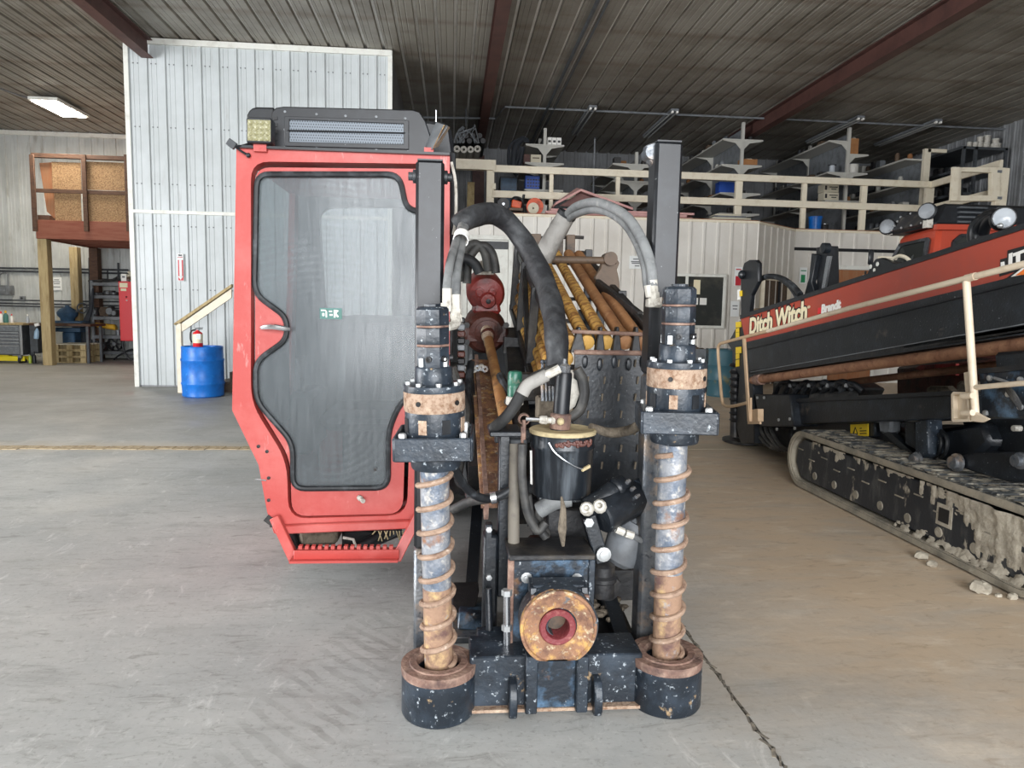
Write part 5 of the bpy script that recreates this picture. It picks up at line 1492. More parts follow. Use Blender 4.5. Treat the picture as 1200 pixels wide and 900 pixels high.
# left uprights beside the vise
def pplate(px0, px1, y0, y1, Y, d, nm, m, par=None, bev=.004, label=None):
    a, b = P(px0, (y0+y1)/2, Y), P(px1, (y0+y1)/2, Y)
    z1, z0 = P((px0+px1)/2, y0, Y).z, P((px0+px1)/2, y1, Y).z
    return MB().bb((a.x, Y, max(z0, .012)), (b.x, Y+d, z1)).build(nm, m, par or D, bevel=bev, label=label)
pplate(584, 597, 505, 700, 2.86, .09, 'upright_post', 'black', bev=.006)
u = pplate(566, 583, 628, 755, 2.84, .10, 'upright_plate', 'black', bev=.01)
pplate(569, 577, 615, 632, 2.84, .05, 'plate_ear', 'black', u)
for py in (620, 676):
    MB().lathe(P(573, py, 2.84), (0, -1, 0), [(.013, 0), (.013, .014), (.001, .015)], 6).build('plate_bolt', 'bolt', u)
MB().tube([P(572, 690, 2.78), P(574, 752, 2.74)], .016, 10).build('stop_rod', 'black', D)
MB().cyl(P(594, 768, 2.60), P(594, 692, 2.60), .014, n=12).build('clamp_screw', 'chrome', D)
for py in (694, 765, 735):
    MB().lathe(P(594, py, 2.60)-Vector((0, 0, .012)), (0, 0, 1), [(.021, 0), (.021, .022), (.001, .023)], 6).build('screw_nut', 'bolt', D)
pplate(560, 600, 755, 772, 2.62, .16, 'foot_plate', 'black_worn')
# stabiliser foot on the floor at left
a = P(536, 738, 3.15)
MB().hexa([P(536, 738, 3.12), P(571, 740, 3.12), P(571, 740, 3.12)+Vector((0, .25, 0)), P(536, 738, 3.12)+Vector((0, .25, 0)), P(538, 718, 3.14), P(570, 720, 3.14), P(570, 720, 3.14)+Vector((0, .2, 0)), P(538, 718, 3.14)+Vector((0, .2, 0))]).build('stabilizer_foot', 'black_blue', D, bevel=.006)
MB().hexa([P(528, 718, 3.18), P(556, 720, 3.18), P(556, 720, 3.18)+Vector((0, .2, 0)), P(528, 718, 3.18)+Vector((0, .2, 0)), P(531, 691, 3.3), P(562, 691, 3.3), P(562, 691, 3.3)+Vector((0, .1, 0)), P(531, 691, 3.3)+Vector((0, .1, 0))]).build('stabilizer_wedge', 'dark', D, bevel=.006)
f0 = PZ(537, 745); 
MB().bb((P(530, 744, 3.05).x, 3.05, 0.0), (P(566, 744, 3.05).x, 3.40, .03)).build('stabilizer_pad', 'grey_steel', D, bevel=.004)
MB().bar(P(552, 700, 3.4), P(560, 590, 3.9), .06, .06).build('stabilizer_leg', 'black', D)

# --- rod rack ---------------------------------------------------------------------
YN, YFR = 3.15, 4.85
xa, xb = P(672, 450, YN).x, P(757, 450, YN).x
zt, zl = P(715, 413, YN).z, P(715, 612, YN).z
pf = []
for k in range(9):
    t_ = k/8
    pf.append((YN-.02+.10*max(0, t_-.55)**1.2*2.2, zt+(zl-zt)*t_))
pl = [(xa, y, z) for y, z in pf]+[(xa, y+.02, z) for y, z in reversed(pf)]
ep = MB().prism(pl, (xb-xa, 0, 0)).build('rack_end_plate', 'black', D)
MB().tube([(xa-.005, YN-.02, zt), (xb+.005, YN-.02, zt)], .012, 10).build('plate_lip', 'rust', ep, label='rust brown top lip')
tabs = MB()
for r_ in range(7):
    for k in range(4):
        px, py = 686+k*19.5+(r_ % 2)*3, 425+r_*20
        if r_ > 3 and k == 0: continue
        p = P(px, py, YN-.03)
        tabs.hexa([p+Vector(v) for v in ((-.004, 0, -.02), (.002, 0, -.02), (.002, .012, -.02), (-.004, .012, -.02), (-.001, -.005, .014), (.005, -.005, .014), (.005, .012, .014), (-.001, .012, .014))])
tabs.build('weld_tabs', 'debris', ep, kind='stuff')
for k in range(5):
    p = P(686+k*17, 424+(k % 2)*3, YN-.035)
    MB().ball(p, (.012, .008, .03), 8, 6).build('spring_finger', 'black', ep)
for k, px in enumerate((678, 703.5, 723, 745.5)):
    p = P(px, 413, YN-.02); t_ = P(px+1, 383, YN-.02); w_ = .022 if k else .034
    MB().hexa([p+Vector((-w_, 0, 0)), p+Vector((w_, 0, 0)), p+Vector((w_, .05, 0)), p+Vector((-w_, .05, 0)), t_+Vector((-.006, 0, 0)), t_+Vector((.006, 0, 0)), t_+Vector((.006, .04, 0)), t_+Vector((-.006, .04, 0))]).build('rod_separator', 'dark', D, bevel=.003)
MB().tube([P(670, 388.5, YN-.03), P(760, 392, YN-.03)], .009, 8).build('retaining_bar', 'rust', D)
# drill rods resting in the rack: each a thing of its own
def drill_rod(label, a, b, m, group, rr=.0355):
    a, b = V(a), V(b)
    L = (b-a).length
    root = thing('drill_rod', label, 'drill rod', a, group)
    q = (b-a).to_track_quat('Y', 'Z')
    root.rotation_mode = 'QUATERNION'
    root.rotation_quaternion = q
    ORG[root] = Vector((0, 0, 0))
    MB().lathe((0, 0, 0), (0, 1, 0), [(rr*.86, .12), (rr*.86, L-.12)], 20).build('rod_body', m, root)
    MB().lathe((0, 0, 0), (0, 1, 0), [(rr*.62, 0), (rr*.98, .004), (rr, .02), (rr, .10), (rr*.86, .15)], 20).build('tool_joint', m, root)
    MB().lathe((0, 0, 0), (0, 1, 0), [(rr*.86, L-.15), (rr, L-.10), (rr, L-.02), (rr*.98, L-.004), (rr*.6, L)], 20).build('tool_joint', m, root)
    return root
near = [(667, 402), (688, 402), (710.5, 402), (733.5, 402), (753, 403)]
far = [(618, 297), (634, 297), (650.5, 297), (666, 298), (678, 299)]
gr = 'drill rods in the rack of the foreground machine'
labs = ['yellow drill rod at the left of the rack top row, against the black sleeve', 'yellow drill rod with brown bands, second in the top row', 'yellow ringed drill rod in the middle of the top row', 'smooth brown drill rod, fourth in the top row', 'smooth brown drill rod at the right end of the top row']
ro_near, ro_far = [], []
for k in range(5):
    a, b = P(*near[k], YN+.012), P(*far[k], YFR)
    ro_near.append(a); ro_far.append(b)
    drill_rod(labs[k], a, b, 'rod_yellow' if k < 3 else 'rod_brown', gr)
dn = Vector((0, 0, -.076))
wl_ = ['topmost', 'second', 'third', 'fourth', 'lowest']
for k in range(5):
    sh = Vector((-.012*(k+1), 0, 0))
    drill_rod(wl_[k]+' yellow brown drill rod seen through the left side of the rack', ro_near[0]+dn*(k+1)+sh, ro_far[0]+dn*(k+1)+sh, 'rod_yellow', gr)
# rack frame
def fbar(a, b, w_, h_, nm, m='dark', par=None): return MB().bar(a, b, w_, h_).build(nm, m, par or D, bevel=.004)
lo = Vector((-.055, 0, .03))
fbar(ro_near[0]+lo+Vector((-.03, -.02, -.42)), ro_far[0]+lo+Vector((-.03, .1, -.40)), .05, .05, 'rack_side_rail')
fbar(ro_near[0]+lo+Vector((-.0, -.02, .0)), ro_far[0]+lo+Vector((.0, .12, .0)), .035, .05, 'rack_side_rail')
fbar(ro_near[4]+Vector((.06, -.02, .02)), ro_far[4]+Vector((.06, .2, .02)), .035, .06, 'rack_side_rail')
fbar(ro_near[4]+Vector((.06, -.02, -.40)), ro_far[4]+Vector((.06, .2, -.40)), .035, .06, 'rack_side_rail')
for t_ in (.0, .42, .74, 1.0):
    a = ro_near[0].lerp(ro_far[0], t_)+lo
    fbar(a+Vector((-.01, 0, .02)), a+Vector((-.035, 0, -.42)), .05, .035, 'rack_side_post')
    b = ro_near[4].lerp(ro_far[4], t_)+Vector((.07, 0, 0))
    fbar(b+Vector((0, 0, .04)), b+Vector((0, 0, -.42)), .05, .035, 'rack_side_post')
a = ro_near[0].lerp(ro_far[0], .70)+lo; b = ro_near[0].lerp(ro_far[0], .46)+lo
fbar(a+Vector((-.02, 0, -.02)), b+Vector((-.04, 0, -.36)), .03, .05, 'rack_brace')
for t_ in (.02, .5, .98):                              # bearers under the rods
    a, b = ro_near[0].lerp(ro_far[0], t_), ro_near[4].lerp(ro_far[4], t_)
    fbar(a+Vector((-.09, 0, -.445)), b+Vector((.08, 0, -.445)), .04, .03, 'rack_bearer')
    if t_ > .1: fbar(a+Vector((.05, 0, -.052)), b+Vector((.05, 0, -.052)), .04, .02, 'rack_bearer')
# cross tube with the curved bracket
ya = 4.05
MB().tube([P(644, 304, ya), P(722, 305.5, ya)], .021, 12).build('cross_tube', 'clutter_brown', D, label='dark brown cross tube')
MB().prism([P(706, 304, ya), P(709, 298, ya), P(714, 296.5, ya), P(721, 300, ya), P(726, 308, ya), P(723, 316, ya), P(726, 330, ya), P(726, 352, ya), P(722, 358, ya), P(714, 350, ya), P(700, 334, ya), P(697, 325, ya), P(704, 314, ya)], (0, .05, 0)).build('curved_bracket', 'clutter_brown', D, bevel=.004)
MB().lathe(P(716, 303, ya-.03), (0, 1, 0), [(.04, 0), (.04, .11), (.01, .112)], 16).build('bracket_pivot', 'clutter_brown', D)
fbar(P(700, 333, ya), P(750, 372, 3.45), .03, .06, 'bracket_arm')
for (px0, px1, y0, y1) in ((622, 634, 274, 300), (642, 651, 274, 300), (655, 660, 277, 300), (664, 674, 275, 300)):
    pplate(px0, px1, y0, y1, YFR+.03, .06, 'rack_far_stop', 'clutter_brown')
MB().tube([P(618, 279, YFR+.08), P(676, 278, YFR+.08), P(684, 278.5, YFR+.08)], .012, 8).build('far_stop_shaft', 'dark', D)
pplate(746, 757, 370, 384, 3.5, .03, 'gauge_frame', 'black_flat')

# --- hose sleeves and hoses -----------------------------------------------------
sl = MB().tube([P(x, y, Y) for x, y, Y in ((534, 266, 3.35), (545, 258, 3.35), (560, 252, 3.4), (576, 250, 3.45), (594, 259, 3.5), (612, 280, 3.5), (627, 306, 3.42), (640, 336, 3.3), (648, 366, 3.15), (652, 395, 3.02), (653, 425, 2.97), (652, 452, 2.95))],
               [.040, .05, .053, .052, .05, .05, .051, .052, .053, .052, .048, .040], 16, 5)
for i, v in enumerate(sl.v):
    v += Vector((math.sin(i*12.9), math.cos(i*7.1), math.sin(i*4.7)))*.0022
sv = sl.build('hose_sleeve', 'sleeve', D, label='long black fabric hose sleeve', ang=60)
for t_ in ((612, 280, 3.5), (640, 336, 3.3), (576, 250, 3.45)):
    pass
gs = MB().tube([P(636, 302, 3.62), P(641, 293, 3.6), P(650, 276, 3.56), (P(664, 252, 3.52))], [.055, .054, .05, .047], 16, 5)
for i, v in enumerate(gs.v): v += Vector((math.sin(i*9.9), math.cos(i*5.1), math.sin(i*3.7)))*.002
gs.build('grey_sleeve', 'sleeve_grey', D, label='grey dusty hose sleeve')
MB().lathe(P(664, 252, 3.52), P(664, 252, 3.52)-P(650, 276, 3.56), [(.049, -.01), (.051, .0), (.049, .012), (.044, .012), (.044, -.01), (.049, -.01)], 18).build('sleeve_band', 'rubber', D)
MB().tube([P(x, y, Y) for x, y, Y in ((662, 255, 3.52), (674, 243, 3.4), (695, 237, 3.2), (717, 243, 3.0), (738, 258, 2.85), (754, 285, 2.75), (763, 312, 2.7), (765, 336, 2.68))], .021, 12, 6).build('hose', 'hose_grey', D)
MB().tube([P(x, y, Y) for x, y, Y in ((663, 258, 3.52), (676, 250, 3.42), (695, 245, 3.24), (715, 249, 3.05), (734, 263, 2.9), (749, 288, 2.8), (757, 312, 2.74), (759, 330, 2.72), (761, 340, 2.71))], .021, 12, 6).build('hose', 'hose_grey', D)
for a, b, r_ in (((765, 328), (766, 343), .019), ((766, 343), (767, 352), .023), ((760, 334), (762, 348), .018)):
    MB().cyl(P(*a, 2.68), P(*b, 2.68), r_, n=8).build('hose_fitting', 'fitting', D)
MB().bb(P(760, 360, 2.66), P(776, 350, 2.66)+Vector((0, .05, 0))).build('port_block', 'fitting', D, bevel=.004)
MB().tube([P(770, 355, 2.66), P(780, 352, 2.60), ], .018, 8).build('hose_fitting', 'fitting', D)
# left hoses down to the motor
MB().tube([P(x, y, Y) for x, y, Y in ((541, 264, 3.3), (534, 285, 3.0), (527, 310, 2.75), (524, 336, 2.66), (524, 345, 2.65))], .017, 12, 6).build('hose', 'hose_grey', D)
MB().tube([P(x, y, Y) for x, y, Y in ((545, 266, 3.3), (541, 290, 3.0), (536, 315, 2.78), (534, 343, 2.68), (534, 352, 2.66))], .017, 12, 6).build('hose', 'hose_grey', D)
MB().lathe(P(541, 276, 3.05), P(538, 290, 2.95)-P(541, 276, 3.05), [(.034, 0), (.034, .05), (.03, .05), (.03, 0), (.034, 0)], 14).build('tape_band', 'white_ink', D)
for a, b, r_ in (((524, 338), (524, 355), .018), ((523.5, 355), (523.5, 365), .022), ((534, 345), (534.5, 362), .018), ((534.5, 362), (534.5, 372), .021), ((528, 374), (541, 372), .018)):
    MB().cyl(P(*a, 2.64), P(*b, 2.64), r_, n=8).build('hose_fitting', 'fitting', D)
MB().tube([P(535, 372, 2.63), P(534, 380, 2.60), P(524, 383, 2.55)], .017, 8, 3).build('elbow_fitting', 'fitting', D)
for off in (0, 1):
    MB().tube([P(x+off*9, y+off*2, 4.2) for x, y in ((538, 330), (540, 305), (548, 290), (558, 286), (567, 294), (571, 308), (572, 318))], .026, 12, 5).build('hose', 'hose', D)
MB().tube([P(x, y, 4.1) for x, y in ((540, 303), (549, 304), (557, 310), (562, 320))], .03, 10, 4).build('hose', 'sleeve', D)
for px in (563, 569, 575):
    MB().cyl(P(px, 322, 4.4), P(px-.5, 306, 4.4), .022, n=8).build('hose_fitting', 'fitting', D)
# --- rotary gearbox on the carriage -----------------------------------------------
YG = 4.5; s = pxm(570, 350, YG)
g0 = P(570, 345, YG)
axg = Vector((.02, -1, -.2)).normalized()
gb = MB().lathe(g0-axg*.1, axg, [(.06, -.30), (19*s, -.28), (22*s, -.2), (23*s, 0), (22*s, .08), (19*s, .11), (.06, .12)], 28).build('rotary_motor', 'red_gear', D, label='oily dark red gearbox casting')
MB().lathe(P(571.5, 351, YG)+axg*.0, axg, [(9.5*s, .0), (9.5*s, .045), (8*s, .06), (.02, .062)], 18).build('motor_boss', 'red_gear', gb)
MB().lathe(P(571.5, 351, YG)+axg*.06, axg, [(3*s, .0), (3*s, .012), (1*s, .014)], 8).build('boss_key', 'dark', gb)
for k in range(2):
    c = P(562+k*15, 342, YG)+axg*.03
    MB().lathe(c, axg, [(5.5*s, 0), (5.5*s, .015), (4*s, .017), (4*s, 0), (5.5*s, 0)], 14).build('casting_ring', 'red_gear', gb)
MB().hexa([P(553, 368, YG), P(588, 368, YG), P(588, 368, YG)+Vector((0, .3, 0)), P(553, 368, YG)+Vector((0, .3, 0)), P(556, 352, YG), P(585, 352, YG), P(585, 352, YG)+Vector((0, .3, 0)), P(556, 352, YG)+Vector((0, .3, 0))]).build('motor_neck', 'red_gear', gb, bevel=.02)
hs = MB().lathe(P(569, 390, YG)-axg*.2, axg, [(.05, -.1), (23*s, -.08), (26*s, .08), (25*s, .2), (20*s, .24), (.05, .25)], 24).build('gear_housing', 'red_gear_dark', D, label='greasy brown gear housing')
pplate(544, 596, 378, 404, YG-.04, .2, 'housing_flange', 'red_gear_dark', bev=.02)
for px, py in ((547, 381), (593, 381), (547, 401), (593, 401)):
    MB().lathe(P(px, py, YG-.04), (0, -1, 0), [(.02, 0), (.02, .02), (.001, .021)], 6).build('flange_bolt', 'dark', hs)
MB().lathe(P(570.5, 388, YG)+axg*.03, axg, [(15*s, 0), (15*s, .03), (8*s, .04), (8*s, .08), (6.5*s, .1)], 20).build('quill_collar', 'red_gear_dark', hs)
MB().lathe(P(571, 392, YG-.1), (P(573, 404, 4.3)-P(571, 392, YG-.1)), [(7*s, -.06), (7*s, .03), (5.5*s, .06), (5.5*s, .12)], 16).build('quill', 'rust_dust', hs)
MB().tube([P(572.5, 398, 4.35), P(593, 496, 3.12)], .029, 16).build('drill_string', mat('brown_yellow_steel', C(150, 104, 62), .6, .1, [(C(190, 150, 92), 8, .48, .68), (C(90, 60, 40), 12, .52, .7)], (60, .3)), D, label='brown yellow drill string')
# carriage rail below
rl = MB().bar(P(563, 424, 4.3), P(580, 592, 2.95), .12, .03, (0, -.6, 1)).build('carriage_rail', 'rust_orange', D, label='tan rusty carriage rail')
MB().bar(P(558, 424, 4.3), P(570, 598, 2.95), .02, .10, (0, -.6, 1)).build('rail_edge', 'rust', rl)
MB().bar(P(590, 404, 4.4), P(622, 406, 4.4), .10, .10).build('boom_cross_head', 'dark', D)
MB().bar(P(600, 396, 4.6), P(618, 600, 3.2), .10, .16).build('boom_beam', 'dark', D)
MB().bar(P(548, 440, 4.2), P(556, 560, 3.3), .06, .14).build('boom_beam', 'dark', D)
pplate(596, 640, 438, 470, 3.4, .10, 'boom_nose', 'dark')
for k in range(4):                                      # little valve levers
    MB().tube([P(636+k*4, 470, 3.05), P(635+k*4, 440, 3.05), P(636+k*4, 426, 3.05)], .007, 6).build('valve_lever', 'grey_steel', D)
    MB().ball(P(636+k*4, 424, 3.05), .011, 8, 6).build('lever_knob', 'grey_steel', D)
pplate(630, 655, 466, 496, 3.08, .1, 'valve_block', 'debris', bev=.008)
# hoses and cables crowding the space beside the boom
for k, pts in enumerate((((530, 430, 3.6), (538, 455, 3.6), (546, 480, 3.5), (543, 520, 3.4), (536, 560, 3.3)), ((552, 425, 4.0), (548, 460, 3.8), (551, 500, 3.6), (546, 545, 3.4), (552, 590, 3.3)), ((596, 470, 3.3), (590, 500, 3.2), (592, 530, 3.1), (600, 560, 3.0)), ((586, 440, 3.6), (600, 470, 3.4), (606, 500, 3.2), (600, 530, 3.1)))):
    MB().tube([P(*q) for q in pts], .022, 8, 5).build('hose', ('hose', 'rubber')[k % 2], D)
for k in range(4):
    MB().tube([P(524+k*4, 470, 3.5), P(526+k*5, 500+k*4, 3.45), P(534+k*5, 520+k*6, 3.4), P(540+k*3, 545+k*5, 3.45)], .012, 6, 5).build('cable', 'rubber', D)
pplate(533, 549, 520, 560, 3.9, .2, 'valve_manifold', 'dark', bev=.02)
MB().lathe(P(545, 560, 3.7), (0, -1, .2), [(.09, -.1), (.095, 0), (.06, .04), (.001, .045)], 18).build('swing_hub', 'dark', D)
# chain on the carriage
for k in range(7):
    MB().lathe(P(543+k*4.2, 433+2*math.sin(k), 4.0), (0, 1, .3*(k % 2)), [(.02, 0), (.02, .016), (.008, .016), (.008, 0), (.02, 0)], 8).build('chain_link', 'fitting' if k % 2 else 'grey_steel', D)
# valve column left of the gearbox
for k in range(9):
    pplate(536, 545, 372+k*8, 379+k*8, 3.9, .12, 'valve_section', ('dark', 'steel_grey', 'red_gear_dark')[k % 3], bev=.006)
pplate(531, 553, 445, 470, 3.95, .2, 'valve_manifold', 'dark')
# --- beacon lamp --------------------------------------------------------------------
b = P(603, 474, 2.92); s = pxm(603, 450, 2.92)
bl = MB().lathe(b, (0, 0, 1), [(10*s, 0), (10.5*s, 2*s), (10*s, 9*s), (8*s, 10*s)], 20).build('beacon_base', 'fitting', D)
MB().lathe(b, (0, 0, 1), [(8.6*s, 9*s), (8.8*s, 20*s), (8.2*s, 21*s), (8.2*s, 23*s), (8.6*s, 24*s), (8.4*s, 36*s), (7*s, 39*s), (.005, 40*s)], 20).build('beacon_lens', 'green_lens', bl, label='dusty green beacon lens')
MB().bar(b+Vector((0, 0, -.012)), P(585, 500, 2.95), .05, .024).build('beacon_arm', 'dark', D)
# --- bent hoses at the middle left -----------------------------------------------------
MB().tube([P(x, y, Y) for x, y, Y in ((578, 502, 2.85), (592, 490, 2.8), (604, 474, 2.78), (614, 455, 2.76), (624, 445, 2.76), (640, 437, 2.78), (655, 432, 2.78))], .024, 12, 5).build('hose', 'hose', D)
MB().tube([P(x, y, Y) for x, y, Y in ((612, 462, 2.74), (618, 452, 2.74), (628, 446, 2.74), (640, 440, 2.75))], .026, 12, 4).build('hose_wrap', 'sleeve_grey', D)
for a, b_ in (((638, 441), (648, 436)), ((648, 436), (656, 432))):
    MB().cyl(P(*a, 2.74), P(*b_, 2.74), .018, n=8).build('hose_fitting', 'fitting', D)
MB().tube([P(x, y, Y) for x, y, Y in ((532, 548, 2.62), (545, 570, 2.7), (560, 582, 2.75), (578, 584, 2.8), (600, 572, 2.8), (612, 555, 2.82))], .017, 10, 6).build('hose', 'rubber', D)
MB().tube([P(x, y, Y) for x, y, Y in ((530, 598, 3.1), (550, 588, 3.0), (577, 583, 2.85), (600, 576, 2.8))], .022, 10, 5).build('hose', 'hose', D)
MB().lathe(P(578, 583, 2.79), (1, 0, .2), [(.026, -.012), (.026, .012), (.02, .012), (.02, -.012), (.026, -.012)], 12).build('hose_clip', 'chrome', D)
MB().tube([P(x, y, Y) for x, y, Y in ((604, 520, 2.82), (603, 560, 2.8), (602, 600, 2.78), (602, 650, 2.75))], .024, 12, 4).build('hose', mat('dusty_tan_hose', C(112, 106, 96), .7, 0, [(C(80, 76, 70), 10, .45, .7)]), D)
for k, pts in enumerate((((612, 520), (612, 560), (618, 600), (630, 622), (640, 612)), ((618, 580), (622, 605), (632, 620), (640, 630)), ((640, 585), (632, 600), (634, 615), (640, 625), (634, 640)))):
    MB().tube([P(x, y, 2.74+k*.04) for x, y in pts], .018, 10, 6).build('hose', 'hose', D)
MB().tube([P(x, y, 2.66) for x, y in ((658, 582), (660, 598), (659, 620), (660, 640))], [.004, .012, .018, .006], 8, 4).build('rag_strip', 'debris', D)
# shelf carrying the bucket
YBK = 2.86
cb = P(657.5, 578, YBK); s = pxm(657, 540, YBK); rb = 37*s
sh = MB().bb((P(580, 510, 2.99).x, 3.0, P(640, 520, 2.99).z), (P(640, 510, 2.99).x, 3.04, P(640, 504, 2.99).z)).build('bucket_bracket', 'black', D, bevel=.004)
pplate(574, 612, 506, 512, 2.80, .2, 'bracket_shelf', 'black')
pplate(597, 618, 515, 536, 2.95, .05, 'bracket_plate', 'steel_dark')
MB().tube([P(614, 492, 2.8), P(614, 515, 2.8)], .008, 6).tube([P(612, 500, 2.8), P(612, 530, 2.8)], .006, 6).build('bracket_hook', 'rust', D, kind='stuff')
MB().bb((cb.x-.10, YBK-.06, cb.z-.022), (cb.x+.10, YN+.1, cb.z-.004)).build('bucket_shelf', 'black', D)
MB().bb((cb.x-.10, YN+.05, cb.z-.25), (cb.x-.04, YN+.11, cb.z-.004)).build('bucket_shelf_leg', 'black', D)
# grease bucket: a thing of its own
BK = thing('grease_bucket', 'black plastic grease bucket with dusty lid and a pump standing on top', 'bucket', Vector((cb.x, YBK, cb.z)))
hb = (578-503)*s*1.0
MB().lathe((cb.x, YBK, cb.z), (0, 0, 1), [(rb*.90, 0), (rb*.93, .01), (rb*.985, hb*.72), (rb*1.01, hb*.74), (rb*1.01, hb*.78), (rb*.985, hb*.80), (rb*1.0, hb*.97), (rb*1.02, hb)], 40).build('bucket_body', 'bucket', BK)
MB().lathe((cb.x, YBK, cb.z), (0, 0, 1), [(rb*1.04, hb*.955), (rb*1.05, hb*1.0), (rb*1.0, hb*1.02), (rb*.9, hb*1.005), (.01, hb*1.005)], 40).build('lid', 'lid_tan', BK, label='dusty tan lid')
mb = MB()
for k in range(60):
    a = -math.pi/2+random.uniform(-.35, .9)
    mb.ball((cb.x+math.cos(a)*rb*1.0, YBK+math.sin(a)*rb*1.0, cb.z+hb*random.uniform(.82, .90)), (.008, .006, .007), 6, 4)
mb.build('grease_crust', 'red_gear_dark', BK, kind='stuff')
MB().tube([P(643, 519, YBK-rb), P(650, 530, YBK-rb*1.06), P(664, 541, YBK-rb*1.08), P(680, 549, YBK-rb*.98), P(690, 547, YBK-rb*.8)], .0035, 6, 5).build('bail_handle', 'chrome', BK)
MB().bar(P(682, 551, YBK-rb*.95), P(691, 546, YBK-rb*.8), .010, .012).build('bail_grip', 'lid_tan', BK)
MB().prism([P(621, 528, YBK-rb*.35), P(623.5, 528, YBK-rb*.42), P(624, 568, YBK-rb*.42), P(621.5, 567, YBK-rb*.35)], (0, .004, 0)).build('white_label', 'white_ink', BK)
pb = Vector((P(656, 500, YBK).x, YBK, cb.z+hb))
pt_ = P(662, 424, YBK); axp = (pt_-pb)
pump = MB().lathe(pb, axp, [(11*s, 0), (11*s, .06), (9.5*s, .065), (9.5*s, axp.length*.82), (8.5*s, axp.length*.85)], 24).build('pump_cylinder', 'black_flat', BK, label='black pump cylinder')
MB().lathe(pb, axp, [(12*s, .005), (12.2*s, .065), (10*s, .07)], 24).build('pump_collar', 'rust', pump)
MB().lathe(pb+axp*.84, axp, [(7.5*s, 0), (7.5*s, 8*s), (5*s, 10*s), (2.5*s, 11*s), (2*s, 16*s), (.001, 16.5*s)], 8).build('pump_cap', 'chrome', pump)
MB().cyl(P(616, 491, YBK-.02), P(634, 492, YBK-.02), .009, n=8).build('grease_line', 'chrome', BK)
MB().lathe(P(632, 492, YBK-.02), P(648, 493, YBK-.02)-P(632, 492, YBK-.02), [(.014, 0), (.018, .01), (.018, .03), (.013, .035), (.013, .05), (.017, .052), (.017, .065)], 8).build('line_fitting', 'fitting', BK)
MB().lathe(P(614, 491, YBK), (0, -1, 0), [(.024, -.01), (.026, 0), (.022, .02), (.018, .02), (.018, -.01), (.024, -.01)], 14).build('line_elbow', 'rust', BK)
MB().ball(P(657, 494, YBK-.05), .016, 10, 6).build('grease_nipple', 'lid_tan', BK)
# white reservoir panel + curled hose behind the pump
MB().tube([P(x, y, 3.05) for x, y in ((676, 432), (683, 445), (685, 462), (680, 480), (668, 490))], .022, 10, 5).build('hose', 'hose', D)
MB().prism([P(668, 440, 3.1), P(676, 446, 3.1), P(679, 462, 3.1), P(674, 476, 3.1), P(666, 482, 3.1)], (0, .02, 0)).build('tank_face', 'fitting', D)
MB().tube([P(x, y, Y) for x, y, Y in ((692, 500, 2.88), (715, 507, 2.92), (738, 504, 2.85), (752, 496, 2.72), (762, 492, 2.6))], [.016, .022, .022, .018, .012], 10, 5).build('strap_hose', 'debris', D, label='dusty tan strap')
# --- hydraulic motors lower right ---------------------------------------------------------
def pcyl(a, b, ya, yb, r, nm, m, n=20, par=None, pr=None, label=None):
    A, B = P(*a, ya), P(*b, yb)
    L = (B-A).length
    prof = pr or [(r*.9, 0), (r, .008), (r, L-.01), (r*.9, L)]
    return MB().lathe(A, B-A, prof, n).build(nm, m, par or D, label=label)
h1 = pcyl((688, 596), (732, 566), 2.72, 2.78, .042, 'hydraulic_cylinder', 'black')
pcyl((720, 574), (726, 570), 2.75, 2.76, .045, 'cylinder_band', 'black', par=h1)
h2 = pcyl((703, 606), (752, 579), 2.70, 2.80, .072, 'hydraulic_motor', 'black')
pcyl((746, 583), (756, 577), 2.78, 2.81, .076, 'motor_end_cap', 'black_worn', 8, par=h2)
for k in range(3):
    pcyl((734+k*5.5, 566+k*8.5), (738+k*5.5, 563+k*8.5), 2.70, 2.71, .009, 'cap_bolt', 'chrome', 6, par=h2)
for px, py in ((688, 597), (703, 594)):
    MB().lathe(P(px, py, 2.66), (-.3, -1, .5), [(.028, 0), (.028, .02), (.02, .03), (.012, .03), (.012, .01)], 10).build('port_fitting', 'fitting', D)
MB().prism([P(684, 610, 2.70), P(698, 602, 2.70), P(714, 655, 2.70), P(700, 664, 2.70)], (0, .09, 0)).build('mount_plate', 'black', D, bevel=.004)
MB().lathe(P(690, 612, 2.69), (0, -1, 0), [(.02, 0), (.02, .01), (.001, .011)], 6).build('mount_bolt', 'bolt', D)
MB().lathe(P(707, 649, 2.69), (0, -1, 0), [(.03, 0), (.03, .012), (.018, .014), (.018, .02), (.001, .021)], 12).build('mount_bolt', 'bolt', D)
MB().lathe(P(722, 660, 2.86), P(742, 622, 2.86)-P(722, 660, 2.86), [(.05, 0), (.075, .02), (.105, .16), (.09, .20)], 24).build('bell_housing', 'steel_grey', D, label='grey bell shaped housing')
MB().prism([P(720, 625, 2.8), P(758, 600, 2.8), P(760, 640, 2.8), P(748, 665, 2.8), P(726, 662, 2.8)], (0, .05, 0)).build('grey_casting', 'steel_grey', D, bevel=.01)
MB().tube([P(720, 620, 2.70), P(731, 624, 2.70), P(744, 629, 2.72), P(764, 642, 2.76)], .012, 8, 3).build('hose', 'hose_grey', D)
for a, b_ in (((722, 620), (731, 624)), ((733, 625), (742, 628))):
    MB().cyl(P(*a, 2.69), P(*b_, 2.69), .016, n=8).build('hose_fitting', 'fitting', D)
MB().lathe(P(706, 672, 2.72), (0, 0, 1), [(.055, -.09), (.058, -.08), (.058, -.03), (.062, -.025), (.062, -.01), (.05, 0), (.05, .035), (.03, .05), (.001, .052)], 20).build('swivel_cap', 'dark', D)
MB().lathe(P(712, 688, 2.70), (.2, -1, 0), [(.055, -.1), (.058, 0), (.05, .02), (.02, .024), (.001, .024)], 20).build('swivel_end', 'dark', D)
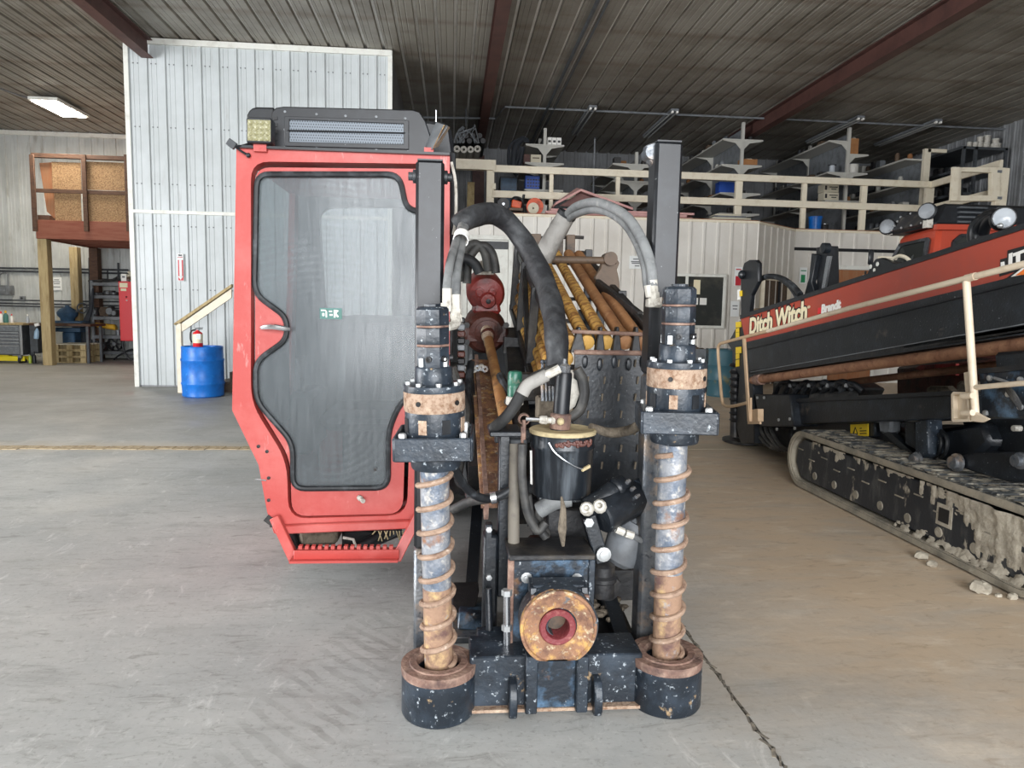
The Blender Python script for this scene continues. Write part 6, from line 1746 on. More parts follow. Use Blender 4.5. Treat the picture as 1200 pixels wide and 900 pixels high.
MB().lathe(P(668, 648, 2.86), (0, -1, .1), [(.06, -.08), (.066, .0), (.05, .02), (.001, .024)], 20).build('grease_cap', 'dark', D)
pplate(618, 652, 634, 654, 2.84, .1, 'brown_casting', 'red_gear_dark', bev=.02)
pplate(640, 690, 596, 652, 2.92, .1, 'valve_body', 'dark', bev=.01)
MB().tube([P(632, 598, 2.8), P(650, 588, 2.78), P(668, 584, 2.78)], .035, 12, 3).build('supply_hose', 'hose_grey', D)
# deck plate with dirt to the right of the hub
MB().hexa([(.44, 2.72, .12), (.80, 2.80, .10), (.80, 3.3, .16), (.44, 3.3, .18), (.44, 2.72, .14), (.80, 2.80, .12), (.80, 3.3, .18), (.44, 3.3, .20)]).build('deck_plate', 'dark', D)
mb = MB()
for k in range(70):
    mb.ball((random.uniform(.46, .78), random.uniform(2.84, 3.2), .19+random.uniform(0, .02)), (random.uniform(.01, .03), random.uniform(.01, .03), .012), 6, 4)
mb.build('dirt_crumbs', 'debris', D, kind='stuff')
pplate(702, 752, 668, 704, 3.35, .08, 'rear_cross_plate', 'dark')
MB().bar((.48, 2.7, .10), (.50, 4.4, .55), .08, .12).build('frame_arm', 'black', D)
MB().bar((.72, 2.7, .10), (.74, 4.4, .55), .06, .12).build('frame_arm', 'black', D)
# --- chassis, tracks and engine hood behind --------------------------------------------------
MB().bb((.02, 4.7, .40), (.86, 7.4, .78)).build('chassis', 'dark', D, bevel=.02)
MB().bb((.12, 5.2, .78), (.84, 7.6, 1.30)).build('engine_hood', 'black', D, bevel=.04)
MB().bb((-.60, 4.5, .42), (.05, 5.6, .52)).build('cab_platform', 'black', D, bevel=.01)
def crawler(x0, x1, y0, y1, r_, par, mb_pad='track'):
    pts = []
    n = 12
    for k in range(n+1):
        a = math.pi/2+math.pi*k/n
        pts.append((y0+r_+r_*math.cos(a), r_+r_*math.sin(a)))
    for k in range(n+1):
        a = -math.pi/2+math.pi*k/n
        pts.append((y1-r_+r_*math.cos(a), r_+r_*math.sin(a)))
    return pts
for (x0, x1) in ((-.30, -.02), (.86, .96)):
    pr = crawler(x0, x1, 4.9, 7.2, .24, D)
    out = [(x0, y, z) for y, z in pr]
    inn = [(x0, y+(6.05-y)*.05, .24+(z-.24)*.8) for y, z in pr]
    MB().ring(out, inn, (x1-x0, 0, 0)).build('crawler_track', 'track', D)
    MB().bb((x0+.03, 5.1, .10), (x1-.03, 7.0, .38)).build('track_frame', 'track_frame', D)

# --- operator cab ------------------------------------------------------------------------
YC = 3.6
CC = (400, 388)
def radial(poly, angs, c=CC):
    out = []
    n = len(poly)
    for a in angs:
        dx, dy = math.cos(a), math.sin(a)
        best = None
        for i in range(n):
            x1, y1 = poly[i]; x2, y2 = poly[(i+1) % n]
            ex, ey = x2-x1, y2-y1
            det = dx*(-ey)-(-ex)*dy
            if abs(det) < 1e-9: continue
            rx, ry = x1-c[0], y1-c[1]
            t = (rx*(-ey)-(-ex)*ry)/det
            u = (dx*ry-dy*rx)/det
            if t > 0 and -1e-6 <= u <= 1+1e-6 and (best is None or t < best): best = t
        out.append((c[0]+dx*best, c[1]+dy*best))
    return out
def rnd(poly, rad):
    """round the corners of a pixel polygon"""
    out = []
    n = len(poly)
    for i in range(n):
        p, a, b = Vector(poly[i]), Vector(poly[i-1]), Vector(poly[(i+1) % n])
        r_ = min(rad, (p-a).length*.45, (p-b).length*.45)
        p0, p1 = p+(a-p).normalized()*r_, p+(b-p).normalized()*r_
        for k in range(6):
            t = k/5
            out.append(tuple(p0*(1-t)**2+p*2*t*(1-t)+p1*t*t))
    return out
outer = [(277, 172), (527, 180), (527, 440), (522, 468), (496, 520), (491, 618), (321, 625), (313, 600), (303, 545), (272, 481)]
open_ = rnd([(294, 189), (509, 192), (509, 462), (480, 506), (477, 604), (338, 608), (336, 540), (294, 472)], 22)
doorp = rnd([(299, 196), (504, 198), (504, 460), (475, 502), (472, 602), (342, 605), (340, 537), (299, 470)], 18)
glassp = rnd([(301, 204), (468, 204), (476, 244), (499, 250), (499, 455), (470, 470), (455, 505), (455, 572), (343, 573), (343, 519), (300, 470), (299, 424), (336, 398), (336, 372), (298, 344)], 15)
def corner_angs(*polys):
    a = [2*math.pi*k/140 for k in range(140)]
    for p in polys:
        a += [math.atan2(y-CC[1], x-CC[0]) % (2*math.pi) for x, y in p]
    a = sorted(a)
    return [v for i, v in enumerate(a) if i == 0 or v-a[i-1] > 1e-4]
AN = corner_angs(outer, open_, doorp, glassp)
def loop(poly, Y, sc=1.0):
    return [P(CC[0]+(x-CC[0])*sc, CC[1]+(y-CC[1])*sc, Y) for x, y in radial(poly, AN)]
CB = MB().ring(loop(outer, YC), loop(open_, YC), (0, .07, 0)).build('cab_frame', 'red_cab', D, ang=30)
lo_, li_ = loop(outer, YC), loop(outer, YC, .965)
# shell: roof, lower sides and floor as a ring pushed back, with the upper flanks left open for glass
dep = 1.25
def side(px0, py0, px1, py1, y0, y1, th=(0, 0, 0)): pass
pO = [P(x, y, YC+.07) for x, y in outer]
def quadplate(a, b, d0, d1, inward, nm, m='red_cab', par=None):
    a, b = V(a), V(b)
    iv = V(inward)
    return MB().hexa([a+Vector((0, d0, 0)), a+Vector((0, d1, 0)), a+Vector((0, d1, 0))+iv, a+Vector((0, d0, 0))+iv, b+Vector((0, d0, 0)), b+Vector((0, d1, 0)), b+Vector((0, d1, 0))+iv, b+Vector((0, d0, 0))+iv]).build(nm, m, par or D)
quadplate(pO[0], pO[1], 0, dep, (0, 0, -.04), 'cab_roof')
quadplate(pO[5], pO[6], 0, dep, (0, 0, .04), 'cab_floor')
for i, j, iv in ((9, 8, (.03, 0, 0)), (8, 7, (.03, 0, 0)), (7, 6, (.03, 0, 0)), (3, 4, (-.03, 0, 0)), (4, 5, (-.03, 0, 0)), (2, 3, (-.03, 0, 0))):
    quadplate(pO[i], pO[j], 0, dep, iv, 'cab_side_panel')
for i, j, iv in ((0, 9, (.04, 0, 0)), (1, 2, (-.04, 0, 0))):
    quadplate(pO[i], pO[j], dep-.12, dep, iv, 'cab_pillar')
    quadplate(pO[i], pO[j], 0, .08, iv, 'cab_pillar')
    quadplate(pO[i], pO[j], .08, dep-.12, (iv[0]*.12, 0, 0), 'side_window', 'window_glass')
# rear wall with its window
rw = rnd([(332, 236), (500, 236), (500, 345), (470, 360), (352, 360), (338, 330)], 16)
AN2 = AN
yb = YC+.07+dep
def shift(lp): return [p+Vector((0, dep, 0)) for p in lp]
rearo = [P(x, y, YC+.07)+Vector((0, dep, 0)) for x, y in radial(outer, AN, CC)]
rc = (416, 298)
AN3 = sorted([2*math.pi*k/90 for k in range(90)]+[math.atan2(y-rc[1], x-rc[0]) % (2*math.pi) for x, y in outer])
ro_ = [P(x, y, YC+.07)+Vector((0, dep, 0)) for x, y in radial(outer, AN3, rc)]
ri_ = [P(x, y, YC+.07)+Vector((0, dep, 0)) for x, y in radial(rnd([(318, 200), (508, 200), (508, 372), (330, 372)], 24), AN3, rc)]
MB().ring(ro_, ri_, (0, .05, 0)).build('cab_rear_wall', 'vinyl_seat', D)
# door
DR = MB().ring(loop(doorp, YC+.025), loop(glassp, YC+.025), (0, .035, 0)).build('cab_door', 'red_cab', D, ang=30)
gl_ = loop(glassp, YC+.014)
MB().tube(gl_+[gl_[0], gl_[1]], .014, 8, caps=False).build('window_gasket', 'rubber', DR, label='black rubber window gasket')
gp = loop(glassp, YC+.035)
MB().prism(gp, (0, .006, 0)).build('door_window', 'cab_glass', DR, smooth=False, label='scratched hazy window pane')
s = pxm(400, 400, YC)
hd_ = MB().tube([P(307, 384, YC), P(318, 383, YC-.03), P(332, 385, YC-.03), P(340, 386, YC-.02)], [.012, .016, .013, .008], 8, 2).build('door_handle', 'chrome', DR, label='silver door handle')
MB().lathe(P(421, 583, YC+.02), (.5, -1, -.1), [(.014, 0), (.014, .02), (.008, .022), (.008, .05), (.012, .05), (.012, .06), (.001, .062)], 12).build('door_stop', 'fitting', DR)
MB().lathe(P(440, 550, YC+.012), (0, -1, 0), [(.008, 0), (.008, .006), (.001, .007)], 8).build('glass_screw', 'dark', DR)
# green exit sticker on the pane
x_, z_ = P(374, 367, YC+.03), P(398, 367, YC+.03)
MB().bb((P(373.5, 372, YC).x, YC+.030, P(385, 374, YC).z), (P(399.5, 372, YC).x, YC+.033, P(385, 361, YC).z)).build('exit_sticker', 'teal_ink', DR)
st = MB()
def sq(x0, x1, y0, y1): st.bb((P(x0, 367, YC).x, YC+.027, P(385, y1, YC).z), (P(x1, 367, YC).x, YC+.030, P(385, y0, YC).z))
sq(375, 382, 363, 364.5); sq(380.5, 382, 363, 372); sq(376.5, 379, 367, 370.5); sq(384.5, 388, 364, 365.5); sq(385, 388.5, 368, 370); sq(390, 392, 363, 372)
st.prism([P(393, 363, YC+.027), P(397, 364, YC+.027), P(394, 367, YC+.027), P(397, 371, YC+.027), P(395.5, 372, YC+.027), P(391.5, 367.5, YC+.027)], (0, .003, 0))
st.build('sticker_figure', 'white_ink', DR, kind='stuff')
# lower lip and step
MB().bar(P(323, 620, YC-.01), P(490, 613, YC-.01), .05, .045, (0, 0, 1)).build('cab_sill', 'red_cab', D, bevel=.006)
stp = MB().bar(P(322, 606, YC-.03), P(346, 658, YC-.09), .05, .035, (0, 1, 0)).build('step_strut', 'red_cab', D, bevel=.004)
MB().bar(P(490, 604, YC-.03), P(464, 656, YC-.09), .05, .035, (0, 1, 0)).build('step_strut', 'red_cab', D, bevel=.004)
a, b = P(344, 651, YC-.09), P(468, 650, YC-.09)
tread = MB().bar(a, b, .20, .012).build('step_tread', 'red_cab', D)
MB().hexa([P(344, 657, YC-.16), P(468, 656, YC-.16), P(468, 656, YC-.14), P(344, 657, YC-.14), P(344, 645, YC-.16), P(468, 644, YC-.16), P(468, 644, YC-.14), P(344, 645, YC-.14)]).build('step_face', 'red_cab', tread, bevel=.003)
teeth = MB()
for k in range(15):
    p = P(352+k*7.6, 643, YC-.15)
    teeth.box(p+Vector((0, .01, .006)), (.018, .03, .016))
teeth.build('step_teeth', 'red_cab', tread, kind='stuff')
MB().bar(P(313, 605, YC+.02), P(322, 612, YC+.02), .05, .04).build('hinge_block', 'dark', D)
# side flange of the frame with bolts
for px, py in ((303, 523), (313, 529), (315, 560), (315, 586), (318, 616)):
    MB().lathe(P(px, py, YC), (0, -1, 0), [(.009, 0), (.009, .006), (.001, .007)], 8).build('frame_bolt', 'dark', CB)
MB().tube([P(312, 563, YC), P(303, 562, YC-.01), P(299, 562, YC-.01)], .004, 6).build('loose_wire', 'chrome', CB)
# hydraulics hanging under the cab
for k in range(5):
    MB().tube([P(335+k*6, 622, YC+.15+k*.08), P(345+k*7, 645+(k % 2)*4, YC+.1+k*.08), P(375+k*10, 648-k, YC+.1+k*.08), P(420+k*9, 640-k*3, YC+.15+k*.08), P(455+k*4, 622, YC+.25+k*.06)], .028, 10, 5).build('hose', 'rubber', D)
pplate(350, 395, 622, 640, YC+.18, .3, 'swing_motor', 'debris', bev=.02)
pplate(400, 440, 620, 645, YC+.35, .3, 'swing_gear', 'dark', bev=.02)
MB().tube([P(402, 630, YC+.08), P(414, 632, YC+.08), P(420, 648, YC+.08)], .008, 6).build('bent_wire', 'fitting', D)
mb = MB()
for k in range(10):
    p = P(440+k*3.5, 622, YC+.1)
    mb.tube([p, p+Vector((random.uniform(-.02, .02), 0, -random.uniform(.02, .07)))], .003, 4)
mb.build('grass_straws', 'lid_tan', D, kind='stuff')
# cab interior: seat, console, joystick
cx = P(425, 450, YC+.6).x
zf = P(400, 615, YC+.07).z
MB().bb((cx-.24, YC+.50, zf+.42), (cx+.24, YC+.98, zf+.55)).build('seat_cushion', 'vinyl_seat', D, bevel=.05)
MB().hexa([(cx-.22, YC+.92, zf+.5), (cx+.22, YC+.92, zf+.5), (cx+.22, YC+1.08, zf+.5), (cx-.22, YC+1.08, zf+.5), (cx-.19, YC+1.04, zf+1.1), (cx+.19, YC+1.04, zf+1.1), (cx+.19, YC+1.16, zf+1.1), (cx-.19, YC+1.16, zf+1.1)]).build('seat_back', 'vinyl_seat', D, bevel=.05)
MB().bb((cx-.12, YC+.60, zf+.04), (cx+.12, YC+.9, zf+.42)).build('seat_post', 'dark', D)
for sd in (-1, 1):
    c_ = MB().bb((cx+sd*.33-.07, YC+.42, zf+.3), (cx+sd*.33+.07, YC+.9, zf+.66)).build('arm_console', 'black_flat', D, bevel=.03)
    MB().tube([(cx+sd*.33, YC+.5, zf+.66), (cx+sd*.33, YC+.48, zf+.78), (cx+sd*.33, YC+.46, zf+.86)], [.012, .016, .03], 10, 3).build('joystick', 'black_flat', c_)
MB().bb((cx-.40, YC+.12, zf+.04), (cx+.30, YC+.42, zf+.12)).build('foot_rest', 'red_gear', D, bevel=.01)
MB().bb((P(310, 500, YC+.2).x, YC+.12, zf+.5), (P(330, 500, YC+.2).x, YC+.42, zf+1.0)).build('display_panel', 'black_flat', D, bevel=.02)
MB().bb((P(372, 520, YC+.9).x, YC+.95, zf+.06), (P(470, 520, YC+.9).x, YC+1.2, zf+.40)).build('rear_locker', 'red_cab', D, bevel=.02)
# roof edge strip, mirrors brackets
MB().bar(P(277, 172, YC-.01), P(527, 181, YC-.01), .03, .012).build('roof_edge', 'black_flat', D)
mk = MB().tube([P(294, 168, YC), P(283, 171, YC-.02), P(275, 172, YC-.03)], .006, 6).build('mirror_bracket', 'black_flat', D)
MB().tube([P(277, 173, YC-.02), P(284, 178, YC-.02), P(291, 182, YC-.01)], .006, 6).build('bracket_stay', 'black_flat', mk)
MB().ball(P(291, 182, YC-.015), .012, 8, 6).build('stay_knob', 'black_flat', mk)
MB().bar(P(267, 165.5, YC-.03), P(276, 172, YC-.03), .02, .035).build('bracket_clamp', 'steel_dark', mk, bevel=.003)
# strip to the right of the cab: cable and grab rail
MB().tube([P(530, 180, YC+.1), P(531, 260, YC+.1), P(530, 330, YC+.1), P(526, 420, YC+.1)], .018, 8, 3).build('side_cable', 'rubber', D)
MB().tube([P(529, 190, YC+.02), P(534, 215, YC+.02), P(534, 255, YC+.02), P(531, 275, YC+.02)], .008, 6, 3).build('grab_wire', 'fitting', D)
# --- air conditioner on the roof ---------------------------------------------------------
YQ = YC+.10
def front(pts, Y): return [P(x, y, Y) for x, y in pts]
acf = [(318, 177), (318, 131), (323, 126), (332, 124.5), (484, 128.5), (492, 131), (499, 142), (505, 160), (508, 180)]
A0, A1 = front(acf, YQ), [p+Vector((0, .85, 0)) for p in front(acf, YQ)]
ac = MB().prism(A0, (0, .85, 0)).build('air_conditioner', 'black_flat', D, bevel=.006, label='black roof air conditioner')
MB().prism(front([(289, 177), (289, 134), (293, 127), (300, 125), (322, 125.5), (322, 177)], YQ+.12), (0, .6, 0)).build('side_shroud', 'black_flat', ac, bevel=.01)
MB().prism(front([(492, 182), (496, 140), (520, 143), (529, 152), (533, 183)], YQ+.35), (0, .5, 0)).build('side_shroud', 'black_flat', ac, bevel=.02)
go = front([(333, 171), (333, 136), (479, 141), (479, 175)], YQ-.012)
gi = front([(339, 166), (339, 140), (473, 145), (473, 169)], YQ-.012)
MB().ring(go, gi, (0, .014, 0)).build('grille_frame', 'black_flat', ac, bevel=.002)
MB().prism(front([(337, 168), (337, 139), (475, 144), (475, 171)], YQ-.004), (0, .004, 0)).build('grille', 'mesh_grille', ac)
hl = MB()
for i in range(46):                                     # perforation of the grille
    for j in range(8):
        px = 340+i*2.9+(j % 2)*1.4
        p = P(px, 141.5+j*3.2+(px-340)*.034, YQ-.0055)
        hl.bb(p+Vector((-.0022, 0, -.0028)), p+Vector((.0022, .001, .0028)))
hl.build('grille_holes', 'black_ink', ac, kind='stuff', smooth=False)
MB().tube(front([(337, 153), (475, 156)], YQ-.010), .004, 6).build('grille_bar', 'black_flat', ac)
for px, py in ((334, 131), (371, 134), (405, 136), (441, 137), (475, 139), (334, 173), (371, 174), (405, 176), (441, 176), (478, 178), (478, 157), (334, 152)):
    MB().lathe(P(px, py, YQ-.002), (0, -1, 0), [(.0065, 0), (.0065, .004), (.001, .005)], 8).build('cover_screw', 'steel_grey', ac)
for k in range(4):
    MB().prism(front([(320, 137+k*8), (325, 136+k*8), (325, 140+k*8), (320, 141+k*8)], YQ-.006), (0, .01, 0)).build('side_louver', 'black_ink', ac)
MB().tube([P(511, 150, YQ+.5), P(511, 129, YQ+.5)], .004, 6).build('aerial', 'chrome', ac)
# work lights
wl = MB().prism(front([(288.5, 166), (288.5, 139), (290, 137), (317, 138), (318.5, 140), (318.5, 166), (317, 168), (290, 167)], YC-.06), (0, .07, 0)).build('work_light', 'black_flat', D, bevel=.004, label='square work light facing the camera')
MB().prism(front([(290, 164.5), (290, 140), (317, 141), (317, 165.5)], YC-.064), (0, .006, 0)).build('lens', 'amber_lens', wl)
for i in range(4):
    for j in range(4):
        MB().lathe(P(293.6+i*6.6, 143.2+j*6.2+i*.2, YC-.064), (0, -1, 0), [(.0125, 0), (.0115, .004), (.006, .001), (.001, .0)], 10).build('lens_cup', 'amber_lens', wl)
MB().bb(P(297, 177, YC-.03), P(312, 167, YC-.03)+Vector((0, .05, 0))).build('lamp_foot', 'red_cab', wl)
wr_ = MB().hexa([P(498, 172, YC+.1), P(506, 176, YC+.0), P(507, 176, YC+.14), P(499, 172, YC+.18), P(511, 143, YC+.1), P(525, 148, YC+.0), P(526, 148, YC+.14), P(512, 143, YC+.18)]).build('work_light', 'steel_grey', D, bevel=.004, label='grey work light turned to the right')
MB().hexa([P(507, 174, YC-.004), P(513, 172, YC+.14), P(514, 172, YC+.145), P(508, 174, YC-.01), P(520, 146.5, YC-.004), P(526.5, 149, YC+.14), P(527.5, 149, YC+.145), P(521, 146.5, YC-.01)]).build('lens', 'lens_brown', wr_)
MB().bb(P(497, 182, YC+.02), P(508, 173, YC+.02)+Vector((0, .05, 0))).build('lamp_foot', 'red_cab', wr_)

# ================================================================== SECOND DRILL, AT THE RIGHT
XS = 3.20
T = thing('directional_drill', 'second drilling machine with long red and black boom and tan handrail, at the right', 'drilling machine', (3.6, 5.0, 0))
def F(px, py, X=XS): return PX(px, py, X)
def xplate(pts, X, d, nm, m, par=None, bev=0.0, label=None):
    return MB().prism([F(x, y, X) for x, y in pts], (d, 0, 0)).build(nm, m, par or T, bevel=bev, label=label)
def ext(a, b, t): return (a[0]+(b[0]-a[0])*t, a[1]+(b[1]-a[1])*t)
# --- boom ---------------------------------------------------------------------
# lines continued beyond the frame so the boom ends where a boom would
def beyond(p_far, p_near, Yend, X=XS):
    a, b = F(*p_far, X), F(*p_near, X)
    t = (Yend-a.y)/(b.y-a.y)
    return a.lerp(b, t)
YE = 2.15
top_f, top_n = (868, 374), (1200, 269)
mid_f, mid_n = (874, 401), (1176, 327)
bot_f, bot_n = (877, 440), (1200, 392)
pt = [F(*top_f), beyond(top_f, top_n, YE), beyond(mid_f, mid_n, YE), F(*mid_f)]
pb_ = [F(*mid_f), beyond(mid_f, mid_n, YE), beyond(bot_f, bot_n, YE), F(*bot_f)]
BP = MB().prism(pt, (.03, 0, 0)).build('boom_panel', 'red_panel', T, label='orange red upper boom panel')
BL = MB().prism(pb_, (.03, 0, 0)).build('boom_panel', 'black', T, label='black lower boom panel')
MB().hexa([pt[0]+Vector((-.01, 0, 0)), pt[1]+Vector((-.01, 0, 0)), pt[1]+Vector((.62, 0, 0)), pt[0]+Vector((.62, 0, 0))]+[p+Vector(v) for p, v in ((pt[0], (-.01, 0, .045)), (pt[1], (-.01, 0, .03)), (pt[1], (.62, 0, .03)), (pt[0], (.62, 0, .045)))]).build('boom_top', 'black_flat', T)
MB().prism([p+Vector((.6, 0, 0)) for p in (pt[0], pt[1], pb_[2], pb_[3])], (.03, 0, 0)).build('boom_far_side', 'black', T)
MB().bar(pb_[3]+Vector((.3, 0, .03)), pb_[2]+Vector((.3, 0, .03)), .60, .04).build('boom_bottom', 'dark', T)
MB().hexa([pt[1]+Vector((0, .02, 0)), pt[1]+Vector((.63, .02, 0)), pt[1]+Vector((.63, 0, 0)), pt[1], pb_[2]+Vector((0, .02, 0)), pb_[2]+Vector((.63, .02, 0)), pb_[2]+Vector((.63, 0, 0)), pb_[2]]).build('boom_end_cap', 'black', T)
# crease and pin stripe on the lower panel
q0, q1 = F(876, 409), beyond((876, 409), (1176, 336), YE)
MB().bar(q0+Vector((-.004, 0, 0)), q1+Vector((-.004, 0, 0)), .012, .012).build('panel_crease', 'black_flat', BL)
q0, q1 = F(880, 436), beyond((880, 436), (1200, 380), YE)
MB().bar(q0+Vector((-.003, 0, 0)), q1+Vector((-.003, 0, 0)), .008, .006).build('pale_stripe', 'steel_grey', BL)
for px, py in ((1120, 349), (1124, 348.5)):
    MB().lathe(F(px, py), (-1, 0, 0), [(.008, 0), (.008, .006), (.001, .007)], 6).build('panel_bolt', 'chrome', BL)
xd = (F(1040, 360)-F(875, 400)).normalized()
yd = Vector((-1, 0, 0)).cross(xd) * -1
yd = Vector((0, xd.z, -xd.y)).normalized()
if yd.z < 0: yd = -yd
def boom_text(txt, p0, p1, cap, m, lift, bold, back=None, shear=.12, X=XS):
    o = F(*p0, X); wd = (F(*p1, X)-o).length
    size = cap/.70
    probe = text_mesh('lettering', txt, size, m, BP, o, xd, yd, .002, bold, shear, 1.0, lift=lift)
    xs_ = [(v.co+ORG[BP]-o).dot(xd) for v in probe.data.vertices]
    k = wd/(max(xs_)-min(xs_))
    for v in probe.data.vertices:
        c = v.co+ORG[BP]-o
        v.co += xd*(c.dot(xd)*(k-1))
    return probe
pxs = pxm(910, 380, F(910, 380).y)
boom_text('Ditch Witch', (878, 392.5), (947, 377.5), 20.5*pxs, 'black_ink', .003, .020)
boom_text('Ditch Witch', (878.5, 392), (946, 377), 19.5*pxs, 'cream_ink', .007, .008)
boom_text('®', (947, 362), (950, 361.3), 3*pxs, 'cream_ink', .006, 0, shear=0)
s6 = pxm(980, 362, F(980, 362).y)
boom_text('Brandt', (963, 367), (986, 361.3), 9.4*s6, 'white_ink', .005, .005)
xplate([(958, 368), (962, 367), (962, 360), (958.5, 361)], XS-.006, .004, 'red_square', 'red_tool', BP)
s6 = pxm(1185, 310, F(1185, 310).y)
xplate([(1171, 324), (1172, 304), (1180, 302), (1180.5, 293.5), (1204, 287), (1204, 314)], XS-.004, .003, 'black_field', 'black_ink', BP)
xplate([(1172.5, 307.5), (1176.5, 306.5), (1177, 312), (1181.5, 311), (1182, 297.5), (1186, 296), (1185.5, 316), (1173, 319.5)], XS-.008, .003, 'lettering', 'white_ink', BP)
xplate([(1187, 297), (1200, 292.3), (1199.6, 296), (1195, 297.8), (1194.5, 314), (1190.5, 315), (1190.5, 299.4), (1186.8, 300.8)], XS-.008, .003, 'lettering', 'white_ink', BP)
xplate([(1176, 327), (1180, 325.5), (1200, 310.5), (1210, 308), (1210, 322), (1182, 326)], XS-.004, .003, 'black_field', 'black_ink', BP)
xplate([(1184.5, 324.5), (1200, 312.5), (1212, 309), (1212, 320), (1200, 321.5)], XS-.006, .002, 'white_edge', 'white_ink', BP)
xplate([(1190, 322.8), (1201, 314.5), (1212, 312), (1212, 320), (1200, 321.8)], XS-.008, .002, 'orange_wedge', 'orange_ink', BP)
# rusty pipe slung under the boom, and the second one behind
a, b = F(877, 444.5), beyond((877, 444.5), (1200, 400), YE)
MB().tube([a+Vector((.05, 0, -.01)), b+Vector((.05, 0, -.01))], .043, 16).build('slung_pipe', 'rust_pipe', T, label='long rusty pipe under the boom')
for t_ in (.02,):
    c = a.lerp(b, t_)
    MB().lathe(c+Vector((.05, 0, -.01)), b-a, [(.06, 0), (.06, .12), (.04, .12), (.04, 0), (.06, 0)], 14).build('pipe_collar', 'rust', T)
a, b = F(985, 449, 3.65), F(1160, 429, 3.65)
MB().tube([a, a.lerp(b, 1.35)], .03, 12).build('drill_pipe', 'rust_pipe', T, label='thin rusty pipe behind')
# --- front end -------------------------------------------------------------------
xplate([(858, 392), (866, 376), (880, 374), (884, 520), (868, 520), (862, 500), (866, 440), (858, 430)], 3.28, .12, 'front_column', 'black', bev=.01)
xplate([(852, 402), (858, 392), (872, 388), (872, 410), (858, 412)], 3.36, .2, 'front_bracket', 'black', bev=.01)
for k in range(9):                                       # ribbed hose guard
    c = F(862, 430+k*8, 3.30)
    MB().lathe(c, (0, 0, 1), [(.06, 0), (.075, .02), (.06, .04)], 14).build('corrugation', 'black_flat', T)
MB().cyl(F(862, 432, 3.30), F(861, 512, 3.30), .055, n=14).build('front_auger_tube', 'dark', T)
for (y0, y1, w_) in ((377.5, 384, 6.5), (385, 389.5, 4), (390, 396, 4), (407, 414.5, 6.5), (415, 421, 4), (422, 430, 4)):
    xplate([(862, y0), (862+w_, y0-.8), (862+w_, y1-.8), (862, y1)], 3.27, .006, 'warning_decal', 'yellow_decal')
# anchor pot and plate on the floor at the far front
pc = PZ(868, 520)
MB().lathe((pc.x+.1, pc.y+.1, 0), (0, 0, 1), [(.26, .004), (.27, .01), (.27, .04), (.16, .06), (.15, .22), (.05, .24)], 28).build('anchor_foot', 'dark', T)
MB().bb((pc.x-.02, pc.y-.1, .05), (pc.x+.9, pc.y+.25, .28)).build('anchor_beam', 'dark', T, bevel=.01)
for k in range(4):
    MB().tube([F(890+k*4, 490, 3.4), F(886+k*6, 505, 3.35), F(900+k*5, 522, 3.35), F(915+k*3, 528, 3.4)], .02, 8, 4).build('hose', 'hose', T)
xplate([(868, 480), (884, 470), (905, 498), (925, 500), (925, 530), (900, 525), (880, 520)], 3.45, .3, 'front_knuckle', 'dark', bev=.02)
# plates and hoses rising over the boom tip
xplate([(868, 352), (868, 322), (872, 308), (878, 304.5), (885, 304.5), (888, 308), (888, 330), (880, 346), (878, 372), (868, 376)], 3.3, .05, 'tip_plate', 'black_flat', bev=.006)
MB().lathe(F(871, 322, 3.29), (-1, 0, 0), [(.05, 0), (.05, .03), (.03, .05), (.001, .052)], 14).build('tip_lamp', 'black', T)
xplate([(864, 340), (866.5, 339), (866.5, 351), (864, 352)], 3.29, .01, 'tip_decal', 'white_ink')
xplate([(866.5, 341), (869, 340.5), (869, 347), (866.5, 347.5)], 3.285, .01, 'tip_decal', 'yellow_decal')
MB().tube([F(879, 360, 3.4), F(880, 345, 3.4), F(888, 330, 3.4), F(900, 324, 3.4), F(915, 326, 3.4), F(928, 334, 3.4), F(938, 345, 3.4)], .03, 10, 6).build('hose', 'rubber', T)
MB().tube([F(915, 327, 3.42), F(926, 336, 3.42), F(934, 348, 3.42), F(936, 352, 3.42)], .024, 10, 5).build('hose', 'rubber', T)
MB().tube([F(878, 364, 3.5), F(893, 363, 3.5), F(905, 362, 3.5)], .02, 8).build('tan_bar', 'tan_far', T)
# mast of the second machine
xplate([(957, 352), (956, 290), (969, 288), (970, 348)], 3.55, .12, 'mast_tube', 'black_flat', bev=.008)
MB().lathe(F(971, 291, 3.5), (-1, 0, 0), [(.05, 0), (.05, .06), (.02, .07)], 14).build('mast_pin', 'black', T)
xplate([(951, 297), (957, 299), (951, 330), (955, 345), (946, 348), (941, 350), (948, 325)], 3.5, .05, 'mast_link', 'black', bev=.004)
xplate([(969, 300), (973, 300), (965, 345), (961, 347)], 3.52, .02, 'mast_wire_guard', 'chrome')
# holed plate on top of the boom
c0 = F(1025, 320, 3.34)
xplate([(998, 339), (1007, 328), (1016, 321), (1021, 310), (1026, 303.5), (1033, 302), (1046, 308), (1058, 310), (1056, 322)], 3.34, .04, 'holed_plate', 'black_flat', bev=.004)
for px, py, r_ in ((1020.5, 312.5, .018), (1028.5, 309.5, .018), (1024.8, 316.5, .015), (1014.5, 319.5, .014)):
    MB().lathe(F(px, py, 3.335), (-1, 0, 0), [(r_, 0), (r_, .004), (.001, .004)], 12).build('plate_hole', 'white_trim' if px > 1016 else 'black_ink', T)
MB().prism([F(1005, 327.5, 3.33), F(1012, 322, 3.33), F(1013, 325, 3.33), F(1008, 328.5, 3.33)], (-.004, 0, 0)).build('plate_mark', 'white_ink', T)
MB().tube([F(1042, 313, 3.4), F(1046, 304, 3.4), F(1054, 300, 3.4), F(1062, 302, 3.4), F(1068, 308, 3.4), F(1072, 311, 3.4)], .014, 8, 5).build('cream_hose', 'cream', T)
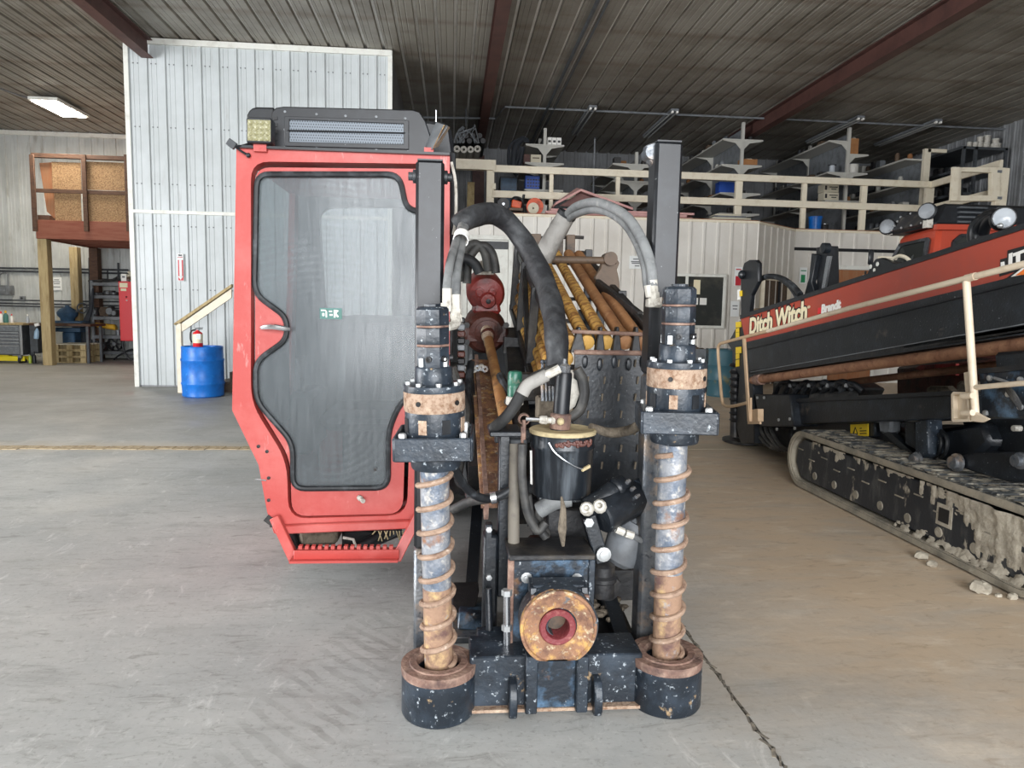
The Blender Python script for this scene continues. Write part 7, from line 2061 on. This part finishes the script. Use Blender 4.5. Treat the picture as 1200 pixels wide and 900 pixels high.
MB().tube([F(1030, 302, 3.5), F(1040, 302, 3.5), F(1050, 303, 3.5)], .012, 8, 3).build('cream_hose', 'cream', T)
xplate([(1030, 305), (1060, 311), (1060, 316), (1030, 326)], 3.42, .12, 'boom_gear', 'dark', bev=.01)
# --- handrail ----------------------------------------------------------------------
XH = 2.93
rail = [F(x, y, XH) for x, y in ((876, 472), (858, 476), (849, 475), (846, 468), (843.5, 440), (841.5, 412), (843, 404), (850, 401), (900, 388), (1000, 360), (1136, 325.5), (1200, 309.5))]
end = rail[-2].lerp(rail[-1], 2.6)
MB().tube(rail[:9], .017, 10, 4).build('hand_rail', 'tan_far', T, label='tan bent end of the handrail')
MB().tube([rail[8], rail[9], rail[10], end], .019, 12).build('hand_rail', 'tan_rail', T)
MB().cyl(rail[10].lerp(rail[9], .02), rail[10].lerp(end, .05), .0225, n=12).build('rail_collar', 'tan_rail', T)
a, b = F(872, 396, XH), F(878, 494, XH)
MB().bar(a, b, .05, .02, (1, 0, 0)).build('rail_post', 'tan_far', T, bevel=.003)
xplate([(876, 470), (879, 466), (879, 494), (890, 494), (890, 497), (876, 497)], XH, .02, 'rail_bracket', 'tan_far')
xplate([(880, 480), (888, 479), (888, 494), (880, 495)], XH+.02, .06, 'rail_block', 'tan_far', bev=.004)
a, b = F(1132.5, 330, XH), F(1143, 486, XH)
MB().tube([a, b], .021, 12).build('rail_post', 'tan_rail', T)
MB().bar(F(1135, 436, XH+.02), F(1139, 480, XH+.02), .05, .02, (1, 0, 0)).build('post_stiffener', 'tan_rail', T)
MB().tube([end, Vector((end.x, end.y-.02, .75)), Vector((3.08, end.y-.02, .72))], .021, 10).build('rail_post', 'tan_rail', T)
a, b = F(1143, 454, XH), F(1200, 449, XH)
MB().tube([a, a.lerp(b, 2.6)], .015, 10).build('lower_rail', 'tan_rail', T)
ob = MB().ring([F(x, y, XH-.01) for x, y in ((1114.5, 462), (1117, 459), (1135, 459.5), (1136, 494), (1117, 494.5), (1115, 492))], [F(x, y, XH-.01) for x, y in ((1117, 464), (1119, 462), (1133, 462.5), (1134, 491), (1119, 491.5), (1117.5, 490))], (.03, 0, 0)).build('rail_bracket', 'tan_rail', T)
xplate([(1117, 462), (1134, 462), (1134, 492), (1117, 492)], XH+.02, .012, 'bracket_plate', 'tan_rail', ob)
xplate([(1137, 480), (1150, 487), (1158, 491), (1150, 495), (1138, 494)], XH-.015, .02, 'post_foot', 'tan_rail', bev=.003)
for py in (464, 484):
    MB().cyl(F(1128, py, XH-.03), F(1140, py-.5, XH-.03), .018, n=10).build('bracket_pin', 'tan_rail', ob)
# --- chassis -----------------------------------------------------------------------
def xbox(px0, px1, y0, y1, X, d, nm, m, bev=.006, par=None, slope=0.0):
    pts = [(px0, y0), (px1, y0+slope), (px1, y1+slope), (px0, y1)]
    return xplate(pts, X, d, nm, m, par, bev)
xplate([(918, 470), (1116, 460), (1116, 491), (918, 498)], 3.34, .35, 'chassis_beam', 'black', bev=.01)
xplate([(920, 468), (1116, 458), (1116, 463), (920, 472)], 3.32, .38, 'chassis_flange', 'black_flat')
xplate([(884, 462), (925, 462), (930, 500), (890, 500)], 3.26, .3, 'front_box', 'black', bev=.012)
for px, py in ((888, 466), (896, 466), (913, 492), (926, 491), (932, 502), (911, 503)):
    MB().lathe(F(px, py, 3.25), (-1, 0, 0), [(.016, 0), (.016, .012), (.001, .013)], 6).build('frame_bolt', 'bolt', T)
MB().tube([F(925, 470, 3.5), F(960, 466, 3.5), F(1000, 464, 3.5)], .05, 10).build('cross_hose', 'hose', T)
for k in range(8):
    x_ = 908+k*11
    MB().tube([F(x_, 462, 3.5), F(x_+6, 450+(k % 3)*2, 3.46), F(x_+16, 448+(k % 2)*3, 3.46), F(x_+26, 458, 3.5)], .028, 8, 5).build('hose', 'rubber', T)
    MB().lathe(F(x_+8, 452, 3.44), (-1, 0, .2), [(.02, 0), (.02, .02), (.001, .022)], 6).build('hose_nut', 'bolt' if k % 2 else 'dark', T)
xplate([(905, 447), (985, 445), (1002, 455), (996, 468), (905, 468)], 3.6, .3, 'valve_bank', 'dark', bev=.02)
xplate([(925, 498), (1025, 492), (1025, 512), (985, 512), (925, 520)], 3.5, .3, 'under_frame', 'black', bev=.01)
# yellow decal with warning triangle
yd_ = xplate([(996.5, 497.5), (1017, 496.5), (1017, 511), (996.5, 512)], 3.485, .008, 'warning_decal', 'yellow_decal')
xplate([(999, 509), (1002, 500), (1005.3, 508.7)], 3.482, .004, 'triangle_symbol', 'black_ink', yd_)
xplate([(1001, 508), (1002.1, 503), (1003.5, 507.8)], 3.479, .004, 'triangle_centre', 'yellow_decal', yd_)
for k in range(3):
    xplate([(1007.5, 501.5+k*3), (1015 if k else 1009.5, 501.2+k*3), (1015 if k else 1009.5, 502.4+k*3), (1007.5, 502.7+k*3)], 3.482, .003, 'text_line', 'black_ink', yd_)
# red engine side seen under the boom
xplate([(1050, 430), (1120, 424), (1170, 420), (1170, 462), (1050, 464)], 4.2, .5, 'engine_side', 'red_gear_dark', bev=.02, label='dull red engine side')
xplate([(1072, 432), (1095, 440), (1120, 440), (1120, 426), (1078, 428)], 4.17, .03, 'engine_panel', 'red_gear')
xplate([(1085, 455), (1090, 452), (1110, 452), (1116, 458), (1112, 464), (1085, 464)], 4.1, .06, 'engine_bracket', 'debris', bev=.01)
xplate([(1118, 446), (1134, 446), (1134, 462), (1118, 462)], 3.9, .2, 'filter_can', 'debris', bev=.03)
# valve box at the right
vb2 = xplate([(1146, 434), (1260, 424), (1262, 489), (1150, 491)], 3.02, .5, 'valve_box', 'black_blue', bev=.01)
xplate([(1146, 432), (1260, 421), (1260, 428), (1146, 438)], 3.00, .5, 'box_lid', 'black_flat', vb2)
xplate([(1163, 413), (1230, 408), (1230, 432), (1165, 434)], 3.1, .4, 'rear_motor', 'black', bev=.02)
for px, py in ((1156, 484), (1183, 462), (1197, 477), (1197, 445), (1161, 443), (1170, 452)):
    MB().lathe(F(px, py, 3.015), (-1, 0, 0), [(.016, 0), (.016, .014), (.009, .016), (.001, .017)], 8).build('box_bolt', 'bolt', vb2)
for k in range(4):
    MB().tube([F(1180, 452+k*2, 3.0), F(1188, 460+k*3, 2.98), F(1196, 474+k*2, 3.0)], .008, 6, 3).build('pilot_hose', 'hose', vb2)
MB().tube([F(1165, 443, 3.0), F(1178, 447, 2.99), F(1185, 452, 3.0)], .009, 6, 3).build('pilot_hose', 'hose_grey', vb2)
# swing structure above the track
xplate([(1072, 494), (1086, 490), (1088, 533), (1072, 540)], 3.36, .12, 'pivot_post', 'black_worn', bev=.008)
xplate([(1060, 492), (1072, 492), (1074, 528), (1060, 520)], 3.44, .2, 'pivot_web', 'black', bev=.008)
xplate([(1086, 505), (1150, 495), (1160, 520), (1130, 545), (1092, 545), (1086, 530)], 3.5, .4, 'pivot_casting', 'black', bev=.03)
for k in range(3):
    MB().tube([F(1090+k*7, 505, 3.46), F(1096+k*7, 515, 3.43), F(1094+k*7, 530, 3.43), F(1088+k*7, 536, 3.46)], .014, 8, 4).build('hose', 'rubber', T)
xplate([(1116, 536), (1140, 530), (1260, 528), (1260, 560), (1185, 566), (1150, 556), (1120, 546)], 3.32, .08, 'swing_arm', 'black', bev=.01)
xplate([(1125, 490), (1260, 486), (1260, 532), (1175, 530), (1150, 522), (1140, 526)], 3.6, .2, 'swing_frame', 'black', bev=.01)
for px, py, r_ in ((1076, 538, .05), (1123, 542, .06), (1198, 540, .05)):
    MB().lathe(F(px, py, 3.31), (-1, 0, 0), [(r_, 0), (r_, .02), (r_*.7, .026), (r_*.7, .05), (.001, .052)], 14).build('pivot_pin', 'grey_steel', T)
MB().lathe(F(1196, 502, 3.58), (-1, 0, 0), [(.02, 0), (.02, .05), (.001, .052)], 8).build('grease_bolt', 'fitting', T)
xplate([(1028, 492), (1045, 490), (1043, 508), (1030, 508)], 3.46, .1, 'lock_valve', 'steel_grey', bev=.02)
MB().bar(F(1040, 505, 3.5), F(1076, 537, 3.45), .05, .05).build('stay_bar', 'black', T)
MB().tube([F(1028, 494, 3.44), F(1050, 490, 3.42), F(1070, 493, 3.42), F(1085, 492, 3.44), F(1100, 489, 3.44)], .010, 8, 4).build('pale_hose', 'hose_grey', T)
# --- crawler track ---------------------------------------------------------------------
YT0, YT1, RT_ = 3.20, 6.12, .26
TX0, TX1 = 3.10, 3.55
def tloop(r_, x, n=14):
    out = []
    for k in range(n+1):
        a = -math.pi/2-math.pi*k/n
        out.append(Vector((x, YT0+RT_+r_*math.cos(a), RT_+r_*math.sin(a))))
    for k in range(n+1):
        a = math.pi/2-math.pi*k/n
        out.append(Vector((x, YT1-RT_+r_*math.cos(a), RT_+r_*math.sin(a))))
    return out
MB().ring(tloop(RT_-.02, TX0+.004), tloop(RT_-.062, TX0+.004), (TX1-TX0-.008, 0, 0)).build('track_belt', 'track_band', T, label='dusty grey track belt')
MB().ring(tloop(RT_-.012, TX0-.006), tloop(RT_-.05, TX0-.006), (.016, 0, 0)).build('track_rim', 'track_band', T)
per = 2*(YT1-YT0-2*RT_)+2*math.pi*RT_
npad = 52
pad_me = None
for k in range(npad):
    d = per*k/npad
    Ls = YT1-YT0-2*RT_
    if d < Ls: c, a = Vector((0, YT0+RT_+d, 2*RT_-.012)), 0.0
    elif d < Ls+math.pi*RT_:
        th = (d-Ls)/RT_; c, a = Vector((0, YT1-RT_+(RT_-.012)*math.sin(th), RT_+(RT_-.012)*math.cos(th))), -th
    elif d < 2*Ls+math.pi*RT_: c, a = Vector((0, YT1-RT_-(d-Ls-math.pi*RT_), .012)), math.pi
    else:
        th = (d-2*Ls-math.pi*RT_)/RT_; c, a = Vector((0, YT0+RT_-(RT_-.012)*math.sin(th), RT_-(RT_-.012)*math.cos(th))), math.pi-th
    if pad_me is None:
        mb = MB().box((0, 0, -.004), (TX1-TX0, .092, .014))
        mb.hexa([(-.2, -.028, .003), (.2, -.028, .003), (.2, -.008, .003), (-.2, -.008, .003), (-.19, -.022, .012), (.19, -.022, .012), (.19, -.012, .012), (-.19, -.012, .012)])
        mb.hexa([(-.2, .012, .003), (.2, .012, .003), (.2, .032, .003), (-.2, .032, .003), (-.19, .018, .010), (.19, .018, .010), (.19, .028, .010), (-.19, .028, .010)])
        o = mb.build('track_pad', 'track', org=(0, 0, 0)); pad_me = o.data
    else:
        o = bpy.data.objects.new('track_pad', pad_me); COL.objects.link(o)
    o.parent = T
    o.location = c+Vector(((TX0+TX1)/2, 0, 0))-ORG[T]
    o.rotation_euler = (a, 0, 0)
    ORG[o] = ORG[T]
fr = MB()
fp = [(YT0+.24, .08), (YT1-.20, .08), (YT1-.10, .20), (YT1-.12, .36), (YT1-.22, .43), (YT0+.62, .43), (YT0+.44, .30), (YT0+.20, .27), (YT0+.16, .16)]
FRM = MB().prism([(TX0+.035, y, z) for y, z in fp], (.3, 0, 0)).build('track_frame', 'track_frame', T, bevel=.008)
for k in range(7):
    y = YT0+.62+k*.31
    MB().lathe((TX0+.037, y, .15), (-1, 0, 0), [(.035, 0), (.032, .008), (.001, .009)], 16).build('roller_cap', 'track_band', FRM)
for k in range(12):
    y = YT0+.5+k*.2
    MB().bb((TX0+.028, y, .27+.06*(k % 2)), (TX0+.037, y+.09, .279+.06*(k % 2))).build('frame_slot', 'track_band', FRM)
MB().ring([(TX0+.03, 4.02, .20), (TX0+.03, 4.16, .20), (TX0+.03, 4.16, .34), (TX0+.03, 4.02, .34)], [(TX0+.03, 4.045, .225), (TX0+.03, 4.135, .225), (TX0+.03, 4.135, .315), (TX0+.03, 4.045, .315)], (.01, 0, 0)).build('frame_window', 'mud', FRM)
MB().bb((TX0+.026, 4.045, .225), (TX0+.036, 4.135, .315)).build('window_hole', 'black_ink', FRM)
MB().lathe((TX0+.10, YT0+RT_, RT_), (-1, 0, 0), [(.18, -.2), (.19, .0), (.17, .03), (.06, .035), (.06, .06), (.001, .062)], 24).build('drive_sprocket', 'mud', T)
# caked mud on the frame and along the bottom run
from mathutils import noise as NZ
def crust(u0, u1, v0, v1, nu, nv, pos, nrm, dens, thick, name, parent):
    """a broken crust of dried mud: cells kept where a noise field is dense, raised by it"""
    nrm = V(nrm)
    H = {}
    for i in range(nu+1):
        for j in range(nv+1):
            u, v_ = u0+(u1-u0)*i/nu, v0+(v1-v0)*j/nv
            H[i, j] = dens(u, v_)
    mb = MB(); idx = {}
    def vert(i, j):
        if (i, j) not in idx:
            u, v_ = u0+(u1-u0)*i/nu, v0+(v1-v0)*j/nv
            idx[i, j] = len(mb.v)
            mb.v.append(V(pos(u, v_))+nrm*(max(H[i, j], -.05)*thick))
        return idx[i, j]
    for i in range(nu):
        for j in range(nv):
            if max(H[i, j], H[i+1, j], H[i, j+1], H[i+1, j+1]) > 0:
                mb.f.append((vert(i, j), vert(i+1, j), vert(i+1, j+1), vert(i, j+1)))
    return mb.build(name, 'mud', parent, kind='stuff', ang=60)
def fn(a, b, c=0.0): return NZ.fractal(Vector((a, b, c)), .8, 2.2, 5)
def side_d(y, z):
    d = 1.25-abs(y-3.62)/.62 if y > 3.62 else 1.25-(3.62-y)/.9      # thickest near the sprocket
    d = max(d, .42 if z > .36+.02*math.sin(y*30) else -.2)
    drip = NZ.noise(Vector((y*26, z*3, 2)))*.55
    return d-.75+(z-.30)*2.6+drip+fn(y*7, z*9)*.42
crust(YT0+.17, YT1-.35, .10, .44, 150, 34, lambda y, z: (TX0+.034, y, z), (-1, 0, 0), side_d, .035, 'caked_mud', T)
crust(YT0+.22, YT0+1.35, .055, .13, 90, 14, lambda y, z: (TX0+.05-(.13-z)*.6, y, z), (-.6, 0, .8), lambda y, z: .35-(y-YT0)*.35+fn(y*12, z*20, 3)*.6, .03, 'caked_mud', T)
crust(YT0+.2, YT1-.2, TX0+.01, TX1-.01, 200, 34, lambda y, x: (x, y, 2*RT_-.006), (0, 0, 1), lambda y, x: -.12+fn(y*9, x*9, 5)*.55+NZ.noise(Vector((y*40, x*6, 1)))*.25, .02, 'mud_crust', T)
# the other track of the pair
MB().ring(tloop(RT_, 4.75), tloop(RT_-.06, 4.75), (.45, 0, 0)).build('track_belt', 'track', T)
MB().bb((3.55, 4.1, .30), (4.75, 5.6, .62)).build('track_axle', 'dark', T)
# mud lumps fallen on the floor, each by itself
def lump(label, c, r_, n=9):
    mb = MB()
    mb.ball(Vector(c)+Vector((0, 0, r_*.45)), (r_, r_*.8, r_*.6), 10, 7)
    for v in mb.v:
        v += Vector((random.uniform(-1, 1), random.uniform(-1, 1), random.uniform(-.6, 1)))*r_*.13
        v.z = max(v.z, .001)
    tag(mb.build('mud_lump', 'mud', ang=25), label, 'mud')
lump('largest dried mud lump on the floor in front of the muddy track', PZ(1149, 694), .062)
lump('flat mud lump lying against the bottom of the track, left of the large lump', PZ(1080, 655), .045)
lump('small mud lump beside the track bottom, furthest from the camera', PZ(1092, 664), .035)
lump('small mud crumb at the right edge in front of the track', PZ(1186, 702), .03)
lump('tiny mud crumb right of the largest lump', PZ(1170, 700), .02)
# --- cab of the second machine ---------------------------------------------------------------
CX, CYn, CYf = 4.45, 6.35, 6.98
zt_c = P(1100, 264, CYn).z
A = P(1098, 264, CYn); xw = A.x
def cabp(px, py, Y): return P(px, py, Y)
# body: tapered box
z0c = 1.25
body = MB().hexa([(xw-.02, CYn, z0c), (xw+1.15, CYn, z0c), (xw+1.15, CYn+1.1, z0c), (xw-.12, CYn+.75, z0c), (xw+.02, CYn, zt_c), (xw+1.1, CYn, zt_c+.02), (xw+1.1, CYn+1.1, zt_c), (xw+.03, CYn+.6, zt_c-.04)]).build('second_cab', 'red_panel', T, bevel=.04, label='orange red cab of the second machine')
a0, a1 = Vector((xw-.005, CYn+.12, zt_c-.5)), Vector((xw-.09, CYn+.62, zt_c-.5))
b0_, b1_ = Vector((xw+.018, CYn+.10, zt_c-.12)), Vector((xw+.02, CYn+.52, zt_c-.14))
off = Vector((-.03, -.01, 0))
MB().hexa([a0+off, a1+off, a1, a0, b0_+off, b1_+off, b1_, b0_]).build('side_window', 'glass_dark', body)
for u, v_ in ((a0, b0_), (a1, b1_), (b0_, b1_), (a0, a1)):
    MB().bar(u+off*1.3, v_+off*1.3, .03, .03).build('window_seal', 'rubber', body)
wn = [(xw+.16, CYn-.012, zt_c-.55), (xw+1.05, CYn-.012, zt_c-.55), (xw+1.05, CYn-.012, zt_c-.09), (xw+.24, CYn-.012, zt_c-.09), (xw+.17, CYn-.012, zt_c-.15)]
MB().prism(wn, (0, .01, 0)).build('rear_window', 'glass_dark', body)
for i in range(5): MB().bar(wn[i], wn[(i+1) % 5], .03, .03, (0, 1, 0)).build('window_seal', 'rubber', body)
MB().box((xw+.36, CYn-.02, zt_c-.36), (.14, .02, .10), (0, .4, 0)).build('seat_top', 'steel_grey', body)
MB().bar((xw-.03, CYn-.02, zt_c-.02), (xw+1.15, CYn-.02, zt_c), .05, .05).build('roof_lip', 'red_panel', body)
ac2 = MB().hexa([(xw-.03, CYn+.02, zt_c), (xw+1.2, CYn+.02, zt_c), (xw+1.2, CYn+.9, zt_c), (xw-.05, CYn+.7, zt_c-.03), (xw+.10, CYn+.06, zt_c+.22), (xw+1.2, CYn+.06, zt_c+.22), (xw+1.2, CYn+.8, zt_c+.22), (xw+.02, CYn+.6, zt_c+.16)]).build('air_conditioner', 'black_flat', T, bevel=.03)
off = Vector((-.02, -.005, .01))
g = [Vector((xw-.035, CYn+.14, zt_c+.02)), Vector((xw-.045, CYn+.58, zt_c+.0)), Vector((xw+.015, CYn+.54, zt_c+.13)), Vector((xw+.06, CYn+.14, zt_c+.18))]
MB().hexa([p+off for p in g]+[p-off*.5 for p in g]).build('grille', 'clutter_dark', ac2)
for i in range(4):
    for t_ in (0, .33, .66):
        MB().ball((g[i]+off*1.6).lerp(g[(i+1) % 4]+off*1.6, t_), .012, 6, 4).build('cover_screw', 'bolt', ac2)
for k in range(4):
    MB().bb((xw+.22, CYn-.0, zt_c+.03+k*.045), (xw+.5, CYn+.1, zt_c+.05+k*.045)).build('side_louver', 'steel_dark', ac2, bevel=.006)
for (y, zz_, lab) in ((CYn+.06, .13, 'near'), (CYn+.66, .06, 'far')):
    wl2 = MB().lathe((xw-.06, y, zt_c+zz_), (-.8, -.6, .1), [(.05, -.06), (.08, -.02), (.085, .02), (.075, .03), (.001, .03)], 18).build('round_lamp', 'black_flat', T)
    MB().lathe((xw-.06, y, zt_c+zz_), (-.8, -.6, .1), [(.07, .034), (.05, .04), (.001, .043)], 18).build('lens', 'steel_grey', wl2)
    MB().bb((xw-.08, y-.03, zt_c-.02), (xw-.02, y+.03, zt_c+zz_-.05)).build('lamp_foot', 'fitting', wl2)
MB().box((xw-.2, CYn+.7, zt_c-.25), (.05, .05, .16)).build('cab_mirror', 'black_flat', T, bevel=.015)
MB().bb((4.85, 3.6, .62), (5.6, 7.2, 1.2)).build('engine_housing', 'dark', T, bevel=.03)
# bundled exhaust hoses with the round lamp
XE = 4.05
for k in range(3):
    pts = [F(1143+k*6, 296, XE+k*.02), F(1140+k*6, 276, XE+k*.02), F(1144+k*6, 263, XE), F(1156+k*5, 254-k*.5, XE-.02*k), F(1172, 249+k*4, XE-.05)]
    MB().tube(pts, .042, 12, 6).build('bundled_hose', 'black_flat', T)
rl2 = MB().lathe(F(1176, 256, XE-.16), Vector((-.5, -.86, .05)), [(.05, -.10), (.08, -.06), (.085, .0), (.075, .02), (.001, .02)], 20).build('round_lamp', 'black_flat', T)
MB().lathe(F(1176, 256, XE-.16), Vector((-.5, -.86, .05)), [(.068, .024), (.05, .034), (.001, .038)], 18).build('lens', 'lens_clear', rl2)
MB().ball(F(1172, 264.5, XE-.22), .02, 8, 6).build('lamp_bolt', 'bolt', rl2)
